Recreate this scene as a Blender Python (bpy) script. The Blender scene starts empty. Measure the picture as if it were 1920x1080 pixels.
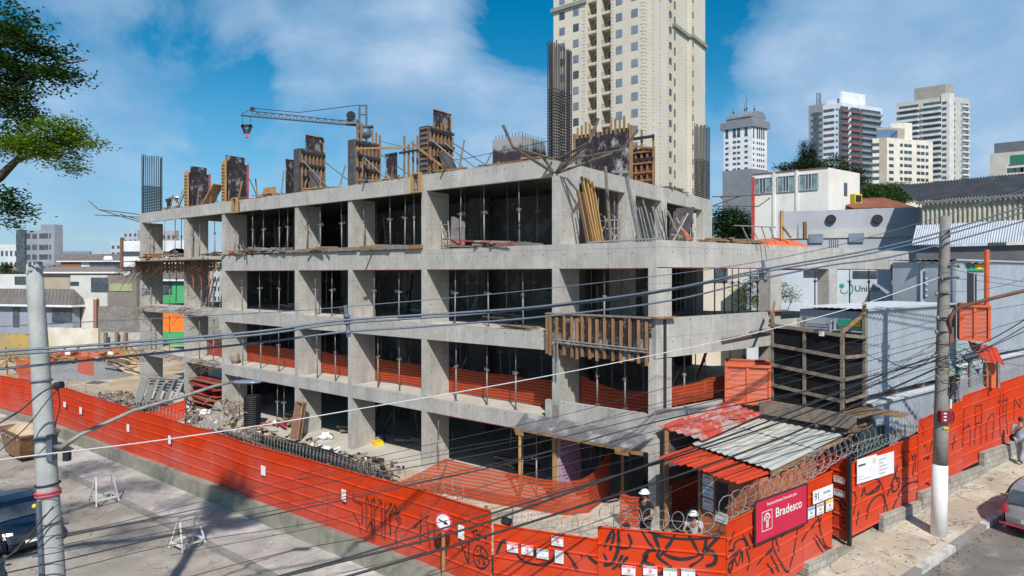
import bpy, math, random
from mathutils import Vector, Matrix, noise
random.seed(7)
R_ = math.radians
sc = bpy.context.scene
COL = sc.collection
# ---------------------------------------------------------------- camera, sky, sun, exposure
HC = 8.3; FP = 1180.0; HY = 514.0
cam_d = bpy.data.cameras.new('camera'); cam = bpy.data.objects.new('camera', cam_d); COL.objects.link(cam)
cam.location = (0, 0, HC); cam.rotation_euler = (R_(90), 0, 0)
cam_d.sensor_width = 36; cam_d.lens = FP / 1920 * 36; cam_d.shift_y = -(540 - HY) / 1920
cam_d.clip_start = 0.1; cam_d.clip_end = 9000
sc.camera = cam
SUNV = Vector((-0.11, 0.72, -0.71)).normalized()          # travel of the light
elev = math.asin(-SUNV.z); az = math.atan2(-SUNV.x, -SUNV.y)
sd = bpy.data.lights.new('sun', 'SUN'); sd.energy = 4.6; sd.angle = R_(0.9); sd.color = (1.0, 0.95, 0.88)
so = bpy.data.objects.new('sun', sd); COL.objects.link(so); so.rotation_euler = SUNV.to_track_quat('-Z', 'Y').to_euler(); so.location = (0, -40, 60)
sc.view_settings.view_transform = 'Standard'; sc.view_settings.look = 'None'; sc.view_settings.gamma = 1
sc.view_settings.exposure = 0.10
wd = bpy.data.worlds.new('World'); sc.world = wd; wd.use_nodes = True
nt = wd.node_tree; nt.nodes.clear()
def N(t, typ, **kw):
    n = t.nodes.new(typ)
    for k, v in kw.items():
        if k.startswith('i_'):
            n.inputs[int(k[2:]) if k[2:].isdigit() else k[2:].replace('_', ' ')].default_value = v
        else: setattr(n, k, v)
    return n
def mth(t, op, a, b=None, c=None, clamp=False):
    n = t.nodes.new('ShaderNodeMath'); n.operation = op; n.use_clamp = clamp
    for i, x in enumerate((a, b, c)):
        if x is None: continue
        if hasattr(x, 'type') and hasattr(x, 'links'): t.links.new(x, n.inputs[i])
        else: n.inputs[i].default_value = x
    return n.outputs[0]
def mixc(t, f, a, b, mode='MIX'):
    n = t.nodes.new('ShaderNodeMix'); n.data_type = 'RGBA'; n.blend_type = mode
    for i, x in ((0, f), (6, a), (7, b)):
        if hasattr(x, 'links') and hasattr(x, 'type'): t.links.new(x, n.inputs[i])
        else: n.inputs[i].default_value = x if i == 0 else (tuple(x) + (1,) if len(x) == 3 else x)
    return n.outputs[2]
def ramp(t, f, stops, interp='LINEAR'):
    n = t.nodes.new('ShaderNodeValToRGB'); n.color_ramp.interpolation = interp
    cr = n.color_ramp
    while len(cr.elements) < len(stops): cr.elements.new(0.5)
    for e, (p, c) in zip(cr.elements, stops):
        e.position = p; e.color = (c, c, c, 1) if isinstance(c, (int, float)) else tuple(c) + (1,)
    t.links.new(f, n.inputs[0]); return n.outputs[0]
tc = N(nt, 'ShaderNodeTexCoord')
sky = N(nt, 'ShaderNodeTexSky', sky_type='NISHITA'); sky.sun_disc = False; sky.sun_elevation = elev; sky.sun_rotation = az
sky.altitude = 200; sky.air_density = 1.0; sky.dust_density = 0.6; sky.ozone_density = 2.5
hs = N(nt, 'ShaderNodeHueSaturation'); hs.inputs['Saturation'].default_value = 1.5; hs.inputs['Value'].default_value = 1.5; hs.inputs['Hue'].default_value = 0.485
nt.links.new(sky.outputs[0], hs.inputs['Color'])
def pdir(px, py):
    return Vector(((px - 960) / FP, 1, (HY - py) / FP)).normalized()
nrm = N(nt, 'ShaderNodeVectorMath', operation='NORMALIZE'); nt.links.new(tc.outputs['Generated'], nrm.inputs[0])
mp = N(nt, 'ShaderNodeMapping'); mp.inputs['Scale'].default_value = (1.0, 1.0, 1.9); nt.links.new(nrm.outputs[0], mp.inputs[0])
n1 = N(nt, 'ShaderNodeTexNoise'); n1.inputs['Scale'].default_value = 3.6; n1.inputs['Detail'].default_value = 9; n1.inputs['Roughness'].default_value = 0.58; n1.inputs['Distortion'].default_value = 0.35
nt.links.new(mp.outputs[0], n1.inputs['Vector'])
acc = None
# (px, py, angular radius deg, amplitude)
for (bx, by, rad, amp) in ((1780, 60, 15, .42), (1560, 85, 9, .2), (1880, 170, 10, .2), (1380, 240, 8, .16), (1100, 320, 9, .12), (560, 60, 13, .12), (820, 60, 8, .12), (250, 40, 9, .10), (860, 160, 9, .13), (160, 225, 7, .2), (320, 195, 4.5, .16),
                           (960, 250, 6, .1), (600, 270, 14, .06), (150, 360, 12, .09), (1345, 90, 6, -.16), (960, 40, 5.5, -.24), (390, 120, 6.5, -.22), (480, 160, 5, -.1), (100, 130, 6, -.1), (1640, 250, 5, .08), (1480, 30, 4, -.1), (1440, 150, 5, -.12)):
    dn = N(nt, 'ShaderNodeVectorMath', operation='DOT_PRODUCT'); nt.links.new(nrm.outputs[0], dn.inputs[0]); dn.inputs[1].default_value = pdir(bx, by)
    a = math.cos(R_(rad))
    v = mth(nt, 'DIVIDE', mth(nt, 'SUBTRACT', dn.outputs['Value'], a), 1 - a)
    v = mth(nt, 'MULTIPLY', mth(nt, 'MAXIMUM', v, 0.0), amp)
    acc = v if acc is None else mth(nt, 'ADD', acc, v)
dens = mth(nt, 'ADD', n1.outputs[0], acc)
cl = ramp(nt, dens, ((0.50, 0.0), (0.58, 0.34), (0.70, 0.6), (0.94, 0.92)))
n2 = N(nt, 'ShaderNodeTexNoise'); n2.inputs['Scale'].default_value = 7; n2.inputs['Detail'].default_value = 6; nt.links.new(mp.outputs[0], n2.inputs['Vector'])
ccol = ramp(nt, n2.outputs[0], ((0.28, (3.2, 5.8, 9.2)), (0.5, (4.8, 7.2, 10.2)), (0.72, (7.6, 9.4, 12.0))))
# slight haze towards the horizon
sep = N(nt, 'ShaderNodeSeparateXYZ'); nt.links.new(nrm.outputs[0], sep.inputs[0])
hz = ramp(nt, sep.outputs[2], ((0.0, 0.62), (0.1, 0.42), (0.3, 0.0)))
base = mixc(nt, hz, hs.outputs[0], (2.9, 6.2, 10.2))
skyc = mixc(nt, cl, base, ccol)
bg = N(nt, 'ShaderNodeBackground'); bg.inputs[1].default_value = 0.07
nt.links.new(skyc, bg.inputs[0]); out = N(nt, 'ShaderNodeOutputWorld'); nt.links.new(bg.outputs[0], out.inputs[0])

# ---------------------------------------------------------------- coordinates measured from the photograph's perspective
V2 = lambda x, y: Vector((x, y, 0))
DL = V2(-.7957, .6057); DR = V2(.6057, .7957)      # along the long facade, into the building
DS = V2(.8118, .5842); NS = V2(-.5842, .8118)      # along the right street, away from it
P0 = V2(1.456, 22.9); PC = V2(4.68, 20.45)
UP = Vector((0, 0, 1))
def Wp(px, py, Y): return Vector(((px - 960) / FP * Y, Y, HC + (HY - py) / FP * Y))
def onz(px, py, z):
    Y = FP * (HC - z) / (py - HY); return Vector(((px - 960) / FP * Y, Y, z))
def tline(O, D, px):
    k = (px - 960) / FP; return (k * O.y - O.x) / (D.x - k * D.y)
def F(t, o=0, z=0): return P0 + DL * t + DR * o + UP * z
def G(t, o=0, z=0): return PC + DS * t + NS * o + UP * z
def ft(px): return tline(P0, DL, px)
def zat(py, Y): return HC + (HY - py) / FP * Y

# ---------------------------------------------------------------- mesh helpers
ORG = {}
class MB:
    def __init__(s): s.v = []; s.f = []; s.uv = []; s.m = []; s.mi = 0
    def quad(s, a, b, c, d, uv=None):
        i = len(s.v); s.v += [Vector(a), Vector(b), Vector(c), Vector(d)]; s.f.append((i, i + 1, i + 2, i + 3)); s.m.append(s.mi)
        if uv is None:
            l1 = (Vector(b) - Vector(a)).length; l2 = (Vector(d) - Vector(a)).length
            uv = [(0, 0), (l1, 0), (l1, l2), (0, l2)]
        s.uv += uv; return s
    def tri(s, a, b, c):
        i = len(s.v); s.v += [Vector(a), Vector(b), Vector(c)]; s.f.append((i, i + 1, i + 2)); s.m.append(s.mi); s.uv += [(0, 0), (1, 0), (0, 1)]; return s
    def ob(s, o, a, b, c, u0=0.0, v0=0.0):
        """box: corner o, edges a (u), b (depth), c (up)"""
        o = Vector(o); a = Vector(a); b = Vector(b); c = Vector(c)
        if a.cross(b).dot(c) < 0: o = o + b; b = -b
        la, lb, lc = a.length, b.length, c.length
        def uvr(l, h, u=0.0): return [(u0 + u, v0), (u0 + u + l, v0), (u0 + u + l, v0 + h), (u0 + u, v0 + h)]
        s.quad(o, o + a, o + a + c, o + c, uvr(la, lc)); s.quad(o + a, o + a + b, o + a + b + c, o + a + c, uvr(lb, lc, la))
        s.quad(o + a + b, o + b, o + b + c, o + a + b + c, uvr(la, lc, la + lb)); s.quad(o + b, o, o + c, o + b + c, uvr(lb, lc))
        s.quad(o + c, o + a + c, o + a + b + c, o + b + c, uvr(la, lb)); s.quad(o + b, o + a + b, o + a, o, uvr(la, lb))
        return s
    def cb(s, c, sx, sy, sz, rz=0.0):
        a = Vector((math.cos(rz), math.sin(rz), 0)); b = Vector((-math.sin(rz), math.cos(rz), 0))
        return s.ob(Vector(c) - a * sx / 2 - b * sy / 2, a * sx, b * sy, UP * sz)
    def bar(s, p, q, w, h=None, up=UP):
        p = Vector(p); q = Vector(q); h = h or w; d = q - p
        if d.length < 1e-6: return s
        if abs(d.normalized().dot(up)) > .98: up = Vector((1, 0, 0))
        x = d.cross(up).normalized() * w; y = x.cross(d).normalized() * h
        return s.ob(p - x / 2 - y / 2, d, x, y) if False else s.ob(p - x / 2 - y / 2, x, d, y)
    def tube(s, pts, r, n=6, caps=True):
        pts = [Vector(p) for p in pts]; rr = r if isinstance(r, (list, tuple)) else [r] * len(pts)
        rings = []; ref = None; L = 0
        for i, p in enumerate(pts):
            d = (pts[min(i + 1, len(pts) - 1)] - pts[max(i - 1, 0)])
            if d.length < 1e-9: d = Vector((0, 0, 1))
            d.normalize()
            if ref is None: ref = Vector((1, 0, 0)) if abs(d.z) > .9 else Vector((0, 0, 1))
            x = d.cross(ref); 
            if x.length < 1e-4: x = d.cross(Vector((0, 1, .01)))
            x.normalize(); y = d.cross(x).normalized(); ref = -y if False else ref
            if i: L += (p - pts[i - 1]).length
            b = len(s.v)
            for k in range(n):
                a = 2 * math.pi * k / n; s.v.append(p + (x * math.cos(a) + y * math.sin(a)) * rr[i])
            rings.append((b, L))
        for (b0, l0), (b1, l1) in zip(rings, rings[1:]):
            for k in range(n):
                k2 = (k + 1) % n; s.f.append((b0 + k, b0 + k2, b1 + k2, b1 + k)); s.m.append(s.mi)
                s.uv += [(k / n, l0), ((k + 1) / n, l0), ((k + 1) / n, l1), (k / n, l1)]
        if caps:
            for b, rev in ((rings[0][0], True), (rings[-1][0], False)):
                ids = list(range(b, b + n)); ids = ids if rev else ids
                s.f.append(tuple(reversed(ids)) if rev else tuple(ids)); s.m.append(s.mi); s.uv += [(0, 0)] * n
        return s
    def prism(s, pts, z0, z1):
        n = len(pts); area = sum(pts[i][0] * pts[(i + 1) % n][1] - pts[(i + 1) % n][0] * pts[i][1] for i in range(n))
        if area < 0: pts = list(reversed(pts))
        b = len(s.v)
        for z in (z0, z1):
            for p in pts: s.v.append(Vector((p[0], p[1], z)))
        s.f.append(tuple(range(b + n, b + 2 * n))); s.uv += [(p[0], p[1]) for p in pts]; s.m.append(s.mi)
        s.f.append(tuple(reversed(range(b, b + n)))); s.uv += [(p[0], p[1]) for p in reversed(pts)]; s.m.append(s.mb if hasattr(s, 'mb') else s.mi)
        u = 0
        for i in range(n):
            j = (i + 1) % n; l = (Vector(pts[i][:2]) - Vector(pts[j][:2])).length
            s.f.append((b + i, b + j, b + n + j, b + n + i)); s.m.append(s.mi)
            s.uv += [(u, z0), (u + l, z0), (u + l, z1), (u, z1)]; u += l
        return s
    def grid(s, fn, nu, nv, uvf=None):
        b = len(s.v)
        for i in range(nu + 1):
            for j in range(nv + 1): s.v.append(Vector(fn(i / nu, j / nv)))
        for i in range(nu):
            for j in range(nv):
                a = b + i * (nv + 1) + j; s.f.append((a, a + nv + 1, a + nv + 2, a + 1)); s.m.append(s.mi)
                for (p, q) in ((i, j), (i + 1, j), (i + 1, j + 1), (i, j + 1)):
                    s.uv.append(uvf(p / nu, q / nv) if uvf else (p / nu, q / nv))
        return s
    def disc(s, c, nvec, r, n=16):
        nvec = Vector(nvec).normalized(); x = nvec.cross(UP if abs(nvec.z) < .9 else Vector((1, 0, 0))).normalized(); y = nvec.cross(x) * -1
        b = len(s.v)
        for k in range(n): s.v.append(Vector(c) + (x * math.cos(2 * math.pi * k / n) + y * math.sin(2 * math.pi * k / n)) * r)
        ids = tuple(range(b, b + n)); s.f.append(ids); s.m.append(s.mi); s.uv += [(0, 0)] * n
        return s
    def ball(s, c, rx, ry=None, rz=None, n=10, jit=0.0):
        ry = ry or rx; rz = rz or rx; c = Vector(c); sd_ = random.random() * 50
        def fn(u, v):
            a = 2 * math.pi * u; th = math.pi * v; d = Vector((math.sin(th) * math.cos(a), math.sin(th) * math.sin(a), math.cos(th)))
            k = 1 + jit * noise.noise(d * 2.2 + Vector((sd_, 0, 0))); return c + Vector((d.x * rx, d.y * ry, d.z * rz)) * k
        return s.grid(fn, n, max(4, n // 2))
    def build(s, name, mat, parent=None, smooth=False, **props):
        me = bpy.data.meshes.new(name); org = ORG.get(parent.name, Vector()) if parent else Vector()
        own = props.pop('org', None)
        if own is not None: org = Vector(own)
        me.from_pydata([tuple(v - org) for v in s.v], [], s.f)
        uvl = me.uv_layers.new(name='UVMap')
        flat = [c for uv in s.uv for c in uv]
        uvl.data.foreach_set('uv', flat)
        for m_ in (mat if isinstance(mat, (list, tuple)) else [mat]): me.materials.append(m_)
        if isinstance(mat, (list, tuple)): me.polygons.foreach_set('material_index', s.m)
        if smooth: me.polygons.foreach_set('use_smooth', [True] * len(me.polygons))
        o = bpy.data.objects.new(name, me); COL.objects.link(o)
        if parent: o.parent = parent; ORG[o.name] = org
        elif own is not None: o.location = own; ORG[o.name] = org
        else: ORG[o.name] = Vector()
        for k, v in props.items(): o[k] = v
        return o
def thing(name, label, cat, loc=(0, 0, 0), group=None, rz=0.0):
    o = bpy.data.objects.new(name, None); COL.objects.link(o); o.location = loc; o.empty_display_size = .3
    o['label'] = label; o['category'] = cat
    if group: o['group'] = group
    ORG[o.name] = Vector(loc); return o
def tag(o, label, cat, group=None):
    o['label'] = label; o['category'] = cat
    if group: o['group'] = group
    return o
def struct(o, kind='structure'): o['kind'] = kind; return o
def copy_tree(o, parent=None):
    c = o.copy(); COL.objects.link(c); c.parent = parent; ORG[c.name] = ORG.get(o.name, Vector())
    for ch in list(o.children): copy_tree(ch, c)
    return c
ORDN = ['first', 'second', 'third', 'fourth', 'fifth', 'sixth', 'seventh', 'eighth', 'ninth', 'tenth', 'eleventh', 'twelfth', 'thirteenth', 'fourteenth', 'fifteenth', 'sixteenth', 'seventeenth', 'eighteenth', 'nineteenth', 'twentieth']
def text(name, s, size, mat, parent, o, ud, vd, bold=0.0, thick=0.004, align='LEFT', sx=1.0):
    cu = bpy.data.curves.new(name, 'FONT'); cu.body = s; cu.size = size; cu.offset = bold; cu.extrude = 0.0; cu.resolution_u = 3; cu.align_x = align
    tmp = bpy.data.objects.new(name, cu); COL.objects.link(tmp)
    dg = bpy.context.evaluated_depsgraph_get(); me = bpy.data.meshes.new_from_object(tmp.evaluated_get(dg)); bpy.data.objects.remove(tmp)
    ud = Vector(ud).normalized(); vd = Vector(vd).normalized(); nd = ud.cross(vd)
    org = ORG.get(parent.name, Vector()) if parent else Vector()
    for v in me.vertices: v.co = Vector(o) + ud * v.co.x * sx + vd * v.co.y + nd * thick - org
    me.materials.clear(); me.materials.append(mat)
    ob = bpy.data.objects.new(name, me); COL.objects.link(ob)
    if parent: ob.parent = parent; ORG[ob.name] = org
    return ob

# ---------------------------------------------------------------- materials
def mat(name, c1, c2=None, rough=.8, scale=3.0, stretch=(1, 1, 1), bump=0.0, bscale=None, metal=0.0, contrast=(.35, .65), stain=None, uv=False, spec=.5, alpha=None, extra=None, detail=6, transl=0, emit=None):
    m = bpy.data.materials.new(name); m.use_nodes = True; t = m.node_tree; t.nodes.clear()
    o = t.nodes.new('ShaderNodeOutputMaterial'); b = t.nodes.new('ShaderNodeBsdfPrincipled')
    b.inputs['Roughness'].default_value = rough; b.inputs['Metallic'].default_value = metal; b.inputs['Specular IOR Level'].default_value = spec
    tcn = t.nodes.new('ShaderNodeTexCoord'); mpn = t.nodes.new('ShaderNodeMapping'); mpn.inputs['Scale'].default_value = stretch
    t.links.new(tcn.outputs['UV' if uv else 'Object'], mpn.inputs[0])
    nn = t.nodes.new('ShaderNodeTexNoise'); nn.inputs['Scale'].default_value = scale; nn.inputs['Detail'].default_value = detail; nn.inputs['Roughness'].default_value = .62
    t.links.new(mpn.outputs[0], nn.inputs['Vector'])
    c2 = c2 or tuple(x * .8 for x in c1)
    col = mixc(t, ramp(t, nn.outputs[0], ((contrast[0], 0.0), (contrast[1], 1.0))), c1, c2)
    if stain:
        for (sc_, cs, lo, hi, amt, st) in stain:
            m2 = t.nodes.new('ShaderNodeMapping'); m2.inputs['Scale'].default_value = st; m2.inputs['Location'].default_value = (sc_ * 1.7, 3.1, 7.7)
            t.links.new(tcn.outputs['UV' if uv else 'Object'], m2.inputs[0])
            n3 = t.nodes.new('ShaderNodeTexNoise'); n3.inputs['Scale'].default_value = sc_; n3.inputs['Detail'].default_value = 8; n3.inputs['Roughness'].default_value = .68; t.links.new(m2.outputs[0], n3.inputs['Vector'])
            col = mixc(t, mth(t, 'MULTIPLY', ramp(t, n3.outputs[0], ((lo, 0.0), (hi, 1.0))), amt), col, cs)
    if extra: col = extra(t, tcn, col, b) or col
    t.links.new(col, b.inputs['Base Color'])
    if bump:
        n4 = t.nodes.new('ShaderNodeTexNoise'); n4.inputs['Scale'].default_value = bscale or scale * 6; n4.inputs['Detail'].default_value = 5; t.links.new(mpn.outputs[0], n4.inputs['Vector'])
        bn = t.nodes.new('ShaderNodeBump'); bn.inputs['Strength'].default_value = bump; bn.inputs['Distance'].default_value = .05; t.links.new(n4.outputs[0], bn.inputs['Height']); t.links.new(bn.outputs[0], b.inputs['Normal'])
    sh = b.outputs[0]
    if transl:
        tr = t.nodes.new('ShaderNodeBsdfTranslucent'); t.links.new(col, tr.inputs[0]); mx = t.nodes.new('ShaderNodeMixShader'); mx.inputs[0].default_value = transl; t.links.new(sh, mx.inputs[1]); t.links.new(tr.outputs[0], mx.inputs[2]); sh = mx.outputs[0]
    if alpha is not None:
        tp = t.nodes.new('ShaderNodeBsdfTransparent'); mx = t.nodes.new('ShaderNodeMixShader'); 
        if callable(alpha): t.links.new(alpha(t, tcn), mx.inputs[0])
        else: mx.inputs[0].default_value = alpha
        t.links.new(tp.outputs[0], mx.inputs[1]); t.links.new(sh, mx.inputs[2]); sh = mx.outputs[0]
    t.links.new(sh, o.inputs[0]); return m
def uvsep(t, tcn, sx=1.0, sy=1.0, key='UV'):
    m = t.nodes.new('ShaderNodeSeparateXYZ'); t.links.new(tcn.outputs[key], m.inputs[0])
    return mth(t, 'MULTIPLY', m.outputs[0], sx), mth(t, 'MULTIPLY', m.outputs[1], sy)
def line(t, x, w):      # 1 on a thin line at every integer of x
    f = mth(t, 'PINGPONG', x, 0.5); return mth(t, 'LESS_THAN', f, w)
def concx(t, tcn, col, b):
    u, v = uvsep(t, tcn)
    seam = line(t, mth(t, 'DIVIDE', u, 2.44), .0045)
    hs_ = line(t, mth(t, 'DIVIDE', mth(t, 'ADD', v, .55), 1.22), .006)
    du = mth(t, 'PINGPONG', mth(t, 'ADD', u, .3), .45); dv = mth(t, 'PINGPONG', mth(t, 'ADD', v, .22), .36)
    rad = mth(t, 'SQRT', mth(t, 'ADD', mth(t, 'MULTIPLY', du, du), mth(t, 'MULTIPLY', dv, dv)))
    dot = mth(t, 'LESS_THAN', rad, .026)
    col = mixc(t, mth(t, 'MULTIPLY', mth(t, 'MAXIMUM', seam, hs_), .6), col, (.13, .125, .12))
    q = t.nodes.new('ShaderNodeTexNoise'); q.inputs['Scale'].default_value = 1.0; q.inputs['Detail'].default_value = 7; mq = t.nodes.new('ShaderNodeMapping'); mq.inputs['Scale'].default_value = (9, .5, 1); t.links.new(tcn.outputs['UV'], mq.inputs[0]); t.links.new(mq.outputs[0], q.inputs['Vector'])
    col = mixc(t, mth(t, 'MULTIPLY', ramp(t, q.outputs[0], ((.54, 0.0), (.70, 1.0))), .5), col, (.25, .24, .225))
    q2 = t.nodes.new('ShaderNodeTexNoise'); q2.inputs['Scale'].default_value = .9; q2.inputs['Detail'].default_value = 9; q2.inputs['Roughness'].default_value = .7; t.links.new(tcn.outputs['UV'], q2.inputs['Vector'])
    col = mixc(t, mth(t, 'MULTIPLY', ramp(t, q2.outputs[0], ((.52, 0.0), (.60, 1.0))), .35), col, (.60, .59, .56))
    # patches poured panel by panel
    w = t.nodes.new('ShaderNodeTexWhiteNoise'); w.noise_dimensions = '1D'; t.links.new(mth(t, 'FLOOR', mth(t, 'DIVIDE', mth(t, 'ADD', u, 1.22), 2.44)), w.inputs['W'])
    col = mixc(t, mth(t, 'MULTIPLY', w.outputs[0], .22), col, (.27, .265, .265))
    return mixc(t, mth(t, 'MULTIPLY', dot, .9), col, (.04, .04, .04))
M = {}
M['conc'] = mat('cast_concrete', (.48, .455, .415), (.375, .355, .32), .88, 1.2, bump=.25, bscale=24, extra=concx,
                stain=[(1.6, (.27, .26, .24), .52, .72, .7, (1, 1, .25)), (6, (.62, .61, .58), .56, .74, .5, (1, 1, .3)), (12, (.24, .2, .16), .62, .72, .6, (1, 1, .12))])
M['slab'] = mat('slab_concrete', (.58, .53, .45), (.44, .40, .34), .9, .7, bump=.25, bscale=18, stain=[(3, (.25, .22, .19), .55, .78, .6, (1, 1, 1))])
M['soffit'] = mat('shade_darkened_formwork_soffit', (.05, .045, .04), (.09, .08, .07), .8, 1.5)  # slab undersides: formwork tone painted darker for the shade in the bays
M['inner'] = mat('shade_darkened_inner_concrete', (.17, .165, .155), (.11, .105, .10), .9, .8, extra=concx)  # core walls and inner columns darkened in colour to deepen the interior shade
M['wood'] = mat('raw_timber', (.34, .19, .085), (.21, .115, .055), .75, 3, stretch=(1, 1, .4), bump=.1, bscale=30, stain=[(5, (.18, .12, .08), .55, .8, .7, (1, 1, 1))])
M['woody'] = mat('fresh_timber', (.47, .28, .10), (.34, .19, .07), .7, 4, stretch=(1, 1, .3), stain=[(7, (.3, .18, .09), .6, .8, .6, (1, 1, 1))])
M['woodg'] = mat('weathered_timber', (.26, .21, .16), (.16, .13, .10), .85, 5, stain=[(4, (.4, .36, .3), .6, .8, .5, (1, 1, 1))])
M['ply'] = mat('film_faced_plywood', (.035, .02, .02), (.022, .015, .018), .42, 1.6, stain=[(2.2, (.5, .5, .48), .53, .66, .8, (1, 1, .6)), (9, (.22, .2, .2), .55, .7, .6, (1, 1, .4))])
M['plyb'] = mat('old_plywood_board', (.10, .085, .085), (.05, .045, .05), .6, 2.5, stain=[(6, (.45, .43, .42), .6, .75, .7, (1, 1, .6))])
M['redply'] = mat('red_edge_plywood', (.5, .07, .05), (.35, .05, .05), .6, 3)
M['steel'] = mat('galvanised_steel', (.27, .265, .255), (.17, .165, .16), .55, 6, metal=.15, stain=[(9, (.22, .14, .09), .6, .75, .6, (1, 1, 1))])
M['rebar'] = mat('rebar_steel', (.02, .02, .022), (.035, .027, .025), .7, 4)
M['rust'] = mat('rusty_steel', (.2, .1, .055), (.12, .07, .05), .8, 5)
M['dark'] = mat('dark_steel', (.03, .033, .04), (.05, .055, .06), .5, 5, metal=.3)
M['black'] = mat('black_rubber', (.012, .012, .014), (.02, .02, .022), .55, 5)
M['cable'] = mat('aluminium_cable', (.13, .16, .20), (.09, .11, .15), .5, 8, metal=.2)
M['wcable'] = mat('white_cable', (.6, .6, .6), (.5, .5, .5), .6, 8)
def fencex(t, tcn, col, b):
    u, v = uvsep(t, tcn)
    pane = line(t, mth(t, 'DIVIDE', mth(t, 'ADD', u, .4), 3.9), .0022)
    fine = mth(t, 'SINE', mth(t, 'MULTIPLY', v, 2 * math.pi / .055))
    bn = t.nodes.new('ShaderNodeBump'); bn.inputs['Strength'].default_value = .3; bn.inputs['Distance'].default_value = .004
    t.links.new(fine, bn.inputs['Height']); t.links.new(bn.outputs[0], b.inputs['Normal'])
    nz = t.nodes.new('ShaderNodeTexNoise'); nz.inputs['Scale'].default_value = .45; nz.inputs['Detail'].default_value = 5; t.links.new(tcn.outputs['UV'], nz.inputs['Vector'])
    low = mth(t, 'SUBTRACT', 1.0, mth(t, 'DIVIDE', v, 1.9), clamp=True)
    dirt = mth(t, 'MULTIPLY', ramp(t, mth(t, 'ADD', nz.outputs[0], mth(t, 'MULTIPLY', low, .25)), ((.50, 0.0), (.78, 1.0))), .5)
    col = mixc(t, dirt, col, (.50, .15, .13))
    w = t.nodes.new('ShaderNodeTexWhiteNoise'); w.noise_dimensions = '1D'; t.links.new(mth(t, 'FLOOR', mth(t, 'DIVIDE', mth(t, 'ADD', u, .4), 3.9)), w.inputs['W'])
    col = mixc(t, mth(t, 'MULTIPLY', w.outputs[0], .25), col, (.42, .03, .012))
    return mixc(t, mth(t, 'MULTIPLY', pane, .8), col, (.12, .02, .015))
M['fence'] = mat('orange_fence_sheet', (.60, .046, .004), (.53, .036, .003), .6, 1.5, extra=fencex, spec=.15)
M['orange'] = mat('orange_paint', (.70, .14, .045), (.6, .11, .035), .7, 4)
M['huto'] = mat('ochre_orange_plywood', (.50, .17, .07), (.42, .13, .06), .75, 2, stain=[(4, (.3, .12, .06), .55, .75, .5, (1, 1, .5))])
M['spray'] = mat('black_spray_paint', (.014, .012, .014), (.025, .018, .018), .6, 5)
def netx(t, tcn, col, b):
    u, v = uvsep(t, tcn); s = mth(t, 'GREATER_THAN', mth(t, 'PINGPONG', mth(t, 'DIVIDE', v, .13), .5), .27)
    return mixc(t, s, col, (.42, .10, .06))
def neta(t, tcn):
    u, v = uvsep(t, tcn); s = mth(t, 'GREATER_THAN', mth(t, 'PINGPONG', mth(t, 'DIVIDE', v, .13), .5), .27)
    return mth(t, 'SUBTRACT', .94, mth(t, 'MULTIPLY', s, .30))
M['net'] = mat('orange_safety_net', (.78, .10, .02), (.68, .08, .015), .7, 3, extra=netx, transl=.35, alpha=neta)
def crackx(sc_=.5, amt=.75, w=.006, slab=0):
    def f(t, tcn, col, b):
        v = t.nodes.new('ShaderNodeTexVoronoi'); v.feature = 'DISTANCE_TO_EDGE'; v.inputs['Scale'].default_value = sc_
        q = t.nodes.new('ShaderNodeTexNoise'); q.inputs['Scale'].default_value = 2.5; q.inputs['Detail'].default_value = 6; t.links.new(tcn.outputs['Object'], q.inputs['Vector'])
        ad = t.nodes.new('ShaderNodeVectorMath'); ad.operation = 'MULTIPLY_ADD'; t.links.new(q.outputs['Color'], ad.inputs[0]); ad.inputs[1].default_value = (.5, .5, .5); t.links.new(tcn.outputs['Object'], ad.inputs[2]); t.links.new(ad.outputs[0], v.inputs['Vector'])
        k = t.nodes.new('ShaderNodeTexNoise'); k.inputs['Scale'].default_value = .6; t.links.new(tcn.outputs['Object'], k.inputs['Vector'])
        c = mth(t, 'MULTIPLY', mth(t, 'LESS_THAN', v.outputs['Distance'], w), mth(t, 'GREATER_THAN', k.outputs[0], .48))
        if slab: c = mth(t, 'MAXIMUM', c, line(t, mth(t, 'DIVIDE', uvsep(t, tcn)[0], slab), .004))
        return mixc(t, mth(t, 'MULTIPLY', c, amt), col, (.06, .055, .05))
    return f
M['asphalt'] = mat('worn_road_surface', (.26, .235, .20), (.37, .325, .265), .92, .55, bump=.4, bscale=40, contrast=(.36, .66), extra=crackx(),
                   stain=[(.3, (.46, .42, .36), .47, .6, .85, (1, 1, 1)), (11, (.07, .065, .06), .66, .71, .7, (1, 1, 1)), (1.6, (.08, .075, .07), .58, .72, .7, (1, 1, 1)), (5, (.48, .44, .38), .62, .74, .6, (1, 1, 1)), (.22, (.36, .24, .13), .56, .7, .6, (1, 1, 1))])
M['walk'] = mat('dusty_pavement', (.50, .43, .32), (.38, .33, .26), .92, .8, bump=.4, bscale=30, extra=crackx(.8, .7, .008, 2.2),
                stain=[(.55, (.62, .56, .45), .48, .62, .9, (1, 1, 1)), (1.7, (.20, .17, .13), .57, .70, .8, (1, 1, 1)), (10, (.26, .21, .16), .62, .70, .5, (1, 1, 1)), (6, (.62, .57, .5), .62, .75, .5, (1, 1, 1))])
M['walkg'] = mat('grey_dusty_pavement', (.44, .41, .37), (.31, .285, .26), .92, .7, bump=.4, bscale=30, extra=crackx(.6, .6, .007, 3.1),
                stain=[(.4, (.60, .56, .51), .46, .6, .9, (1, 1, 1)), (1.7, (.17, .155, .14), .57, .72, .7, (1, 1, 1)), (9, (.12, .11, .1), .66, .7, .7, (1, 1, 1)), (4, (.58, .54, .48), .62, .75, .6, (1, 1, 1))])
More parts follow.
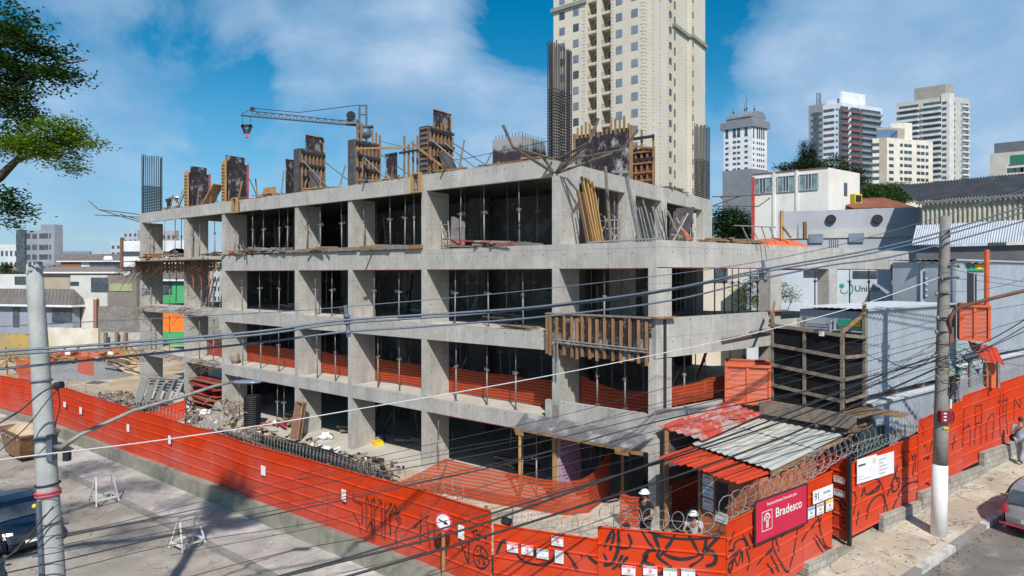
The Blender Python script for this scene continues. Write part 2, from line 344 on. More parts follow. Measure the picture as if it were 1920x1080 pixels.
M['sand'] = mat('sandy_ground', (.50, .38, .24), (.36, .26, .16), .95, .35, bump=.7, bscale=8, stain=[(.5, (.55, .5, .43), .5, .64, .8, (1, 1, 1)), (1.5, (.22, .17, .12), .58, .74, .6, (1, 1, 1))])
M['sandp'] = mat('pale_sand', (.55, .42, .27), (.45, .33, .2), .95, 1.2, bump=.6, bscale=9)
M['gravel'] = mat('grey_gravel', (.27, .28, .28), (.17, .17, .18), .95, 14, bump=.8, bscale=30, contrast=(.42, .58))
M['rubble'] = mat('rubble', (.36, .32, .27), (.22, .19, .17), .95, 3, stain=[(6, (.5, .47, .43), .55, .7, .7, (1, 1, 1))])
M['basec'] = mat('stained_base_concrete', (.30, .28, .23), (.2, .19, .15), .92, 1.2, bump=.3, bscale=16, stain=[(3, (.13, .12, .09), .52, .72, .7, (1, 1, .5)), (.8, (.46, .42, .34), .55, .7, .6, (1, 1, 1))])
def blockx(t, tcn, col, b):
    br = t.nodes.new('ShaderNodeTexBrick'); br.inputs['Scale'].default_value = 1; br.inputs['Brick Width'].default_value = .4; br.inputs['Row Height'].default_value = .2; br.inputs['Mortar Size'].default_value = .012
    t.links.new(tcn.outputs['UV'], br.inputs['Vector']); br.inputs['Color1'].default_value = (1, 1, 1, 1); br.inputs['Color2'].default_value = (.78, .78, .78, 1); br.inputs['Mortar'].default_value = (.5, .48, .45, 1)
    return mixc(t, 1.0, col, br.outputs[0], 'MULTIPLY')
M['block'] = mat('concrete_blockwork', (.42, .40, .35), (.30, .28, .24), .92, 2, bump=.25, extra=blockx, stain=[(3, (.2, .19, .16), .55, .75, .5, (1, 1, 1))])
M['kerbw'] = mat('worn_white_kerb', (.62, .6, .56), (.4, .38, .35), .9, 4, bump=.3, stain=[(2.5, (.3, .28, .25), .5, .62, .9, (1, 1, 1))])
M['kerb'] = mat('kerb_stone', (.28, .26, .23), (.2, .19, .17), .9, 3, bump=.3)
M['pole'] = mat('pole_concrete', (.42, .43, .42), (.32, .33, .325), .88, 3, bump=.35, bscale=40, stain=[(5, (.24, .24, .23), .55, .74, .6, (1, 1, .15)), (16, (.2, .2, .2), .63, .7, .5, (1, 1, 1))])
M['poled'] = mat('aged_pole_concrete', (.27, .26, .24), (.19, .18, .165), .9, 3, bump=.3, stain=[(5, (.1, .09, .08), .55, .75, .6, (1, 1, .2))])
M['white'] = mat('white_paint', (.78, .78, .77), (.66, .66, .65), .6, 3, stain=[(5, (.45, .42, .38), .62, .8, .6, (1, 1, .4))])
M['paper'] = mat('white_sign_board', (.78, .78, .78), (.7, .7, .7), .6, 3)
M['ink'] = mat('dark_print', (.06, .06, .08), (.08, .08, .1), .6, 3)
M['inkb'] = mat('grey_print', (.32, .32, .36), (.38, .38, .42), .6, 3)
M['redp'] = mat('red_print', (.7, .06, .10), (.6, .05, .08), .6, 3)
M['greenp'] = mat('green_print', (.03, .3, .2), (.02, .24, .16), .6, 3)
M['bluep'] = mat('blue_print', (.1, .35, .7), (.1, .3, .6), .6, 3)
M['yellowp'] = mat('yellow_plastic', (.85, .58, .02), (.7, .45, .02), .5, 3)
M['banner'] = mat('crimson_banner', (.58, .012, .055), (.50, .01, .05), .5, 1.2, stain=[(2.6, (.72, .28, .33), .64, .76, .6, (1, 1, 1))])
M['glass'] = mat('window_glass', (.035, .045, .055), (.09, .11, .13), .12, 1.1, spec=.8)
M['glassb'] = mat('shaded_window_glass', (.22, .26, .31), (.14, .17, .21), .25, .35, spec=.7)
M['glassg'] = mat('greenish_glass', (.25, .36, .36), (.08, .11, .12), .2, 1.6, spec=.7)
M['frame'] = mat('aluminium_frame', (.45, .46, .48), (.4, .41, .42), .5, 3)
# ================================================================= ground, streets, pavements
L0 = V2(-1.3, 18.0); F0 = V2(10.27, 19.03); DF = V2(.843, .537); NF = V2(.537, -.843)
C1 = V2(-.51, 17.2); C2 = V2(2.2, 16.2); C3 = V2(5.27, 15.5); C4 = V2(9.39, 18.46)
def zr(s): return .1 + .09 * max(-9, min(45, s)) - .03
def zl(l): return -1.05 - .008 * max(-20, min(90, l))
def sm(a, b, x):
    x = max(0, min(1, (x - a) / (b - a))); return x * x * (3 - 2 * x)
def hgt(x, y):
    p = V2(x, y); dr_ = (p - F0).dot(NF); dl_ = (p - L0).dot(-DR); s = (p - F0).dot(DF); l = (p - L0).dot(DL)
    inside = -.35 - 3.2 * sm(30, 120, (p - L0).dot(DL)) - 2.5 * sm(70, 260, y) * (1 if x < 0 else -.3)
    ar = sm(-2.5, -.3, dr_); al = sm(-2.5, -.3, dl_)
    hr = zr(s) - .45; hl = zl(l) - .45
    if ar + al <= 0: return inside
    w = ar / (ar + al); a = max(ar, al)
    far = sm(18, 60, max(dr_, dl_))
    return inside * (1 - a) + a * (hl * (1 - w) + hr * w)
NG = 120
def gm(u):
    k = (u * 2 - 1); return math.copysign((math.exp(abs(k) * 5.6) - 1) / (math.exp(5.6) - 1), k) * 3500 + k * 45
mb = MB(); mb.grid(lambda u, v: (gm(u), gm(v) + 20, hgt(gm(u), gm(v) + 20)), NG, NG, lambda u, v: (gm(u), gm(v)))
mgr = mat('dry_ground', (.30, .26, .2), (.2, .19, .15), .95, .2, stain=[(.03, (.10, .12, .06), .5, .65, .8, (1, 1, 1))])
struct(mb.build('ground', mgr, smooth=True))
def L_(t, o): return L0 + DL * t - DR * o             # o = outwards from the long fence
def FR(s, o): return F0 + DF * s + NF * o             # o = outwards from the right fence
site = [L_(50, -.15), L_(.2, -.15), C1 + V2(-.1, .3), C2 + V2(0, .3), C3 + V2(-.1, .3), C4 + V2(-.1, .15), F0 + V2(-.1, .2), F0 + DF * 22 - NF * .2, V2(36, 46), V2(14, 62), V2(-14, 78), V2(-52, 74)]
mb = MB(); mb.prism([(p.x, p.y) for p in site], -.34, -.06); struct(mb.build('site_ground', M['sand']))
def strip(name, fn, a, b, o0, o1, zf, m, n=40, under=.3):
    mb = MB(); mb.grid(lambda u, v: (lambda p: (p.x, p.y, zf(a + (b - a) * u)))(fn(a + (b - a) * u, o0 + (o1 - o0) * (1 - v))), n, 1, lambda u, v: (a + (b - a) * u, v * (o1 - o0)))
    return struct(mb.build(name, m))
strip('left_pavement', L_, -6, 85, .05, 2.35, zl, M['walkg'])
strip('left_road', L_, -8, 85, 2.45, 14, lambda t: zl(t) - .14, M['asphalt'])
strip('right_pavement', FR, -8, 45, -1.2, 1.75, zr, M['walk'])
strip('right_road', FR, -8, 45, 1.85, 11, lambda t: zr(t) - .15, mat('right_asphalt', (.20, .18, .155), (.14, .13, .115), .92, 1.2, bump=.4, bscale=40, stain=[(1.2, (.34, .29, .23), .52, .68, .7, (1, 1, 1)), (7, (.42, .3, .18), .68, .74, .8, (1, 1, 1))]))
def kerbm(name, fn, a, b, o0, o1, zf, m, n=60, gap=.16):
    mb = MB()
    for i in range(n):
        t0 = a + (b - a) * i / n; t1 = a + (b - a) * (i + 1) / n - .02
        p, q, r, s = fn(t0, o0), fn(t1, o0), fn(t1, o1), fn(t0, o1); z0, z1 = zf(t0) + .01, zf(t1) + .01; j = random.uniform(-.006, .006)
        P = [Vector((v.x, v.y, z + j)) for v, z in ((p, z0), (q, z1), (r, z1), (s, z0))]; Q = [v - UP * gap for v in P]
        mb.mi = 1 if (i % 4 in (0, 1) and isinstance(m, list)) else 0
        mb.quad(*P); mb.quad(Q[2], P[2], P[3], Q[3]); mb.quad(P[0], P[1], Q[1], Q[0]); mb.quad(Q[1], P[1], P[2], Q[2]); mb.quad(P[3], P[0], Q[0], Q[3])
    return struct(mb.build(name, m))
kerbm('left_kerb', L_, -6, 85, 2.3, 2.5, zl, M['kerb'], 90)
kerbm('right_kerb', FR, -8, 45, 1.7, 1.9, zr, [M['kerb'], M['kerbw']], 52, .2)
mb = MB(); mb.quad(Vector((0, 0, 0)), Vector((1, 0, 0)), Vector((1, 1, 0)), Vector((0, 1, 0)))
mb = MB()
a, b = onz(400, 1015, -1.18), onz(452, 1055, -1.18)
for (q0, q1, z) in (((392, 1000), (492, 1058), -1.183),):
    A = onz(*q0, z + .0); B = onz(*q1, z); w = (B - A).cross(UP).normalized() * .13
    mb.quad(A - w, B - w, B + w, A + w)
struct(mb.build('road_paint_patch', M['kerbw']))

# ================================================================= the concrete building
ZF = [0.0, 3.05, 6.2, 9.37, 12.5]; BB = [None, 2.45, 5.52, 8.5, 11.85]
bt = thing('unfinished_building', 'grey cast concrete building frame of four storeys under construction behind the orange fence', 'building', F(14, 4, 0))
A_, E_ = F(34.3), G(18.5); E2 = E_ + NS * 7; GG = P0 + DR * 16.5; A2 = A_ + DR * 16.5
TL = {5: 6.71, 4: 11.64, 3: 15.96, 2: 23.26, 1: 27.9, 0: 34.3}
colt = [0.0, 6.71, 11.64, 15.96, 23.26, 27.9, 34.3]
# slabs (set 0.2 m inside the edge beams)
def off(t, o, z=0): return F(t, o, z)
poly = [F(34.1, .2), F(-3.9, .22), G(.3, .22), G(18.3, .22), E2 - DS * .2, GG, A2 - DL * .2 * 0]
for i, z in enumerate(ZF[:4]):
    mb = MB()
    if i == 0: mb.prism([(p.x, p.y) for p in [F(34.6, -.5), F(-4.0, -.4), G(.3, -.3), G(18.3, -.2), E2, GG, A2]], -.3, 0)
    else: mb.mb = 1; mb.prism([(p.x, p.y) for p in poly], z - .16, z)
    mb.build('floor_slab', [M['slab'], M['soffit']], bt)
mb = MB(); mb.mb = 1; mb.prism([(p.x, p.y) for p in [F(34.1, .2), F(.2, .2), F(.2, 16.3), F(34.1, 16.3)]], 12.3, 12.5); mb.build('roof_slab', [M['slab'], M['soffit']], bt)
def fbeam(t1, t0, z0, z1, o=0.0, th=.2, name='edge_beam', m=None, par=None):
    mb = MB(); mb.ob(F(t1, o, z0), -DL * (t1 - t0), DR * th, UP * (z1 - z0), u0=34.3 - t1); return mb.build(name, m or M['conc'], par or bt)
def gbeam(t0, t1, z0, z1, o=0.0, th=.2, name='edge_beam', m=None):
    mb = MB(); mb.ob(G(t0, o, z0), DS * (t1 - t0), NS * th, UP * (z1 - z0), u0=t0 + .7); return mb.build(name, m or M['conc'], bt)
fbeam(34.3, 23.26, 2.75, 3.05); fbeam(23.26, 0.3, 2.45, 3.05); fbeam(.3, -4.05, 2.45, 3.7)
fbeam(34.3, 23.26, 5.75, 6.2); fbeam(23.26, 0.0, 5.52, 6.2); fbeam(0, -4.05, 5.52, 6.2, .05, .15)
fbeam(34.3, 23.26, 9.12, 9.37); fbeam(23.26, -4.05, 8.5, 9.37)
# top band is stepped a few centimetres in and out from bay to bay
for (a, b, o, z0, z1) in ((34.3, 30.2, 0, 11.85, 12.5), (30.2, 22.3, -.06, 11.85, 12.53), (22.3, 19.0, .0, 11.85, 12.5), (19.0, 6.9, -.07, 11.8, 12.5), (6.9, 0.0, 0, 11.85, 12.55)):
    fbeam(a, b, z0, z1, o)
mb = MB(); mb.ob(P0 + UP * 11.85 + DR * .2, DR * 16.3, DL * .2, UP * .68); mb.build('edge_beam', M['conc'], bt)
mb = MB(); mb.ob(P0 + UP * 11.85 + DR * 16.5 + DL * .2, DL * 34.1, -DR * .2, UP * .6); mb.build('edge_beam', M['conc'], bt)
gbeam(0, 6.0, 2.45, 3.8); gbeam(0, 7.2, 5.55, 6.85); gbeam(7.2, 18.5, 5.85, 6.5, .1); gbeam(0, 18.5, 8.53, 9.42)
mb = MB(); mb.ob(E_ + UP * 8.53 + NS * .2, NS * 6.8, -DS * .2, UP * .84); mb.build('edge_beam', M['conc'], bt)
# columns
def column(poly, z0, z1, m='conc'):
    mb = MB(); mb.prism([(p.x, p.y) for p in poly], z0, z1); return mb.build('column', M[m], bt)
for ci, t in enumerate(colt):
    for s in range(4):
        z0, z1 = ZF[s], BB[s + 1]
        if t > 23.3 and s < 3: z1 = (2.75, 5.75, 9.12)[s]
        w = .3; dd = 1.4 if ci else 1.4
        tt = t if ci < 6 else 34.28
        column([F(tt, .0), F(tt - w, 0), F(tt - w, dd), F(tt, dd)], z0 if s else -.05, z1)
for s in range(3):
    z0, z1 = ZF[s], (2.45, 5.52, 8.5)[s]
    if s == 1: z0 = 3.7
    if s == 2: z0 = 6.85
    column([PC + DS * .0, G(.77, 0), G(.77, .4), F(-3.75, .22), F(-3.78, 0)], z0, z1)
for (a, b) in ((6.5, 7.25), (10.85, 11.55), (17.8, 18.5)):
    for s in range(3):
        z0 = (0, 3.05, 6.2)[s]
        if s == 2: z0 = 6.85 if a < 7 else 6.5
        column([G(a, 0), G(b, 0), G(b, .5), G(a, .5)], z0, (2.45, 5.55, 8.53)[s])
for (a, b) in ((5.75, 6.78), (9.54, 10.2), (15.0, 16.5)):
    column([P0 + DR * a, P0 + DR * b, P0 + DR * b + DL * .35, P0 + DR * a + DL * .35], 9.37, 11.85)
for s in range(4):          # inner columns
    for t in (3.5, 9.5, 14.2, 19.5, 25.5, 31):
        for o in (6.2, 12.5):
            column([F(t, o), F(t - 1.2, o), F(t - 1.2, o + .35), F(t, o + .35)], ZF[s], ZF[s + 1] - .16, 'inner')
column([G(4, 5), G(4.4, 5), G(4.4, 6.2), G(4, 6.2)], 6.2, 9.2); column([G(9, 5.4), G(9.5, 5.4), G(9.5, 6.2), G(9, 6.2)], 6.2, 9.2)
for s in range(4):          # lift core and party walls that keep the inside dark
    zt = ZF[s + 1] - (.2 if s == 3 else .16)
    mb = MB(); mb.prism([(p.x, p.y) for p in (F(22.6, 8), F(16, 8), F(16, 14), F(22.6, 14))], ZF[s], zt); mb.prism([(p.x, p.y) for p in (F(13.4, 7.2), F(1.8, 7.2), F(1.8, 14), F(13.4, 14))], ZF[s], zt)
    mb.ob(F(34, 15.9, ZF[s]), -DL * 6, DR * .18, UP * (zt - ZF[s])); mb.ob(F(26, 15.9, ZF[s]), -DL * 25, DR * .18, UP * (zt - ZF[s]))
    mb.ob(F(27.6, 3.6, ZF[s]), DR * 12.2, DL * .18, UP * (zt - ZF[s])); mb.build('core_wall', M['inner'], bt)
# red batten that runs below the third floor beam
mb = MB()
for (a, b, z) in ((22.8, 16.2, 8.47), (15.8, 12, 8.47), (11.2, 7, 8.47), (6.3, .3, 8.47), (-.3, -3.6, 8.47)): mb.ob(F(a, .02, z), -DL * (a - b), DR * .16, UP * .028)
for (a, b) in ((.8, 6.4), (7.3, 10.8), (11.6, 17.7)): mb.ob(G(a, .02, 8.5), DS * (b - a), NS * .16, UP * .028)
for (a, b) in ((5.9, 1.0), (22.6, 18)): mb.ob(F(a, .02, 2.415), -DL * (a - b), DR * .16, UP * .033)
mb.build('red_batten', M['redply'], bt)

# ================================================================= orange nets in the first floor openings
def netband(pts, z0, z1, label, sag=.1, name='safety_net', group=None, n=14, lean=0.0):
    """pts: plan points; z0, z1 lists per point"""
    mb = MB(); L = 0
    seg = []
    for i in range(len(pts) - 1):
        l = (pts[i + 1] - pts[i]).length; k = max(2, int(n * l / 5)); seed = random.random() * 9
        def fn(u, v, i=i, l=l, seed=seed):
            p = pts[i].lerp(pts[i + 1], u); a = z0[i] * (1 - u) + z0[i + 1] * u; b = z1[i] * (1 - u) + z1[i + 1] * u
            b -= sag * 4 * u * (1 - u); w = .035 * noise.noise(Vector((u * l * 1.3 + seed, v * 1.5, seed)))
            d = (pts[i + 1] - pts[i]).cross(UP).normalized(); edge = min(1, 6 * u, 6 * (1 - u))
            z = a + (b - a) * v + .03 * noise.noise(Vector((u * l * 2, v, 3 + seed)))
            return p + d * w * edge * 2 + UP * z
        mb.grid(fn, k, 8, lambda u, v, l=l, L=L, i=i: (L + u * l, v * ((z1[i] - z0[i]) * (1 - u) + (z1[i + 1] - z0[i + 1]) * u))); L += l
    return tag(mb.build(name, M['net'], smooth=True), label, 'safety net', group)
bays = [(27.5, 23.3, 'between the two columns left of the tall shaft of tied sacks'), (22.9, 16.0, ''), (15.6, 11.7, ''), (11.3, 6.75, ''), (6.4, .05, ''), (-.35, -3.8, '')]
names = ['far left bay', 'third bay from the left', 'fourth bay from the left', 'fifth bay from the left', 'wide bay left of the sixth column', 'corner bay above the grey canopy']
for (a, b, _), nm in zip(bays, names):
    o = 1.38
    netband([F(a, o), F((a + b) / 2, o + .05), F(b, o)], [3.12] * 3, [4.22, 4.15, 4.2] if b > -1 else [4.5, 4.1, 4.35], 'orange striped safety net across the first floor, ' + nm, .06, group='orange nets in the first floor openings')
netband([G(.8, .6), G(3.4, .6), G(6.3, .7)], [3.75] * 3, [4.45, 4.5, 4.75], 'orange striped safety net across the right side opening beside the orange crate', .08, group='orange nets in the first floor openings')

# ================================================================= steel props
def make_prop(h, m=None):
    m = m or M['steel']; r = thing('steel_prop', '', 'steel prop', (0, 0, 0), 'grey adjustable steel props holding up the slabs')
    zc = h * .58
    MB().tube([(0, 0, 0.012), (0, 0, zc)], .032, 7).build('outer_tube', m, r, True)
    MB().tube([(0, 0, zc), (0, 0, h - .012)], .023, 6).build('inner_tube', m, r, True)
    c = MB(); c.tube([(0, 0, zc - .1), (0, 0, zc + .03)], .05, 8)
    c.tube([(.05 + .055 * math.cos(a) + .03, .055 * math.sin(a), zc - .03 + .03 * math.sin(a * 2)) for a in [k * math.pi / 5 for k in range(11)]], .011, 4)
    c.tube([(-.05 - .07 + .06 * math.cos(a), .0, zc + .06 * math.sin(a)) for a in [k * math.pi / 4 for k in range(9)]], .010, 4)
    c.build('collar', m, r)
    MB().cb((0, 0, 0), .14, .14, .012).build('base_plate', m, r); MB().cb((0, 0, h - .012), .16, .12, .012).build('head_plate', m, r)
    return r
SN = ['ground floor', 'first floor', 'second floor', 'top floor']
CH = [2.45, 2.47, 2.30, 2.48]
protos = {}
def put_prop(key, h, loc, rz, label, tilt=(0, 0)):
    k = (key, round(h, 2))
    if k not in protos: o = protos[k] = make_prop(h)
    else: o = copy_tree(protos[k])
    o.location = loc; o.rotation_euler = (tilt[0], tilt[1], rz); o['label'] = label; return o
front = {3: [281, 328, 355, 374, 403, 440, 474, 494, 524, 539, 567, 601, 641, 683, 732, 759, 777, 863, 908, 974],
         2: [283, 318, 377, 400, 454, 487, 523, 592, 622, 701, 748, 853, 916, 981, 1133], 1: [284, 318, 374, 400, 455, 489, 523, 595, 629, 709, 749, 855, 913, 967, 1120, 1172],
         0: [449, 473, 520, 532, 822, 979, 1006]}
back = {3: [309, 450, 706, 872, 902, 952, 1007, 340, 418], 2: [330, 508, 540, 612, 760, 877, 895, 950, 1001, 1109, 1165, 1216], 1: [507, 541, 610, 715, 770, 939, 957, 1015, 1148, 1207], 0: [1084, 1094, 1109, 1125, 1182, 739]}
for s in (3, 2, 1, 0):
    for row, (lst, oo) in enumerate(((sorted(front[s]), .32), (sorted(back[s]), 2.6))):
        for i, px in enumerate(lst):
            o_ = oo + random.uniform(-.08, .1) + (random.uniform(0, 1.6) if row else 0)
            t = tline(P0 + DR * o_, DL, px)
            # keep clear of the columns
            for c in colt:
                if c - .45 < t < c + .12 and o_ < 1.5: t = c - .5
            z = ZF[s] if not (s == 1 and t < -.2 and row == 0) else 3.7
            h = CH[s] if z == ZF[s] else 1.8
            if row: h = ZF[s + 1] - .16 - ZF[s] - (.04 if s == 3 else 0)
            if s == 0 and px == 822: h = 2.45
            lab = 'grey steel prop on the %s, %s from the left in the %s row' % (SN[s], ORDN[i] if i < 20 else str(i), 'front' if not row else 'inner')
            put_prop(s, h, F(t, o_, z + .001), random.uniform(0, 6), lab, (random.uniform(-.012, .012), random.uniform(-.012, .012)))
for i, (px, zz, hh) in enumerate(((1122, 9.37, 2.48), (1152, 9.37, 2.48), (1279, 9.37, 2.48), (1295, 9.37, 2.48))):
    s_ = tline(P0 + DL * .3, DR, px); put_prop('r', hh, P0 + DR * s_ + DL * .3 + UP * zz, i, 'grey steel prop under the top slab on its right side, %s from the corner' % ORDN[i])
for i, px in enumerate((1268, 1276, 1285, 1300, 1340, 1358, 1373, 1385, 1407, 1420, 1436, 1528, 1538, 1593, 1629)):
    o_ = random.uniform(1.2, 5); t = tline(PC + NS * o_, DS, px)
    put_prop('g', 3.0, G(t, o_, 6.2), i, 'steel prop in the open second floor bays right of the corner, %s from left' % ORDN[i])
for i, px in enumerate((1262, 1283, 1304, 1322, 1369, 1395)):
    o_ = random.uniform(.4, 3); t = tline(PC + NS * o_, DS, px)
    put_prop('g1', 2.94, G(t, o_, 3.05), i, 'steel prop behind the orange net right of the corner column, %s from the left' % ORDN[i])

# ================================================================= formwork on the roof
ZR = 12.5
def form_in(t, h, label, narrow=.15):
    r = thing('column_formwork', label, 'formwork', F(t, .3, ZR), 'column formwork standing on the roof')
    MB().ob(F(t + .12, .3, ZR), DR * 1.35, DL * .03, UP * h).build('plywood_panel', M['ply'], r)
    MB().ob(F(t + .10, .3 + narrow, ZR + h), DR * (1.2 - narrow), DL * .03, UP * .42).build('top_panel', M['ply'], r)
    e = MB()
    for k in range(3): e.ob(F(t + .3 - k * .17, .16, ZR), -DL * .05, DR * .1, UP * (h + .05 * k))
    k = 0
    while k * .2 < h - .1: e.ob(F(t + .3, .12, ZR + .05 + k * .2), -DL * .36, DR * .04, UP * .07); k += 1
    e.build('edge_timber', M['woody'], r)
    MB().ob(F(t + .12, 1.66, ZR), DR * .05, -DL * .14, UP * (h + .05)).build('red_edge_board', M['redply'], r)
    b = MB()
    for k in range(13): b.tube([F(t - .05, .38 + k * .1, ZR), F(t - .05 + random.uniform(-.03, .03), .38 + k * .1, ZR + 1.1 + random.uniform(-.1, .1))], .011, 4)
    b.build('starter_bars', M['rebar'], r)
    MB().tube([F(t + .3, .4, ZR + h * .7), F(t + 1.9, .5, ZR)], .035, 6).build('brace', M['dark'], r)
    MB().tube([F(t - .1, 1.7, ZR + h * .65), F(t - 1.6, 1.5, ZR)], .03, 6).build('brace', M['dark'], r)
    return r
def form_out(t, h, label, w=1.5, ext=.6, o=.25, board=True, brace=1, seed=0, above=.35, lad=True):
    rnd = random.Random(seed); r = thing('column_formwork', label, 'formwork', F(t, o, ZR), 'column formwork standing on the roof')
    MB().ob(F(t - .36, o, ZR), DR * w, DL * .03, UP * h).build('plywood_panel', M['plyb'], r)
    if ext: 
        MB().ob(F(t - .33, o + .35, ZR + h), DR * (w - .4), DL * .03, UP * ext).build('top_panel', M['ply'], r)
        fr = MB(); fr.ob(F(t - .37, o + .33, ZR + h + ext), DR * (w - .36), DL * .08, UP * .05); fr.ob(F(t - .37, o + w - .07, ZR + h), DR * .05, DL * .08, UP * (ext - .005)); fr.build('top_frame', M['woody'], r)
    st = MB(); n = int(w / .2)
    for k in range(n): st.ob(F(t - .37, o + .03 + k * (w - .1) / (n - 1), ZR), DR * .07, -DL * .07, UP * (h - .2 + rnd.uniform(-.1, above)))
    st.build('stud', M['wood'], r)
    wl = MB()
    for zz in (.35, .62, .9): wl.ob(F(t - .445, o + rnd.uniform(-.1, .1), ZR + h * zz), DR * (w * rnd.uniform(.75, 1.05)), -DL * .06, UP * .11)
    wl.build('waler', M['dark'], r)
    s2 = MB(); s2.ob(F(t + .12, o - .08, ZR), -DL * .47, DR * .05, UP * (h - .02))
    s2.build('end_panel', M['plyb'], r)
    rg = MB(); k = 0
    while k * .22 < h - .15: rg.ob(F(t - .02, o - .14, ZR + .06 + k * .22), -DL * .38, DR * .06, UP * .05); k += 1
    rg.build('end_batten', M['wood'], r) if lad else None
    for b in range(brace):
        MB().tube([F(t - .45, o + .1 + b * .8, ZR + h * .72), F(t - 2.3 - b * .3, o + .5 + b * .5, ZR + .02)], .028, 6).build('brace', M['steel'], r)
    MB().tube([F(t - .3, o + w, ZR + h * .8), F(t - 2.6, o + w + 1.0, ZR + .02)], .025, 6).build('brace', M['dark'], r)
    if board:
        bd = MB(); a = F(t - .55, o + .35, ZR + h * .5); c = F(t - 1.25, o + .1, ZR + .02)
        bd.quad(c, c + DR * .95 - DL * .0, a + DR * .85, a, None); n_ = Vector((.02, -.02, .02)); bd.quad(a + n_, a + DR * .85 + n_, c + DR * .95 + n_, c + n_)
        bd.build('leaning_board', M['plyb'], r)
    return r
form_in(27.9, 2.3, 'column formwork with mottled black plywood face and yellow timber edge, leftmost on the roof')
form_in(23.3, 2.45, 'taller column formwork with black plywood face, second from the left on the roof', .02)
form_out(16.2, 2.35, 'column formwork with black top panel and leaning grey board, third on the roof', ext=.75, seed=1, above=.2, lad=False)
MB_ = MB().ob(F(17.2, .3, ZR), DR * 1.5, DL * .05, UP * 1.95); o = MB_.build('formwork_panel', M['ply']); tag(o, 'mottled dark plywood panel standing left of the third column formwork', 'formwork panel')
form_out(11.75, 2.25, 'column formwork with many timber studs standing below the crane winch', ext=0, board=False, brace=1, seed=2, above=1.0, lad=False)
form_out(6.9, 2.2, 'tallest column formwork with yellow framed black top panel and a long leaning timber', ext=.75, seed=3, brace=2, above=.8)
# timber leaning on it
def tag_timber(p, q, w, label, m='wood', cat='timber', h=None, grp='loose timbers and planks on the building'):
    o = MB().bar(p, q, w, h).build('timber_plank', M[m]); return tag(o, label, cat, grp)
tag_timber(F(7.3, .0, 14.0), F(5.3, .3, 12.55), .09, 'long orange tinted timber leaning diagonally on the tallest column formwork')
tag_timber(F(11.2, .2, 14.25), F(8.0, .4, 13.95), .09, 'long timber laid high between the winch formwork and the next frame', 'woody')
# low frames between the fourth and fifth forms
r = thing('stud_wall', 'low timber stud frame with black panel between two tall column forms', 'frame', F(8.6, .4, ZR))
s_ = MB(); [s_.ob(F(8.2 - k * .28, .4, ZR), DR * .07, DL * .07, UP * (1.7 - .1 * (k % 2) + .3 * (k % 3 == 0))) for k in range(5)]; s_.build('stud', M['wood'], r)
MB().ob(F(9.6, .5, ZR), -DL * .8, DR * .03, UP * 1.35).build('black_panel', M['ply'], r); MB().ob(F(8.5, .36, ZR + 1.2), -DL * 1.5, DR * .04, UP * .1).build('rail', M['dark'], r)
# square lift shaft form
r = thing('shaft_formwork', 'square plywood shaft form with whitish concrete streaks near the front corner of the roof', 'formwork', Wp(979, 320, 26) * 1.0)
c = V2(.42, 25.6); sx = DL * 1.55; sy = DR * 1.75
def streak(t, tcn, col, b):
    q = t.nodes.new('ShaderNodeTexNoise'); q.inputs['Scale'].default_value = 2.6; q.inputs['Detail'].default_value = 9; t.links.new(tcn.outputs['UV'], q.inputs['Vector'])
    v = uvsep(t, tcn)[1]; f = mth(t, 'ADD', v, mth(t, 'MULTIPLY', mth(t, 'SUBTRACT', q.outputs[0], .5), .9))
    f = ramp(t, mth(t, 'MULTIPLY', f, .5), ((.42, 0.0), (.56, 1.0)))
    return mixc(t, mth(t, 'MULTIPLY', f, .8), col, (.42, .42, .41))
fm = mat('streaked_plywood', (.055, .035, .045), (.04, .028, .035), .55, 2, extra=streak)
def shaft(c):
    for (o_, v, nm) in ((c, sx, 1), (c, sy, 0), (c + sx, sy, 0), (c + sy, sx, 0)):
        m_ = MB(); nn = Vector((-v.y, v.x, 0)).normalized() * .03; m_.ob(o_ + UP * ZR + (v.normalized() * .032), v - v.normalized() * .064, nn, UP * 1.45); m_.build('plywood_side', fm, r)
shaft(c)
m_ = MB()
for k in range(9): m_.tube([c + sx * (k / 9) + UP * ZR, c + sx * (k / 9) + UP * (ZR + 1.6)], .012, 4); m_.tube([c + sy * (k / 9) + UP * ZR, c + sy * (k / 9) + UP * (ZR + 1.58)], .012, 4)
m_.build('starter_bars', M['rebar'], r)
# big right hand form (dark panel with studs) and open stud frame
def Rt(s, o, z): return P0 + DR * s + DL * o + UP * z
r = thing('wall_formwork', 'large black plywood wall form with timber studs sticking up in front of the cream tower', 'formwork', Rt(6, .5, ZR))
W0 = Rt(6.85, .35, ZR); wl = 2.85; hh = 2.3
def wf(u, o, z): return W0 + DL * u + DR * o + UP * z
MB().ob(wf(0, 0, 0), DL * wl, DR * .04, UP * hh).build('plywood_panel', M['ply'], r)
s_ = MB()
for k in range(13): s_.ob(wf(.05 + k * (wl - .15) / 12, .06, 0), DL * .08, DR * .08, UP * (hh + random.uniform(.1, .8)))
s_.build('stud', M['wood'], r)
MB().ob(wf(0, .15, hh + .05), DL * wl, DR * .06, UP * .15).build('waler', M['dark'], r)
for u in (-.14, wl): MB().ob(wf(u, -.05, 0), DL * .13, DR * .13, UP * (hh + .25)).build('end_post', M['wood'], r)
r = thing('stud_frame', 'open timber stud frame with red brown panels right of the large black wall form', 'formwork', Rt(9, .4, ZR))
W0 = Rt(9.45, .3, ZR); wl = 1.95; s_ = MB()
for k in range(7): s_.ob(wf(k * (wl - .1) / 6, -.1, 0), DL * .09, DR * .08, UP * ([2.6, 1.9, 2.9, 2.2, 2.95, 2.6, 2.2][k]))
for zz in (.35, .75, 1.2, 1.75): s_.ob(wf(.1, -.16, zz), DL * wl * random.uniform(.7, .95), DR * .05, UP * .08)
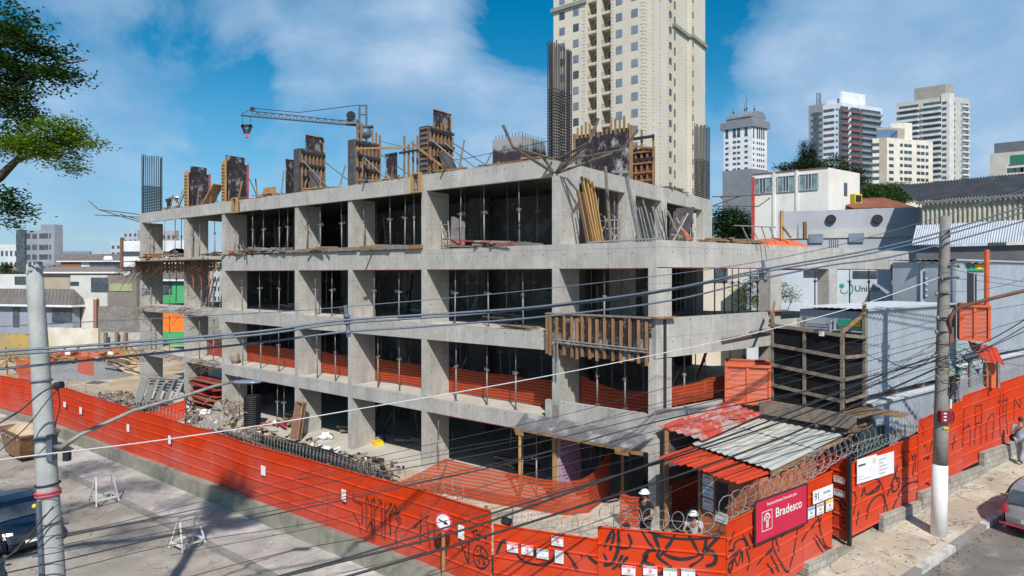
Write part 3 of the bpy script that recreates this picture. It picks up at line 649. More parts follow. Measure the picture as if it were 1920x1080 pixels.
s_.bar(wf(0, -.2, 1.9), wf(wl, -.2, 2.3), .08); s_.build('stud', M['wood'], r)
w_ = MB(); w_.ob(wf(-.05, -.2, 2.4), DL * 1.3, DR * .05, UP * .15); w_.ob(wf(0, -.2, 1.35), DL * 1.3, DR * .05, UP * .13); w_.build('waler', M['dark'], r)
MB().ob(wf(0, 0, 0), DL * wl, DR * .03, UP * 2.0).build('plywood_panel', mat('brown_ply', (.13, .05, .035), (.07, .035, .03), .5, 2.5), r)

# box forms hung on the top band
for (px, lab) in ((441, 'small yellow timber pocket form on the top band, the left one'), (777, 'small yellow timber pocket form on the top band, the right one')):
    t = ft(px); r = thing('pocket_form', lab, 'formwork', F(t, -.1, 11.8), 'timber pocket forms on the top band')
    w = .62; f = MB(); z0 = 11.78; hh = .85
    for k in (0, .48): f.ob(F(t - k, -.26, z0), -DL * .13, DR * .12, UP * hh)
    for zz in (0, hh - .06): f.ob(F(t - .13, -.26, z0 + zz), -DL * .35, DR * .1, UP * .06)
    f.build('frame', M['woody'], r); MB().ob(F(t - .13, -.13, z0 + .06), -DL * .35, DR * .02, UP * (hh - .12)).build('backing', M['ply'], r)
# beam formwork hung between the sixth column and the corner
r = thing('beam_formwork', 'stained dark plywood beam form with vertical timber battens left of the corner column', 'formwork', F(-2, -.2, 5.4))
zb, zt = 5.42, 6.85
MB().ob(F(.15, -.12, zb), -DL * 4.0, DR * .03, UP * (zt - zb)).build('plywood_panel', M['ply'], r)
s_ = MB()
for k, u in enumerate((.0, .14, .42, .74, 1.06, 1.27, 1.48, 1.78, 2.06, 2.36, 2.68, 2.98, 3.3, 3.62, 3.9)): s_.ob(F(.15 - u, -.2, zb - (.05 * (k % 3))), -DL * .085, DR * .08, UP * (zt - zb))
s_.build('batten', M['wood'], r)
MB().ob(F(.15, -.22, zt), -DL * 4.1, DR * .3, UP * .05).build('cap_board', M['woodg'], r)
t_ = MB(); t_.tube([F(-.3, -.26, 5.95), F(-3.9, -.26, 5.85)], .035, 6); t_.tube([F(-.3, -.26, 5.86), F(-3.9, -.26, 5.76)], .03, 6); t_.build('clamp_tube', M['steel'], r)
MB().tube([F(-.25, -.26, 5.95), F(-.28, -.26, 4.75)], .03, 6).build('clamp_tube', M['steel'], r)
MB().tube([F(-.4, -.26, 5.95), F(-.42, -.26, 4.75)], .03, 6).build('clamp_tube', M['steel'], r)
# wood trim on the corner
o = MB().ob(G(-.15, -.2, 6.86), DS * .95, NS * .5, UP * .05).build('timber_collar', M['wood']); tag(o, 'flat timber collar wrapped round the corner column above the beam form', 'timber')
o = MB().ob(G(6.3, -.18, 6.86), DS * 1.1, NS * .3, UP * .05).build('timber_collar', M['wood']); tag(o, 'flat timber collar at the foot of the column left of the grey container', 'timber')
o = MB().ob(G(.35, -.02, 3.9), DS * .14, -NS * -.015, UP * 2.9).build('paint_stripe', M['dark']); tag(o, 'dark vertical strip on the corner column below the timber collar', 'strip')

# ================================================================= rebar cages
def cage(base, u, wu, v, wv, h, ht, nu, nv, label, fill=False, r=.025):
    c = thing('rebar_cage', label, 'rebar cage', base)
    b = MB(); pts = [(i / (nu - 1) * wu, j * wv) for i in range(nu) for j in (0, 1)] + [(i * wu, j / (nv - 1) * wv) for j in range(1, nv - 1) for i in (0, 1)]
    for (p, q) in pts:
        hh = h + random.uniform(-.12, .05); p0 = base + u * p + v * q
        b.tube([p0, p0 + UP * hh * .6, p0 + UP * hh + u * random.uniform(-.015, .015)], r, 5)
    b.build('vertical_bars', M['rebar'], c)
    s = MB(); k = 0
    while k * .11 < ht:
        z = .05 + k * .11; q = [base, base + u * wu, base + u * wu + v * wv, base + v * wv]
        for i in range(4): s.tube([q[i] + UP * z, q[(i + 1) % 4] + UP * z], r * .75, 4)
        if nu > 6: s.tube([base + u * wu * .5 + UP * z, base + u * wu * .5 + v * wv + UP * z], r * .7, 4)
        k += 1
    s.build('ties', M['rebar'], c); return c
cage(F(34.2, .1, ZR), DR, 1.2, -DL, .3, 4.1, 1.95, 11, 3, 'slim cage of vertical rebar above the left end of the roof')
cage(F(-.02, .15, ZR), DR, 1.15, DL, .3, 4.35, 2.55, 11, 4, 'tall dark cage of rebar rising from the front corner of the roof')
cage(Rt(15.0, .1, ZR - .5), DR, 1.4, DL, .35, 4.7, 2.7, 10, 3, 'dense rebar cage at the right end of the roof against the tower', r=.022)

# ================================================================= steel brackets of the catch platform
def bracket(label, segs, r=.038):
    c = thing('steel_bracket', label, 'bracket', Wp(*segs[0][0]))
    for s in segs: MB().tube([Wp(*p) for p in s], r, 6).build('tube', M['rustg'], c)
M['rustg'] = mat('weathered_steel_tube', (.2, .17, .14), (.12, .09, .07), .6, 5, metal=.2)
bracket('bent steel bracket of tubes reaching left from the front corner of the roof', [[(1038, 324, 22.85), (962, 276, 21.2), (943, 234, 21.0)], [(962, 276, 21.2), (1036, 298, 22.8)], [(1017, 293, 22.5), (1037, 322, 22.85)]], .05)
bracket('bent steel bracket of tubes reaching up and right over the front corner of the roof', [[(1041, 324, 22.8), (1105, 267, 21.3), (1122, 222, 21.2)], [(1105, 267, 21.3), (1048, 298, 22.7)], [(1062, 290, 22.5), (1045, 320, 22.8)]], .05)
bracket('long low steel bracket of tubes reaching right from the front corner of the roof', [[(1044, 325, 22.8), (1148, 287, 21.9)], [(1085, 296, 23.2), (1168, 281, 22), (1196, 243, 21.8)], [(1048, 322, 22.8), (1100, 280, 22.4)]], .045)
bracket('thin steel bracket reaching left beyond the left end of the roof', [[(262, 416, 43.7), (185, 393, 42), (166, 376, 41.8)], [(262, 402, 43.7), (185, 393, 42)], [(262, 407, 43.7), (178, 403, 42)], [(262, 412, 43.7), (225, 402, 43)]], .035)
bracket('thin steel bracket reaching right beyond the right end of the top floor', [[(1336, 369, 36), (1425, 366, 34), (1448, 344, 33.8)], [(1336, 386, 36), (1422, 387, 34), (1444, 371, 33.8)], [(1336, 386, 36), (1390, 367, 34.8)], [(1350, 368, 35.7), (1370, 386, 35.3)]], .035)
# ================================================================= orange sheet fences
RIBS = [.03, .46, .90, 1.34, 1.78, 2.22, 2.66]
def prof(v):
    o = 0
    for r in RIBS:
        d = abs(v - r)
        if d < .04: o = max(o, .034 * math.cos(d / .04 * math.pi / 2))
    return o
def vstations(h):
    s = {0.0, h}
    for r in RIBS:
        for d in (-.041, -.024, -.009, .009, .024, .041):
            if 0 < r + d < h: s.add(round(r + d, 4))
    return sorted(s)
class Run:
    def __init__(s, A, B, zt, zb, label, name='sheet_fence', wav=.03, grp='orange sheet fences round the site'):
        s.A = V2(A.x, A.y); s.B = V2(B.x, B.y); s.L = (s.B - s.A).length; s.D = (s.B - s.A) / s.L
        n = Vector((s.D.y, -s.D.x, 0)); s.N = n if n.dot(V2(0, 0) - s.A) > 0 else -n
        s.zt = zt; s.zb = zb; s.wav = wav; s.sd = random.random() * 20
        s.root = thing(name, label, 'fence', s.P(s.L / 2, zb(s.L / 2)), grp)
        mb = MB(); nu = max(2, int(s.L / .5)); H = max(zt(0) - zb(0), zt(s.L) - zb(s.L), zt(s.L / 2) - zb(s.L / 2)); vs = vstations(H)
        def fn(u, v):
            uu = u * s.L; d = vs[int(round(v * (len(vs) - 1)))]; d = min(d, zt(uu) - zb(uu)); return s.Q(uu, zt(uu) - d)
        def uvf(u, v):
            uu = u * s.L; d = vs[int(round(v * (len(vs) - 1)))]; return (uu, H - d)
        mb.grid(fn, nu, len(vs) - 1, uvf)
        # back of the sheet and its posts
        s.body = mb.build('sheet', M['fence'], s.root)
        pb = MB(); k = .4
        while k < s.L: pb.ob(s.P(k, zb(k)) - s.N * (.1 + s.wav * 1.2), s.D * .07, s.N * .06, UP * (zt(k) - zb(k) - .05)); k += 2.4
        if s.L > 1: pb.build('post', M['woodg'], s.root)
    def bow(s, u): return s.wav * noise.noise(Vector((u * .35, s.sd, 0)))
    def P(s, u, z): return s.A + s.D * u + UP * z
    def Q(s, u, z): return s.P(u, z) + s.N * (prof(s.zt(u) - z) + s.bow(u))
    def uz(s, px, py):
        u = tline(s.A, s.D, px); return u, zat(py, (s.A + s.D * u).y)
    def stroke(s, mb, pts, w):
        q = [s.uz(*p) for p in pts]
        if len(q) > 3:
            P = [Vector((a, b, 0)) for a, b in q]; q = []
            for i in range(len(P) - 1):
                a = P[max(i - 1, 0)]; b, c = P[i], P[i + 1]; d = P[min(i + 2, len(P) - 1)]
                for k in range(5): t = k / 5; v = .5 * ((2 * b) + (c - a) * t + (2 * a - 5 * b + 4 * c - d) * t * t + (3 * b - a - 3 * c + d) * t ** 3); q.append((v.x, v.y))
            q.append((P[-1].x, P[-1].y))
        q2 = [q[0]]
        for a, b in zip(q, q[1:]):
            n = max(1, int(math.hypot(b[0] - a[0], b[1] - a[1]) / .05))
            for i in range(1, n + 1): q2.append((a[0] + (b[0] - a[0]) * i / n, a[1] + (b[1] - a[1]) * i / n))
        rows = []
        for i, (u, z) in enumerate(q2):
            a = q2[max(0, i - 1)]; b = q2[min(len(q2) - 1, i + 1)]; dx, dz = b[0] - a[0], b[1] - a[1]; l = math.hypot(dx, dz) or 1
            ww = w * (.75 + .5 * noise.noise(Vector((u * 3, z * 3, s.sd)))) / 2
            if i in (0, len(q2) - 1): ww *= .5
            rows.append([s.Q(u - dz / l * ww * k, z + dx / l * ww * k) + s.N * .009 for k in (-1, -.33, .33, 1)])
        for r0, r1 in zip(rows, rows[1:]):
            for k in range(3): mb.quad(r0[k], r1[k], r1[k + 1], r0[k + 1])
    def graffiti(s, strokes, w=.06):
        w *= 1.35
        for st in strokes:
            ww = w
            if isinstance(st[0], (int, float)): ww, st = st[0], st[1:]
            mb = MB(); s.stroke(mb, st, ww); mb.build('graffiti_stroke', M['spray'], s.root)
    def panel(s, px0, py0, px1, py1, th=.012, out=.066):
        u0, za = s.uz(px0, py0); u1, zb = s.uz(px1, py1); return u0, u1, zb, za, out
def zl2(*pts):
    def f(u):
        for (a, za), (b, zb) in zip(pts, pts[1:]):
            if u <= b: return za + (zb - za) * max(0, (u - a)) / (b - a)
        return pts[-1][1]
    return f
LW = lambda u: u      # long fence param from C1
longf = Run(C1, L_(44, 0), zl2((0, 1.87), (12, 1.66), (34, 1.63), (45, 1.15)), zl2((0, -.33), (12, -.47), (34, -.72), (45, -1.2)), 'long orange ribbed sheet fence running away to the left in front of the building', wav=.12)
front = Run(C1 + V2(.01, -.01), C2, lambda u: 1.5, lambda u: -.75, 'low orange fence section with black curved graffiti, left of the fence corner')
corner = Run(C2 + V2(.0, -.03), C3, lambda u: 1.84, lambda u: -.75, 'orange fence section in the lower middle with looping black graffiti and four notices')
right1 = Run(C3 + V2(.01, 0), C4, lambda u: 2.2 + .07 * u, zl2((0, -.3), (5.2, .24)), 'orange fence section carrying the crimson banner')
notch = Run(F0 - NF * 1.6, F0 + V2(0, -.02), lambda u: 2.72, lambda u: .22, 'short orange fence return beside the black gate post')
segs = [(0, 4.05, 2.62, 2.92, .36, .74), (4.05, 7.3, 3.38, 3.72, .85, 1.05), (7.3, 13.2, 3.86, 4.2, 1.15, 1.66), (13.2, 24, 4.45, 5.3, 1.7, 2.5)]
LBL = ['orange fence section with white notice board right of the black gate post', 'orange fence section behind the right concrete pole', 'orange fence section with tall black lettering right of the concrete pole', 'farthest orange fence section going up the street at the right edge']
rr = []
for (a, b, t0, t1, b0, b1), lb in zip(segs, LBL):
    rr.append(Run(F0 + DF * a, F0 + DF * b, zl2((0, t0), (b - a, t1)), zl2((0, b0), (b - a, b1)), lb))
# concrete bases
def base(A, B, zt, zbm, label, m, out=.14, inn=-.12, n=12):
    D = (B - A).normalized(); N_ = Vector((D.y, -D.x, 0)); N_ = N_ if N_.dot(-A) > 0 else -N_; L = (B - A).length
    mb = MB()
    for i in range(n):
        u0, u1 = L * i / n, L * (i + 1) / n
        p = A + D * u0; q = A + D * u1
        a = [p + N_ * out, q + N_ * out, q + N_ * inn, p + N_ * inn]; z1 = [zt(u0), zt(u1), zt(u1), zt(u0)]; z0 = [zbm(u0), zbm(u1), zbm(u1), zbm(u0)]
        T = [x + UP * z for x, z in zip(a, z1)]; Bm = [x + UP * z for x, z in zip(a, z0)]
        for k in ((0, 1), (2, 3)): mb.quad(Bm[k[0]], Bm[k[1]], T[k[1]], T[k[0]], [(u0, z0[k[0]]), (u1, z0[k[1]]), (u1, z1[k[1]]), (u0, z1[k[0]])] if k[0] == 0 else None)
        mb.quad(T[0], T[1], T[2], T[3])
        if i == 0: mb.quad(Bm[3], Bm[0], T[0], T[3])
        if i == n - 1: mb.quad(Bm[1], Bm[2], T[2], T[1])
    return tag(mb.build('fence_base', m), label, 'low wall')
base(longf.A - longf.D * .2, longf.B, lambda u: longf.zb(u) + .012, lambda u: longf.zb(u) - .9, 'stained low concrete wall under the long orange fence', M['basec'], .22, n=44)
base(C1, C2, lambda u: -.74, lambda u: -1.7, 'low concrete wall under the low orange fence section', M['basec'])
base(C2, C3, lambda u: -.74, lambda u: -1.7, 'low concrete wall under the orange section with four notices', M['basec'])
base(C3 + DS * 3.5, C4, lambda u: .27, lambda u: -.5, 'pale concrete block plinth under the right end of the banner fence', M['block'], .16)
base(C3, C3 + DS * 3.48, lambda u: -.28 + .05 * u, lambda u: -.9, 'lower concrete plinth below the crimson banner', M['block'], .15)
base(C4, F0, lambda u: .12, lambda u: -.3, 'low concrete sill in the gate opening', M['basec'])
for (a, b, zt, lb) in ((1.5, 3.95, .72, 'first raised block plinth right of the black gate post'), (3.95, 5.9, 1.0, 'second raised block plinth behind the concrete pole'), (5.9, 8.6, 1.12, 'third raised block plinth right of the concrete pole'), (8.6, 11.8, 1.62, 'tall stepped block plinth near the walking person'), (11.8, 24, 2.0, 'last block plinth at the right edge')):
    base(F0 + DF * a, F0 + DF * (b - .01), lambda u: zt, lambda u, a=a: zr(a + u) - .2, 'stepped concrete ' + lb.replace('block ', '', 1), M['block'], .2 if zt > .8 else .17, .02)
# black gate post
p = F0 + V2(-.1, -.06); o = MB().cb((p.x, p.y, .1), .1, .1, 2.7, .6).build('gate_post', M['black']); tag(o, 'slim black gate post between the banner fence and the right fence', 'post')

# graffiti, traced from the wall
S = lambda x0, y0, k, *p: [(x0 + a / k, y0 + b / k) for a, b in p]
a4 = lambda *p: S(640, 810, 4, *p)
longf.graffiti([a4(*p) for p in (
    ((85, 455), (85, 520), (150, 545)), ((150, 520), (155, 640), (150, 700)), ((80, 605), (130, 690), (150, 770)), ((185, 480), (188, 640), (185, 760)), ((185, 480), (215, 560), (245, 490)), ((225, 500), (225, 640), (230, 790)),
    ((245, 500), (245, 640), (250, 780)), ((190, 740), (215, 670), (235, 740)), ((250, 590), (300, 520)), ((300, 520), (300, 660), (305, 810)), ((300, 520), (270, 505)), ((325, 530), (325, 700), (325, 820)), ((325, 620), (375, 540), (350, 540)), ((360, 600), (365, 790)),
    ((360, 640), (400, 545), (430, 680)), ((385, 620), (440, 600)), ((430, 640), (445, 680), (405, 740), (415, 850)), ((430, 690), (400, 640)), ((590, 605), (590, 700), (585, 850)), ((530, 725), (600, 660), (655, 630)), ((630, 640), (650, 760), (660, 880)), ((690, 690), (700, 800), (720, 870), (755, 770), (770, 740)), ((700, 700), (740, 720)), ((800, 730), (850, 750), (880, 770)), ((880, 770), (920, 860), (965, 985)), ((965, 985), (970, 850), (965, 820)), ((790, 930), (790, 860)),
    ((985, 745), (1040, 730)), ((1000, 740), (1010, 790)), ((1020, 760), (1060, 770), (1040, 810)), ((1060, 780), (1110, 790)), ((1095, 790), (1100, 840)),
    ((1010, 880), (1005, 940), (1030, 1000), (1080, 1015), (1115, 980), (1110, 910), (1075, 860), (1035, 845), (1010, 880)), ((1008, 920), (1060, 915), (1112, 935)), ((1030, 870), (1035, 900)), ((1060, 860), (1058, 900)), ((1045, 940), (1050, 985)), ((1075, 950), (1095, 990), (1070, 980)))], .042)
front.graffiti([(.11,) + tuple(a4(*p)) for p in (((1165, 910), (1200, 830), (1225, 815), (1225, 830)), ((1310, 890), (1345, 950), (1430, 985), (1520, 990), (1590, 950), (1615, 880)), ((1450, 930), (1465, 880)), ((1680, 895), (1730, 960), (1775, 1040)), ((1795, 925), (1810, 935)), ((1850, 930), (1920, 990)))], .1)
b4 = lambda *p: S(1100, 810, 4, *p)
corner.graffiti([b4(*p) for p in (((130, 870), (165, 790), (195, 735), (205, 780), (175, 890)), ((235, 730), (240, 850), (215, 940), (180, 990), (125, 1000)), ((215, 860), (300, 870), (335, 830), (310, 760)), ((125, 905), (150, 960), (140, 1000)), ((270, 920), (230, 1000), (190, 1030)), ((310, 930), (240, 1020)), ((395, 1010), (460, 920)),
    ((410, 735), (460, 820), (525, 900)), ((500, 760), (545, 880), (530, 930), (620, 1000)), ((460, 740), (560, 780), (700, 800), (850, 800), (960, 780), (1000, 790)), ((665, 765), (620, 840), (560, 920), (535, 930)), ((765, 770), (840, 900), (870, 930), (850, 960), (770, 1010)), ((900, 780), (870, 900), (750, 950), (640, 940), (560, 900)), ((985, 790), (880, 900)),
    ((525, 890), (470, 890), (435, 930), (450, 980), (510, 1000)), ((870, 895), (940, 895), (970, 940), (950, 990), (890, 1005)), ((540, 1070), (640, 1000)), ((810, 1060), (835, 1080)))], .075)
right1.graffiti([b4(*p) for p in (((1060, 890), (1100, 880), (1110, 830), (1160, 800), (1190, 830), (1200, 900), (1215, 960), (1200, 1040)), ((1110, 740), (1090, 780), (1065, 850)), ((1060, 950), (1150, 880), (1110, 940), (1060, 1000)), ((1060, 1010), (1075, 1050), (1105, 950), (1130, 1000), (1160, 890), (1165, 980)), ((1170, 770), (1225, 880)), ((1215, 755), (1255, 860)), ((1235, 960), (1230, 985)), ((1270, 1000), (1330, 920), (1390, 870)),
    ((1345, 980), (1400, 1060)), ((1375, 920), (1440, 1050)), ((1400, 780), (1395, 870), (1490, 1040), (1520, 1030)), ((1410, 780), (1440, 900)), ((1455, 785), (1520, 725)), ((1585, 700), (1560, 850), (1545, 930), (1520, 1020)), ((1610, 825), (1660, 740), (1740, 650)), ((1755, 640), (1750, 730), (1790, 850), (1835, 875)), ((1745, 720), (1735, 600)), ((1700, 790), (1770, 905)), ((1715, 765), (1800, 890)))], .055)
c4 = lambda *p: S(1440, 810, 4, *p)
notch.graffiti([c4(*p) for p in (((530, 510), (560, 580), (600, 590)), ((545, 500), (600, 560)), ((500, 560), (485, 650)), ((550, 640), (605, 650)), ((560, 670), (600, 690)))], .05)
rr[0].graffiti([c4(*p) for p in (((640, 440), (660, 490), (650, 560), (640, 620)), ((700, 490), (720, 420), (740, 470), (830, 400), (810, 440), (740, 470)), ((735, 660), (750, 560), (800, 490), (850, 470), (880, 530), (895, 600)), ((800, 340), (850, 400), (870, 500), (865, 600)), ((830, 330), (885, 310)), ((930, 590), (990, 450), (1050, 390), (1150, 370), (1215, 400)), ((1150, 340), (1210, 395)), ((1020, 130), (1010, 300)), ((1030, 200), (1025, 260)), ((890, 480), (940, 350), (975, 240)), ((940, 240), (960, 340), (985, 420)), ((935, 350), (930, 440), (970, 430), (985, 350), (940, 350)), ((1080, 165), (1095, 230), (1085, 340)), ((1110, 160), (1105, 300)), ((1080, 200), (1110, 170)),
    ((1175, 50), (1175, 180), (1160, 330)), ((1180, 170), (1200, 210), (1230, 60)), ((1200, 100), (1190, 170)), ((660, 700), (680, 590)))], .06)
rr[1].graffiti([c4(*p) for p in (((1400, 10), (1380, 130)), ((1355, 90), (1410, 70)))], .05)
d4 = lambda *p: S(1440, 640, 4, *p)
rr[2].graffiti([d4(*p) for p in (((1475, 505), (1465, 680), (1460, 815)), ((1465, 670), (1510, 630), (1520, 700), (1515, 790)), ((1555, 485), (1560, 620), (1550, 780)), ((1555, 490), (1605, 475), (1605, 610)), ((1560, 620), (1600, 610), (1600, 770)), ((1640, 600), (1640, 750)), ((1650, 600), (1690, 540), (1695, 640), (1685, 740)), ((1745, 380), (1740, 560), (1745, 715)), ((1770, 380), (1765, 540)), ((1795, 420), (1785, 560), (1800, 700)), ((1725, 455), (1800, 440)), ((1740, 570), (1790, 545)), ((1850, 420), (1845, 600)), ((1850, 430), (1890, 500), (1895, 420)))], .05)

# ================================================================= notices, banner, number board
def board(run, px0, py0, px1, py1, name, label, cat, m='paper', out=.07, grp=None, th=.012):
    """flat board on a fence run; corners: px0,py0 = top left, px1,py1 = bottom right (its own corner)"""
    u0, z1 = run.uz(px0, py0); u1, z0 = run.uz(px1, py1)
    if u0 > u1: pass
    r = thing(name, label, cat, run.P(u0, z0) + run.N * out, grp)
    o = run.P(u0, z0) + run.N * out; MB().ob(o, run.D * (u1 - u0), run.N * th, UP * (z1 - z0)).build('board', M[m] if isinstance(m, str) else m, r)
    r_u = run.D if (u1 > u0) else -run.D
    w = abs(u1 - u0); h = z1 - z0
    fo = run.P(u0, z0) + run.N * (out + th)
    def rect(x, y, ww, hh, mm, nm='print', k=.0025):
        q = fo + r_u * (x * w) + UP * (y * h) + run.N * k; MB().quad(q, q + r_u * ww * w, q + r_u * ww * w + UP * hh * h, q + UP * hh * h).build(nm, M[mm], r)
    return r, fo, r_u, w, h, rect
def notice(run, px0, py0, px1, py1, label, col, word):
    r, fo, ru, w, h, rect = board(run, px0, py0, px1, py1, 'notice', label, 'notice', grp='small white notices on the orange fences')
    rect(.02, .78, .96, .2, col, 'header')
    text('heading', word, h * .17, M['paper'], r, fo + ru * w * .5 + UP * h * .82, ru, UP, .0006, .004, 'CENTER')
    if col in ('redp',):
        ic = MB(); c = fo + ru * w * .5 + UP * h * .5 + run.N * .003
        for k in range(14):
            a0, a1 = 2 * math.pi * k / 14, 2 * math.pi * (k + 1) / 14; f = lambda a, q: c + (ru * math.cos(a) + UP * math.sin(a)) * q
            ic.quad(f(a0, h * .17), f(a0, h * .22), f(a1, h * .22), f(a1, h * .17))
        ic.quad(c - ru * .02 - UP * h * .12, c + ru * .02 - UP * h * .12, c + ru * .03 + UP * h * .1, c - ru * .01 + UP * h * .1); ic.build('symbol', M['redp'], r)
    else: rect(.46, .38, .08, .22, 'inkb', 'symbol')
    rect(.12, .16, .76, .06, 'inkb'); rect(.2, .06, .6, .05, 'inkb')
    return r
notice(front, 952.5, 1014, 973, 1035, 'white notice with red header, leftmost of the row on the low fence section', 'redp', 'ATENÇÃO')
notice(front, 979.5, 1019, 1001, 1040, 'white notice with red header, second of the row on the low fence section', 'redp', 'ATENÇÃO')
notice(front, 1008, 1025.5, 1030, 1047, 'white notice with green header on the low fence section', 'greenp', 'SEGURANÇA')
notice(front, 1035.5, 1002, 1057.5, 1023, 'white notice with red header set higher than the row on the low fence section', 'redp', 'ATENÇÃO')
r, fo, ru, w, h, rect = board(front, 1042, 1029, 1058, 1055, 'notice', 'tall white typed notice at the right end of the row on the low fence section', 'notice', grp='small white notices on the orange fences')
for k in range(6): rect(.12, .85 - .14 * k, .76, .05, 'inkb')
notice(corner, 1166, 1057, 1191.5, 1077, 'white notice with red header and ring symbol, leftmost of the four at the bottom', 'redp', 'ATENÇÃO')
notice(corner, 1206, 1058, 1232, 1078, 'white notice with red header, second of the four at the bottom', 'redp', 'ATENÇÃO')
notice(corner, 1243.5, 1062, 1269, 1086, 'white notice with green header, third of the four at the bottom', 'greenp', 'SEGURANÇA')
notice(corner, 1277, 1063, 1303, 1087, 'white notice with green header, rightmost of the four at the bottom', 'greenp', 'SEGURANÇA')
for i, (x, y0, y1) in enumerate(((1509.5, 952, 968), (1526.5, 945, 961), (1544, 938, 954))):
    lb = ['blue headed', 'grey headed', 'yellow headed'][i]
    r, fo, ru, w, h, rect = board(right1, x, y0, x + 13, y1 - 1, 'notice', 'small white %s notice under the number board' % lb, 'notice', grp='small white notices on the orange fences')
    rect(.05, .72, .9, .24, ['bluep', 'inkb', 'yellowp'][i], 'header'); rect(.35, .34, .3, .26, 'inkb', 'symbol'); rect(.15, .1, .7, .1, 'inkb')
for i, (y0, y1) in enumerate(((890, 905), (915, 930))):
    r, fo, ru, w, h, rect = board(notch, 1566, y0, 1587, y1 + 3, 'notice', 'white %s notice on the fence return by the gate post' % ('upper', 'lower')[i], 'notice', grp='small white notices on the orange fences')
    rect(.08, .74, .84, .18, ['redp', 'ink'][i], 'header'); rect(.15, .45, .3, .15, 'inkb'); rect(.55, .45, .3, .15, 'redp' if not i else 'inkb'); rect(.12, .12, .76, .1, 'inkb')
# papers on the long fence
for i, (x, y0, y1) in enumerate(((497, 874, 889), (648, 918, 937), (868, 985, 1007), (321, 817, 831), (243, 796, 808), (154, 764, 775), (124, 754, 762), (98, 747, 754), (872.5, 0, 0))[:8]):
    w_ = 6 if x < 400 else 8 if x < 800 else 11
    if x < 400: w_ = 4.5
    r, fo, ru, w, h, rect = board(longf, x + w_ / 2, y0, x - w_ / 2, y1, 'paper_sheet', 'narrow white paper taped to the long orange fence, %s from the right' % ORDN[{868: 0, 648: 1, 497: 2, 321: 3, 243: 4, 154: 5, 124: 6, 98: 7}[x]], 'paper', grp='white papers on the long orange fence')
# crimson banner
r, fo, ru, w, h, rect = board(right1, 1410, 940.5, 1504.5, 976.5, 'banner', 'crimson banner with white lettering and a square emblem on the orange fence', 'banner', 'banner', .09, th=.03)
f = MB(); o0 = fo - right1.N * .032
for (a, b, c, d) in ((-.02, -.03, .014, 1.06), (1.006, -.03, .014, 1.06), (-.02, -.04, 1.04, .03), (-.02, 1.005, 1.04, .03)): f.ob(o0 + ru * a * w + UP * b * h, ru * c * w, right1.N * .045, UP * d * h)
f.build('frame', M['dark'], r)
text('lettering', 'Bradesco', h * .33, M['white'], r, fo + ru * w * .36 + UP * h * .46, ru, UP, .0045, .004, sx=1.0)
text('lettering', 'Empreendimento Financiado pelo', h * .105, M['white'], r, fo + ru * w * .2 + UP * h * .835, ru, UP, .001, .004, sx=.95)
em = MB(); c = fo + ru * w * .2 + UP * h * .47 + right1.N * .005
def arc(mb, c, ru, r0, r1, a0, a1, n=12, ky=1.0):
    f = lambda a, q: c + ru * math.cos(a) * q + UP * math.sin(a) * q * ky
    for k in range(n):
        a, b = a0 + (a1 - a0) * k / n, a0 + (a1 - a0) * (k + 1) / n; mb.quad(f(a, r1), f(b, r1), f(b, r0), f(a, r0))
sw, sh = .235, .255
for (x0, y0, x1, y1) in ((-sw, -sh, sw, -sh + .018), (-sw, sh - .018, sw, sh), (-sw, -sh, -sw + .018, sh), (sw - .018, -sh, sw, sh)):
    em.quad(c + ru * x0 + UP * y0, c + ru * x1 + UP * y0, c + ru * x1 + UP * y1, c + ru * x0 + UP * y1)
arc(em, c + UP * .05, ru, .105, .145, math.radians(-10), math.radians(200)); arc(em, c + UP * .03, ru, .05, .075, math.radians(-20), math.radians(190))
for x in (-.035, .025): em.quad(c + ru * x - UP * .19, c + ru * (x + .035) - UP * .19, c + ru * (x + .035) + UP * .02, c + ru * x + UP * .02)
em.build('emblem', M['white'], r)
# number board
r, fo, ru, w, h, rect = board(right1, 1519.5, 920, 1556.5, 930, 'number_board', 'white board with number 91 above three small notices', 'sign')
text('number', '91', h * .8, M['ink'], r, fo + ru * w * .06 + UP * h * .24, ru, UP, .002, .004, sx=.95); text('lettering', 'PORTARIA', h * .24, M['ink'], r, fo + ru * w * .5 + UP * h * .5, ru, UP, .001, .004, sx=.9)
rect(.28, .12, .16, .05, 'inkb'); rect(.78, .2, .14, .05, 'inkb')
# stepped white notice board on the right fence
r = thing('notice_board', 'large stepped white notice board of small print on the orange fence by the gate post', 'sign', rr[0].P(.2, 1.0))
u0, z1 = rr[0].uz(1602, 867); u1, _ = rr[0].uz(1639, 850); u2, z3 = rr[0].uz(1671, 846.5); zbt = zat(907, (F0 + DF * u0).y); q = lambda u, z: rr[0].P(u, z) + rr[0].N * .075
zz2 = zat(884, (F0 + DF * u2).y)
MB().ob(q(u0, zbt), DF * (u1 - u0), rr[0].N * .012, UP * (z1 - zbt + .1)).build('board', M['paper'], r); MB().ob(q(u1 + .001, zz2 - .02), DF * (u2 - u1), rr[0].N * .012, UP * (z3 - zz2 + .05)).build('board', M['paper'], r)
pr = MB(); nn = rr[0].N * .015
def ln(u, z, l, t=.018): pr.quad(q(u, z) + nn, q(u + l, z) + nn, q(u + l, z + t) + nn, q(u, z + t) + nn)
for k in range(5): ln(u1 + .12, z3 - .12 - k * .11, (.42, .25, .45, .5, .35)[k], .03)
for k in range(4): ln(u0 + .05, z1 - .45 - k * .09, (.28, .2, .24, .16)[k])
ln(u0 + .3, zbt + .1, .45)
pr.build('print', M['inkb'], r); pr2 = MB(); pr2.quad(*[q(u0 + .06 + x, z1 - .13 + y) + nn for x, y in ((0, 0), (.4, 0), (.4, .06), (0, .06))]); pr2.build('heading', M['ink'], r)
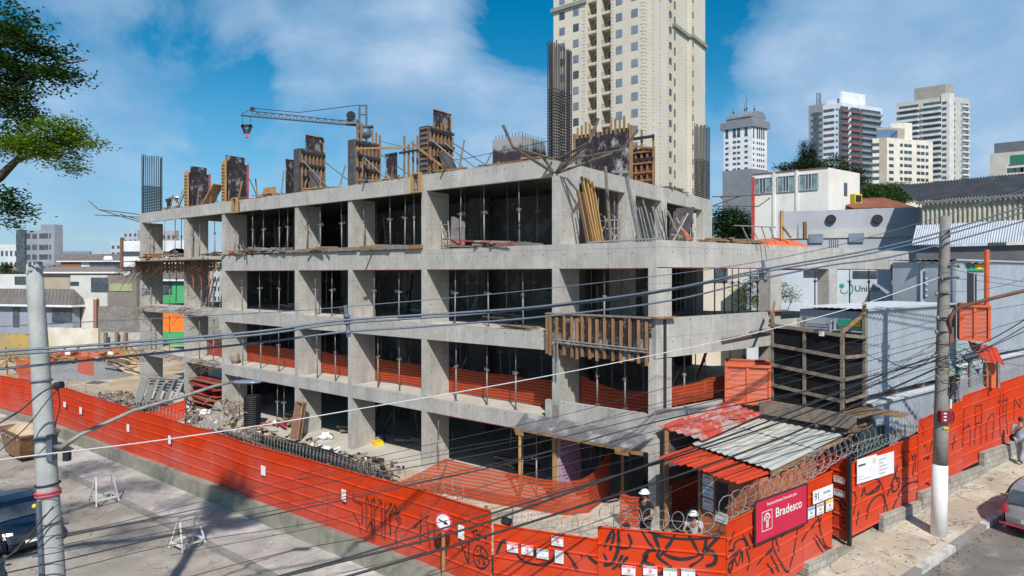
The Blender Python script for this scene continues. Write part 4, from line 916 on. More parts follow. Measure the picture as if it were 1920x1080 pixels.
e = MB(); e.quad(q(u1 - .25, z1 - .15) + nn, q(u1 - .08, z1 - .15) + nn, q(u1 - .08, z1 + .02) + nn, q(u1 - .25, z1 + .02) + nn); e.build('emblem', mat('beige', (.7, .55, .45)), r)

# ================================================================= razor wire
M['razor'] = mat('razor_wire_steel', (.42, .42, .41), (.24, .23, .22), .5, 8, metal=.3)
def razor(pts, rad, pitch, label, n=12, r=.009, posts=True):
    """pts: list of (Vector) centre line"""
    c = thing('razor_wire', label, 'razor wire', pts[0]); mb = MB()
    Ls = [0]
    for a, b in zip(pts, pts[1:]): Ls.append(Ls[-1] + (b - a).length)
    tot = Ls[-1]; k = int(tot / pitch * n); P = []
    for i in range(k + 1):
        s = tot * i / k; j = max(0, min(len(pts) - 2, next((q - 1 for q in range(1, len(Ls)) if Ls[q] >= s), len(pts) - 2)))
        u = (s - Ls[j]) / (Ls[j + 1] - Ls[j]); p = pts[j].lerp(pts[j + 1], u); d = (pts[j + 1] - pts[j]).normalized(); x = d.cross(UP).normalized(); y = x.cross(d)
        a = 2 * math.pi * i / n; rd = rad * (1 + .16 * noise.noise(Vector((s * .7, rad, 0))))
        w = d * (pitch * .55 * math.sin(a) + .14 * noise.noise(Vector((s * .9, 4, rad))))
        P.append(p + (d * .9 + x * .45) * math.cos(a) * rd + y * (math.sin(a) * rd + .04 * noise.noise(Vector((s, 9, 9)))) + w * .3)
    mb.tube(P, r, 4, False)
    # barbs
    for i in range(0, len(P) - 1, 2):
        d = (P[i + 1] - P[i]).normalized(); x = d.cross(UP)
        if x.length > .1: x.normalize(); mb.tri(P[i] - x * .022, P[i] + x * .022, P[i] + d * .05)
    mb.build('coil', M['razor'], c)
    if posts:
        pm = MB(); s = .3
        while s < tot:
            j = max(0, min(len(pts) - 2, next((q - 1 for q in range(1, len(Ls)) if Ls[q] >= s), 0))); u = (s - Ls[j]) / (Ls[j + 1] - Ls[j]); p = pts[j].lerp(pts[j + 1], u)
            pm.tube([p - UP * (rad + .1), p + UP * (rad + .02)], .014, 5); s += 2.9
        pm.build('post', M['steel'], c)
        MB().tube([p - UP * rad * .0 for p in pts], .005, 4).build('tension_wire', M['razor'], c)
    return c
def rz(run, u0, u1, rad, lift=.0, inn=.15, n=4): return [run.P(u0 + (u1 - u0) * i / n, run.zt(u0 + (u1 - u0) * i / n) + rad * .92 + lift) - run.N * inn for i in range(n + 1)]
razor(rz(corner, .1, 2.9, .24), .27, .36, 'bright razor wire coil on the corner fence section in front of the standing worker', r=.011)
razor(rz(front, .2, 2.9, .2), .21, .28, 'thin razor wire coil on the low fence section', r=.006)
razor(rz(right1, .15, 5.0, .26), .29, .42, 'bright razor wire coil above the crimson banner', r=.010)
razor([right1.P(4.3, 2.75) - right1.N * .3, F0 + DF * 2.2 - NF * .4 + UP * 3.15], .3, .34, 'dense razor wire coil under the corrugated roof edge', r=.010)
razor(rz(rr[0], .3, 4.0, .2), .2, .24, 'thin razor wire coil on the right fence by the grey container', r=.007)
razor([F0 + DF * 7.2 - NF * .2 + UP * 4.0, F0 + DF * 10.5 - NF * .2 + UP * 4.35], .28, .17, 'dense razor wire coil right of the concrete pole', r=.009)
razor(rz(rr[2], 3.2, 5.9, .2), .22, .3, 'loose razor wire coil at the far right on the fence top', r=.006)
razor(rz(longf, 1.3, 6.2, .2, -.05, .3), .26, .4, 'sparse razor wire coil at the near end of the long fence', r=.006)
razor([F(14.5 - k * 2, -2.6, .45) for k in range(5)], .3, .25, 'razor wire coil lying along the black bar bundle behind the long fence', r=.010, posts=False)
razor(rz(longf, 12, 24, .2, -.05, .3, 8), .24, .36, 'dull razor wire coil on the middle of the long fence', r=.007)
razor(rz(longf, 24, 34, .2, -.05, .3, 8), .24, .4, 'dull razor wire coil on the far part of the long fence', r=.008)

# ================================================================= guard hut and corrugated roofs
def corr(mb, A, B, C, D, nw, amp, rows=8, sag=0):
    """A->B ridge direction across the waves, A->D along; bilinear quad"""
    nrm_ = (B - A).cross(D - A).normalized(); nrm_ = nrm_ if nrm_.z > 0 else -nrm_; k = nw * 6
    def fn(u, v):
        p = A.lerp(B, u).lerp(D.lerp(C, u), v); return p + nrm_ * (amp * math.sin(u * nw * 2 * math.pi) - sag * 4 * v * (1 - v))
    l1 = (B - A).length; l2 = (D - A).length
    mb.grid(fn, k, rows, lambda u, v: (u * l1, v * l2))
def tin(c1, c2, name, stain): return mat(name, c1, c2, .55, 1.5, stain=stain)
M['fibre'] = tin((.50, .50, .45), (.43, .43, .39), 'fibre_cement_sheet', [(3, (.28, .27, .24), .56, .76, .6, (1, 1, 1)), (14, (.2, .2, .19), .68, .73, .6, (1, 1, 1))])
M['redtin'] = tin((.52, .05, .015), (.45, .04, .012), 'red_painted_sheet', [(4, (.8, .3, .2), .62, .8, .5, (1, 1, 1))])
M['redtinw'] = tin((.46, .05, .03), (.36, .045, .03), 'worn_red_sheet', [(1.8, (.34, .31, .3), .48, .58, .8, (1, 1, 1)), (24, (.6, .5, .48), .6, .68, .8, (1, 1, 1))])
wa, wb, wc, wd_ = onz(1296, 832, 2.95), onz(1450, 882, 2.95), onz(1596, 811, 3.2), onz(1436, 768, 3.32)
mb = MB(); corr(mb, wa, wb, wb.lerp(wc, .52), wa.lerp(wd_, .52), 13, .019)
o_ = UP * .03
corr(mb, wa.lerp(wd_, .5) + o_, wb.lerp(wc, .5) + o_, wc + o_, wd_ + o_, 13, .019)
r = thing('hut_roof_sheets', 'pale corrugated fibre roof over the guard hut', 'roof', wa.lerp(wc, .5)); mb.build('sheet', M['fibre'], r, True)
MB().bar(wb - UP * .1 + NS * .06, wc - UP * .12 + NS * .06, .07, .1).build('rafter', M['wood'], r)
for k in range(5): q = wb.lerp(wc, .12 + k * .2) - UP * .1; MB().bar(q - NS * -.3, q - NS * .12, .07, .07).build('purlin_end', M['wood'], r)
ra, rb, rc, rd = onz(1232, 858, 2.68), onz(1386, 908, 2.68), wb - UP * .09 + (wc - wb).normalized() * .25, wa - UP * .09 + (wd_ - wa).normalized() * .25
mb = MB()
for k in range(3):
    a, b = k / 3, (k + 1) / 3 - .006; sh = DS * (.0, .12, .02)[k]
    corr(mb, ra.lerp(rb, a) + sh * 1, ra.lerp(rb, b) + sh, rd.lerp(rc, b), rd.lerp(rc, a), 5, .022)
tag(mb.build('roof_sheet', M['redtin'], smooth=True), 'bright orange red sheets along the lower edge of the hut roof', 'roof sheet')
q1, q2, q3, q4 = onz(1233, 800, 3.42), onz(1320, 826, 3.05), onz(1430, 776, 3.45), onz(1362, 752, 3.8)
mb = MB(); corr(mb, q1, q2, q3, q4, 6, .03); tag(mb.build('roof_sheet', M['redtinw'], smooth=True), 'worn red roof sheets dusted with cement above the pale hut roof', 'roof sheet')
tag(MB().bar(onz(1363, 774, 3.72), onz(1408, 771, 3.72), .04, .03).build('timber_plank', M['wood']), 'short lath lying on the worn red roof sheets', 'timber')
# hut body
h0 = thing('guard_hut', 'ochre orange plywood guard hut with a dark window behind the banner', 'hut', V2(6.4, 18))
HA, HB, HC_ = V2(5.62, 18.75), V2(6.72, 17.08), V2(9.1, 18.9); HD = HA + (HC_ - HB)
for (a, b) in ((HA, HB), (HB, HC_)):
    d = (b - a); n_ = Vector((d.y, -d.x, 0)).normalized() * .05; MB().ob(a + UP * 0, d, -n_, UP * 2.72).build('wall', M['huto'], h0)
MB().ob(HC_, HD - HC_, (HB - HC_).normalized() * .05, UP * 2.8).build('wall', M['huto'], h0); MB().ob(HD, HA - HD, (HB - HA).normalized() * .05, UP * 2.8).build('wall', M['huto'], h0)
dh = (HB - HA).normalized(); nh = Vector((dh.y, -dh.x, 0)); nh = nh if nh.dot(-HA) > 0 else -nh
def hq(s, z, o=.012): return HA + dh * s + nh * o + UP * z
MB().ob(hq(.56, 1.5), dh * .4, nh * .02, UP * .8).build('window', M['black'], h0)
MB().ob(hq(-.05, 0, .0), dh * .1, nh * .06, UP * 2.75).build('corner_post', M['wood'], h0)
for (s, z, w, h) in ((.12, 2.1, .5, .3), (.12, 1.78, .5, .28), (.12, 1.42, .5, .3), (.66, 1.3, .42, .3), (1.15, 1.22, .42, .3)):
    pass
for k, (s, z, w, h, lb) in enumerate(((.08, 2.08, .4, .3, 'top white sheet pinned to the hut wall left of its window'), (.08, 1.74, .4, .3, 'middle white sheet pinned to the hut wall left of its window'), (.08, 1.36, .4, .32, 'lowest white sheet pinned to the hut wall left of its window'), (.55, 1.14, .44, .3, 'printed sheet pinned under the hut window'), (1.08, 1.1, .4, .3, 'sheet with a green ring pinned right under the hut window'))):
    rr_ = thing('paper_sheet', lb, 'paper', hq(s, z)); MB().ob(hq(s, z, .014), dh * w, nh * .004, UP * h).build('sheet', M['paper'], rr_)
    p_ = MB(); p_.quad(hq(s + .06, z + h - .1, .021), hq(s + w - .08, z + h - .1, .021), hq(s + w - .08, z + h - .05, .021), hq(s + .06, z + h - .05, .021)); p_.quad(hq(s + .06, z + .06, .021), hq(s + w - .1, z + .06, .021), hq(s + w - .1, z + .09, .021), hq(s + .06, z + .09, .021)); p_.build('print', M['inkb'] if k < 4 else M['greenp'], rr_)
# posts, boards and canopy between hut and building
tag_timber(onz(1167, 935, 0) , onz(1167, 935, 0) + UP * 2.62, .1, 'yellow timber post standing at the front right end of the grey canopy', 'woody')
tag_timber(F(1.05, -.55, 0), F(1.05, -.55, 2.6), .1, 'yellow timber post standing at the front left end of the grey canopy', 'woody')
tag_timber(V2(4.95, 20.2), V2(4.95, 20.2) + UP * 3.4, .13, 'dark timber post beneath the worn red roof sheets', 'wood')
o = MB(); o.quad(V2(4.9, 20.3) + UP * 1.4, V2(6.6, 21.6) + UP * 1.5, V2(6.6, 21.6) + UP * 3.2, V2(4.9, 20.3) + UP * 3.1); tag(o.build('shade_cloth', mat('grey_shade_cloth', (.12, .115, .11), (.09, .085, .08), .9, 4, alpha=.92)), 'dark grey shade cloth hanging below the red roof sheets', 'cloth')
r = thing('plywood_canopy', 'grey speckled plywood canopy sloping out over the ground floor at the corner', 'canopy', F(-1, -.4, 2.6))
a, b, c, d = F(1.25, -.6, 2.66), F(-3.5, -.65, 2.66), F(-4.0, -.02, 3.0), F(1.2, -.02, 3.1)
cm = mat('speckled_ply', (.16, .155, .16), (.10, .10, .105), .8, 2.5, stain=[(26, (.6, .58, .55), .64, .7, .9, (1, 1, 1)), (1.5, (.36, .34, .32), .5, .62, .8, (1, 1, 1))])
mb = MB()
for k in range(3):
    u0, u1 = k / 3, (k + 1) / 3 - .004; P = [a.lerp(b, u0), a.lerp(b, u1), d.lerp(c, u1), d.lerp(c, u0)]; q = UP * (.01 * k)
    mb.quad(*[p + q for p in P]); mb.quad(*[p + q - UP * .03 for p in reversed(P)]); mb.quad(P[0] - UP * .03 + q, P[1] - UP * .03 + q, P[1] + q, P[0] + q)
mb.build('sheet', cm, r)
m2 = MB(); m2.bar(a - UP * .06, b - UP * .06, .04, .08); m2.bar(a - UP * .1, F(1.15, -.05, 2.5), .05, .12); m2.bar(b - UP * .1, F(-3.6, -.05, 2.4), .05, .12); m2.build('edge_batten', M['wood'], r)
MB().ob(F(1.2, -.62, 2.4), -DL * .35, DR * .04, UP * .18).build('gusset', M['wood'], r); MB().ob(F(-2.9, -.66, 2.42), -DL * .5, DR * .04, UP * .16).build('gusset', M['wood'], r)
# poster panel on the ground floor column
r = thing('poster_wall', 'lilac poster wall with rows of small print beside a yellow post under the canopy', 'poster', F(-.1, -.1, .3))
o_ = F(-.32, -.02, .25); MB().ob(o_, DR * 1.45, -DL * .03, UP * 2.1).build('panel', mat('lilac_poster', (.36, .30, .42), (.42, .30, .38), .8, 2), r)
p_ = MB(); nn = -DL * .034
rnd = random.Random(3)
for k in range(14):
    x = .08
    while x < 1.3:
        w = rnd.uniform(.08, .3); p_.mi = rnd.randrange(2); 
        if rnd.random() < .75: q = o_ + DR * x + UP * (.12 + k * .14) + nn; p_.quad(q, q + DR * min(w, 1.38 - x), q + DR * min(w, 1.38 - x) + UP * .05, q + UP * .05)
        x += w + .06
p_.build('print', [mat('indigo_print', (.12, .12, .35)), mat('mauve_print', (.35, .12, .3))], r)
MB().ob(F(-.1, -.12, .2), -DL * .14, DR * .08, UP * 2.3).build('post', M['woody'], r)

# orange nets on the ground in front
def G0(px, py, z=0): p = onz(px, py, z); return V2(p.x, p.y)
netband([G0(745, 912), G0(836, 926), G0(918, 943), G0(1062, 966), G0(1104, 962), G0(1144, 930)], [0] * 6, [.15, 1.35, 1.25, 1.15, 1.3, 1.7], 'long orange striped safety net fencing the ground in front of the black opening', .05)
tag(MB().tube([G0(818, 930) + V2(-.1, -.2) + UP * .1, G0(838, 928) + UP * 1.2], .02, 5).build('steel_rod', M['rust']), 'thin dark rod leaning on the orange ground net', 'rod')
netband([G0(1162, 985), G0(1203, 990), G0(1262, 965), G0(1312, 945)], [0, 0, .0, .0], [1.15, 1.0, 1.9, 2.3], 'orange striped safety net hanging behind the standing worker beside the hut', .05)
# paved yard inside the corner
struct(MB().prism([(-.3, 17.5), (2.2, 16.5), (5.2, 15.8), (6.8, 19.5), (4.4, 20.2), (-2.4, 24.6), (-3.4, 20.5)], -.2, -.02).build('yard_floor', M['walk']))
# ================================================================= site containers, scaffold, orange crates
M['cont'] = mat('grey_blue_corrugated_steel', (.38, .43, .48), (.31, .36, .41), .5, 1.5, metal=.15, stain=[(2, (.33, .38, .44), .55, .75, .5, (1, 1, .3))])
M['contd'] = mat('blue_grey_panel', (.36, .41, .47), (.3, .34, .4), .55, 1.0, metal=.1, stain=[(1.2, (.24, .28, .33), .5, .7, .6, (1, 1, .4))])
DT, NT = DS, NS
def wave(mb, o, d, L, z0, z1, n_, pitch=.2, amp=.035):
    """trapezoidal vertical corrugation"""
    k = int(L / pitch); pts = []
    for i in range(k):
        u = i * pitch
        pts += [(u, 0), (u + pitch * .35, 0), (u + pitch * .5, amp), (u + pitch * .85, amp)]
    pts.append((L, 0))
    for (a, b) in zip(pts, pts[1:]):
        p = o + d * a[0] + n_ * a[1]; q = o + d * b[0] + n_ * b[1]; mb.quad(p + UP * z0, q + UP * z0, q + UP * z1, p + UP * z1, [(a[0], z0), (b[0], z0), (b[0], z1), (a[0], z1)])
def container(O, L, W, z0, z1, label, m='cont', end='door', name='site_container', D=DS, Nn=NS, rails=True):
    r = thing(name, label, 'container', O + UP * z0)
    w = MB(); wave(w, O + D * .08, D, L - .16, z0 + .12, z1 - .14, -Nn, .24, .045); w.ob(O + Nn * .08 + D * .05 + UP * z0, D * (L - .1), Nn * (W - .13), UP * (z1 - z0 - .07)); w.build('side_wall', M[m], r)
    rl = MB()
    for (a, z, h) in ((0, z0, .12), (0, z1 - .14, .14)): rl.ob(O + UP * z - Nn * .05, D * L, Nn * .12, UP * h)
    for u in (0, L - .1): rl.ob(O + D * u - Nn * .045 + UP * (z0 + .12), D * .1, Nn * .115, UP * (z1 - z0 - .26))
    rl.build('rail', M[m], r)
    # roof sheet with small ribs
    rf = MB(); k = 0
    def fn(u, v): return O - D * .12 + D * (L + .2) * v + Nn * (-.12 + (W + .24) * u) + UP * (z1 + .02 + .02 * abs(math.sin(u * math.pi * 12)))
    rf.grid(fn, 72, 2); rf.build('roof', mat('pale_roof_sheet', (.60, .62, .63), (.52, .54, .55), .5, 2, stain=[(3, (.4, .4, .4), .6, .8, .5, (1, 1, 1))]), r)
    MB().ob(O - D * .13 - Nn * .14 + UP * (z1 - .03), D * (L + .22), Nn * .02, UP * .07).build('roof_edge', M['frame'], r)
    if end == 'door':
        e = -D; o = O + e * .0
        def q(s, z, k=.0): return O + Nn * s - D * k + UP * z
        lv = MB()
        for k in range(13): lv.ob(q(1.25, z0 + 1.05 + k * .095, .035), Nn * 1.02, -D * -.03, UP * .06)
        lv.build('louvre_shutter', M['cont'], r)
        f = MB()
        for (s, zz, w_, h_) in ((1.15, z0 + .95, .08, 1.5), (2.3, z0 + .95, .1, 1.5), (1.15, z0 + 2.3, 1.25, .07), (.0, z0, .08, z1 - z0 - .1), (1.0, z0 + .3, .07, 2.2)): f.ob(q(s, zz, .05), Nn * w_, -D * -.05, UP * h_)
        f.build('frame', M['frame'], r)
        MB().ob(q(.62, z0 + .5, .03), Nn * .36, D * .02, UP * 1.45).build('door_opening', M['black'], r)
        dl = MB(); wave(dl, q(.1, 0, .3), (Nn * .52 + D * .18).normalized(), .54, z0 + .5, z0 + 1.85, -D, .12, .02); dl.build('door_leaf', M['cont'], r)
        MB().ob(q(.14, z0 + 2.26, .06), Nn * .78, D * .03, UP * .24).build('sign_board', M['greenp'], r); MB().ob(q(.14, z0 + 2.28, .09), Nn * .32, D * .02, UP * .2).build('sign_arrow', M['yellowp'], r)
        MB().ob(q(.06, z0 + 2.1, .3), Nn * 1.0, D * .28, UP * .03).build('door_canopy', M['cont'], r)
    return r
OC = V2(11.85, 21.05)
container(OC, 7.4, 2.4, 4.25, 7.1, 'grey blue corrugated site container raised above the hut roof, behind the dark timber cage')
container(OC + DS * .1 - NS * .1, 6.0, 2.3, 1.0, 3.95, 'flat panelled grey container below the raised one, behind the wire coil', 'contd', end=None)
sp = MB(); [sp.ob(OC + DS * u + UP * 3.95 + NS * .1, DS * .25, NS * 1.9, UP * .3) for u in (.2, 2.4, 4.6, 6.6)]; tag(sp.build('timber_sleeper', M['woodg']), 'dark timber sleepers between the two stacked containers', 'sleeper')
O2 = V2(18.7, 26.6); container(O2, 9.5, 2.5, 4.6, 8.9, 'tall flat blue grey container wall at the right edge of the picture', 'cont', end=None)
container(O2 - NS * .2 - DS * .2, 9.0, 2.3, 1.2, 4.4, 'lower flat blue grey container wall at the right edge above the orange fence', 'contd', end=None)
O3 = V2(17.0, 28.2); r3 = thing('site_cabin', 'grey cabin with black doorway and louvred window behind the right pole', 'cabin', O3)
nn3 = Vector((DS.y, -DS.x, 0)); f3 = -NS
xa, xb = Wp(1726, 560, 27.6), Wp(1850, 560, 27.2); xa.z = xb.z = 0; d3 = (xb - xa).normalized(); n3 = Vector((-d3.y, d3.x, 0)); L3 = (xb - xa).length
def q3(s, z, k=0.0): return xa + d3 * s - n3 * k + UP * z
MB().ob(q3(0, 4.2), d3 * L3, n3 * 2.4, UP * 4.55).build('wall', M['contd'], r3); 
rf = MB(); rf.grid(lambda u, v: q3(-.15 + u * (L3 + .3), 8.79 + .03 * math.sin(u * 60), .3 - v * 2.9), 90, 1); rf.build('roof', M['cont'], r3)
def zz3(py): return zat(py, 27.4)
s0 = lambda px: (Wp(px, 500, 27.4).x - xa.x)
MB().ob(q3(s0(1792), zz3(568), .03), d3 * (s0(1822) - s0(1792)), -n3 * .02, UP * (zz3(512) - zz3(568))).build('doorway', M['black'], r3)
MB().ob(q3(s0(1797), zz3(508), .04), d3 * 1.0, -n3 * .03, UP * .24).build('sign_board', M['greenp'], r3); MB().ob(q3(s0(1823), zz3(505), .06), d3 * .42, -n3 * .03, UP * .2).build('sign_arrow', M['yellowp'], r3)
lv = MB()
for k in range(4): lv.ob(q3(.15, zz3(556) + k * .25, .05), d3 * .95, -n3 * .05, UP * .08)
lv.build('louvre', M['frame'], r3); MB().ob(q3(.1, zz3(560), .02), d3 * 1.05, -n3 * .02, UP * 1.2).build('window', M['glass'], r3)
wv = MB(); wave(wv, q3(.1, 0, .02), d3, 1.05, zz3(518), zz3(498), -n3, .2, .03); wv.build('shutter', M['cont'], r3)
dlf = MB(); dlf.ob(q3(s0(1826), zz3(568), .06), d3 * .5, -n3 * .03, UP * 1.3); dlf.build('door_leaf', M['cont'], r3)
# black netted timber cage in front of the raised container
r = thing('netted_timber_cage', 'tall grey timber cage lined with black netting on a plank platform', 'cage', V2(10.56, 20.1) + UP * 3.9)
cA = V2(10.56, 20.1); zb_ = 3.92
posts = [(cA + NS * 2.42, 6.95), (cA + NS * 1.25, 6.9), (cA, 6.6), (cA + DS * 1.45, 7.35)]
for p, zt in posts: MB().ob(p - DS * .05 - NS * .04 + UP * zb_, DS * .1, NS * .1, UP * (zt - zb_)).build('post', M['woodg'], r)
for z, zr_ in ((4.25, 4.3), (4.95, 4.95), (5.65, 5.6), (6.35, 6.2)):
    MB().bar(cA + NS * 2.42 - DS * .08 + UP * (z + .18), cA - DS * .08 + UP * z, .035, .11).build('rail', M['woodg'], r)
    MB().bar(cA - NS * .08 + UP * z, cA + DS * 1.45 - NS * .08 + UP * zr_, .035, .11).build('rail', M['woodg'], r)
MB().bar(cA + NS * .0 + UP * 6.45, cA + DS * 1.45 + UP * 7.0, .06, .1).build('brace', M['wood'], r)
MB().bar(cA + NS * 2.5 - DS * .1 + UP * 6.5, cA + NS * 3.1 + DS * 1.2 + UP * 7.25, .07, .1).build('brace', M['wood'], r)
bn = mat('black_netting', (.012, .012, .014), (.018, .018, .02), .95, 5, spec=.1)
n_ = MB(); n_.ob(cA + NS * .05 + UP * zb_, NS * 2.35, DS * .02, UP * 2.5); n_.ob(cA + DS * .02 + NS * .05 + UP * zb_, DS * 1.38, NS * .02, UP * 2.35); n_.build('netting', bn, r)
tag(MB().ob(cA + NS * .55 - DS * .12 + UP * 6.28, NS * .16, DS * .05, UP * .15).build('lamp_head', M['white']), 'small white twin lamp on the top rail of the black netted cage', 'lamp')
# platform
r = thing('plank_platform', 'grey plank platform with a broad fascia board above the corrugated hut roof', 'platform', V2(10, 20.5) + UP * 3.7)
pa, pb = Wp(1424, 762, 21.9), Wp(1605, 800, 19.55); pa.z = pb.z = 3.45
dd = (pb - pa).normalized(); nb = Vector((-dd.y, dd.x, 0)); Lp = (pb - pa).length
MB().ob(pa, dd * Lp, nb * .05, UP * .42).build('fascia_board', M['woodg'], r)
for k in range(7): MB().ob(pa + nb * (.06 + k * .27) + UP * .36 + dd * random.uniform(-.05, .05), dd * (Lp + (.9 if k > 3 else .1)), nb * .25, UP * .045).build('plank', M['wood'] if k % 3 else M['woodg'], r)
j = MB(); [j.bar(pb + dd * .0 - dd * (.2 + k * .5) - UP * .07 - nb * .0, pb - dd * (.2 + k * .5) + nb * 2 - UP * .07, .08, .1) for k in range(3)]; j.build('joist', M['wood'], r)
tag(MB().ob(pa + dd * .15 + nb * .1 + UP * .41, dd * 2.1, nb * .12, UP * .03).build('metal_strip', M['steel']), 'pale metal strip lying on the plank platform', 'strip')
# dark tarp side below the platform
tag(MB().quad(pb + nb * .3 - UP * .1, pb + nb * .3 + DS * 1.7 - UP * .1, pb + nb * .3 + DS * 1.7 - UP * 3.0, pb + nb * .3 - UP * 3.0).build('tarpaulin', mat('green_black_tarp', (.012, .03, .03), (.02, .04, .04), .8)), 'dark green tarpaulin hanging under the right end of the plank platform', 'tarpaulin')
# orange timber crates
def crate(a, b, dep, z0, z1, label, nm=2, extra=True):
    d = (b - a).normalized(); L = (b - a).length; n_ = Vector((-d.y, d.x, 0)); r = thing('orange_hoist_crate', label, 'crate', a + UP * z0, None)
    f = MB()
    for k in range(nm + 1): f.ob(a + d * (L - .09) * k / nm + UP * z0 - n_ * .05, d * .09, n_ * .05, UP * (z1 - z0))
    f.build('upright', M['orange'], r)
    g = MB()
    for z in (z0, z1 - .09): g.ob(a + UP * z - n_ * .08, d * L, n_ * .03, UP * .09); g.ob(a + d * (L - .04) + UP * z, d * .04, n_ * dep, UP * .09); g.ob(a + UP * z, d * .04, n_ * dep, UP * .09)
    g.ob(a + n_ * dep + UP * (z1 - .05), d * L, n_ * .05, UP * .09)
    g.build('rail', M['orange'], r)
    m_ = mat('orange_net_panel', (.60, .13, .05), (.5, .1, .04), .7, 2, extra=lambda t, tcn, col, b: mixc(t, mth(t, 'GREATER_THAN', mth(t, 'PINGPONG', mth(t, 'DIVIDE', mth(t, 'ADD', uvsep(t, tcn)[1], mth(t, 'MULTIPLY', mth(t, 'SINE', mth(t, 'MULTIPLY', uvsep(t, tcn)[0], 4.0)), .03)), .17), .5), .3), col, (.52, .18, .14)))
    p = MB(); 
    p.ob(a + UP * z0, d * L, n_ * .01, UP * (z1 - z0)); p.ob(a + d * (L - .02) + UP * z0, d * .01, n_ * dep, UP * (z1 - z0)); p.ob(a + n_ * dep + UP * z0, d * L, n_ * .01, UP * (z1 - z0)); p.ob(a + UP * z0, d * .01, n_ * dep, UP * (z1 - z0)); p.build('net_panel', m_, r)
    return r
ca, cb_ = Wp(1359, 700, 22.4), Wp(1446, 700, 21.9); ca.z = cb_.z = 0
crate(ca, cb_, 1.1, 3.72, 5.12, 'open topped orange timber crate lined with orange net left of the black netted cage')
ca, cb_ = Wp(1799, 600, 24.4), Wp(1858, 600, 23.9); ca.z = cb_.z = 0
crate(ca, cb_, 1.0, zat(640, 24), zat(572, 24), 'orange timber crate on the stair landing right of the concrete pole', 2)
tag(MB().ob(ca + UP * zat(640, 24) + (cb_ - ca) * .86, (cb_ - ca) * .1, V2(-.3, .9) * .1, UP * 3.5).build('timber_post', M['orange']), 'tall orange post rising beside the cabin doorway', 'post')
r = thing('orange_kiosk', 'small orange lean-to with corrugated top behind the coil right of the concrete pole', 'kiosk', Wp(1860, 700, 24))
k1, k2 = Wp(1828, 675, 24.2), Wp(1884, 685, 23.6)
mb = MB(); corr(mb, k1 + UP * .05, k2, k2 + V2(.6, 1.2) + UP * .55, k1 + V2(.6, 1.2) + UP * .6, 5, .02); mb.build('roof_sheet', M['redtin'], r, True)
MB().ob(Wp(1850, 727, 24.1), V2(.4, -.05) * .8, V2(.3, .6), UP * .9).build('side_panel', M['orange'], r); MB().ob(Wp(1871, 727, 23.7), V2(.09, 0), V2(0, .09), UP * .95).build('post', M['woodg'], r); MB().ob(Wp(1818, 727, 24.1), V2(.07, 0), V2(0, .09), UP * 1.2).build('post', M['woodg'], r)

# ================================================================= utility poles
def pole(base_, top, r0, r1, label, m, n=20):
    p = thing('utility_pole', label, 'utility pole', base_, 'concrete utility poles')
    return p
pl_b = Wp(117, 1350, 12.6); pl_t = Wp(63.5, 492, 13.0)
pl = pole(pl_b, pl_t, 0, 0, 'pale concrete utility pole carrying a street lamp, close on the left', M['pole'])
MB().tube([pl_b.lerp(pl_t, k / 10) for k in range(11)], [.235 - .0078 * k * 1.15 for k in range(11)], 24).build('shaft', M['pole'], pl, True)
def ring(p, rad, m, name, par, h=.05, r=.02):
    ax = (pl_t - pl_b).normalized() if par == pl else UP; x = ax.cross(V2(0, 1)).normalized(); y = ax.cross(x)
    MB().tube([p + (x * math.cos(a) + y * math.sin(a)) * rad for a in [k * math.pi / 10 for k in range(21)]], r, 6).build(name, m, par, True)
def plp(py): return pl_b.lerp(pl_t, (1350 - py) / 858)
for py, rd in ((719, .185), (828, .2), (857, .205)): ring(plp(py), rd, M['cable'], 'steel_band', pl, r=.022)
for py in (914, 928, 934): ring(plp(py), .215, M['redp'] if py > 920 else M['black'], 'tie_band', pl, r=.018)
ring(plp(985), .22, M['cable'], 'steel_band', pl, r=.012)
MB().tube([plp(940) + V2(-.04, -.22), plp(1100) + V2(-.05, -.24)], .05, 8).build('conduit', M['cable'], pl)
MB().ball(plp(947) + V2(-.1, -.25), .045).build('yellow_cap', M['yellowp'], pl)
lamp = thing('street_lamp_arm', 'long grey tubular street lamp arm reaching right from the left pole', 'street lamp', plp(842) + V2(.2, -.05))
A0 = plp(840) + V2(.2, -.1)
MB().ob(A0 + V2(-.04, -.1) - UP * .28, V2(.12, 0), V2(0, .16), UP * .52).build('bracket', M['cable'], lamp)
arm = [A0 + V2(.05, 0) - UP * .02, Wp(118, 838, 12.5), Wp(150, 815, 12.7), Wp(250, 770, 13.3), Wp(350, 741, 13.9), Wp(405, 723, 14.2), Wp(436, 716, 14.4)]
MB().tube(arm, [.055, .055, .045, .04, .037, .034, .032], 10).build('arm', M['steel'], lamp, True)
MB().tube([A0 - UP * .22, Wp(132, 828, 12.6)], .025, 6).build('strut', M['steel'], lamp)
hd = MB(); hc = Wp(462, 716, 14.5); hd.ball(hc, .36, .14, .05, 14); hd.build('lamp_head', M['glassb'], lamp, True); MB().cb(hc + V2(-.18, 0) + UP * .05, .06, .06, .07).build('photocell', M['dark'], lamp)
tag(MB().ob(Wp(117, 865, 12.4), V2(.11, 0), V2(0, .1), UP * .2).build('ballast_box', M['black']), 'small black box hanging below the lamp arm bracket on the left pole', 'box')
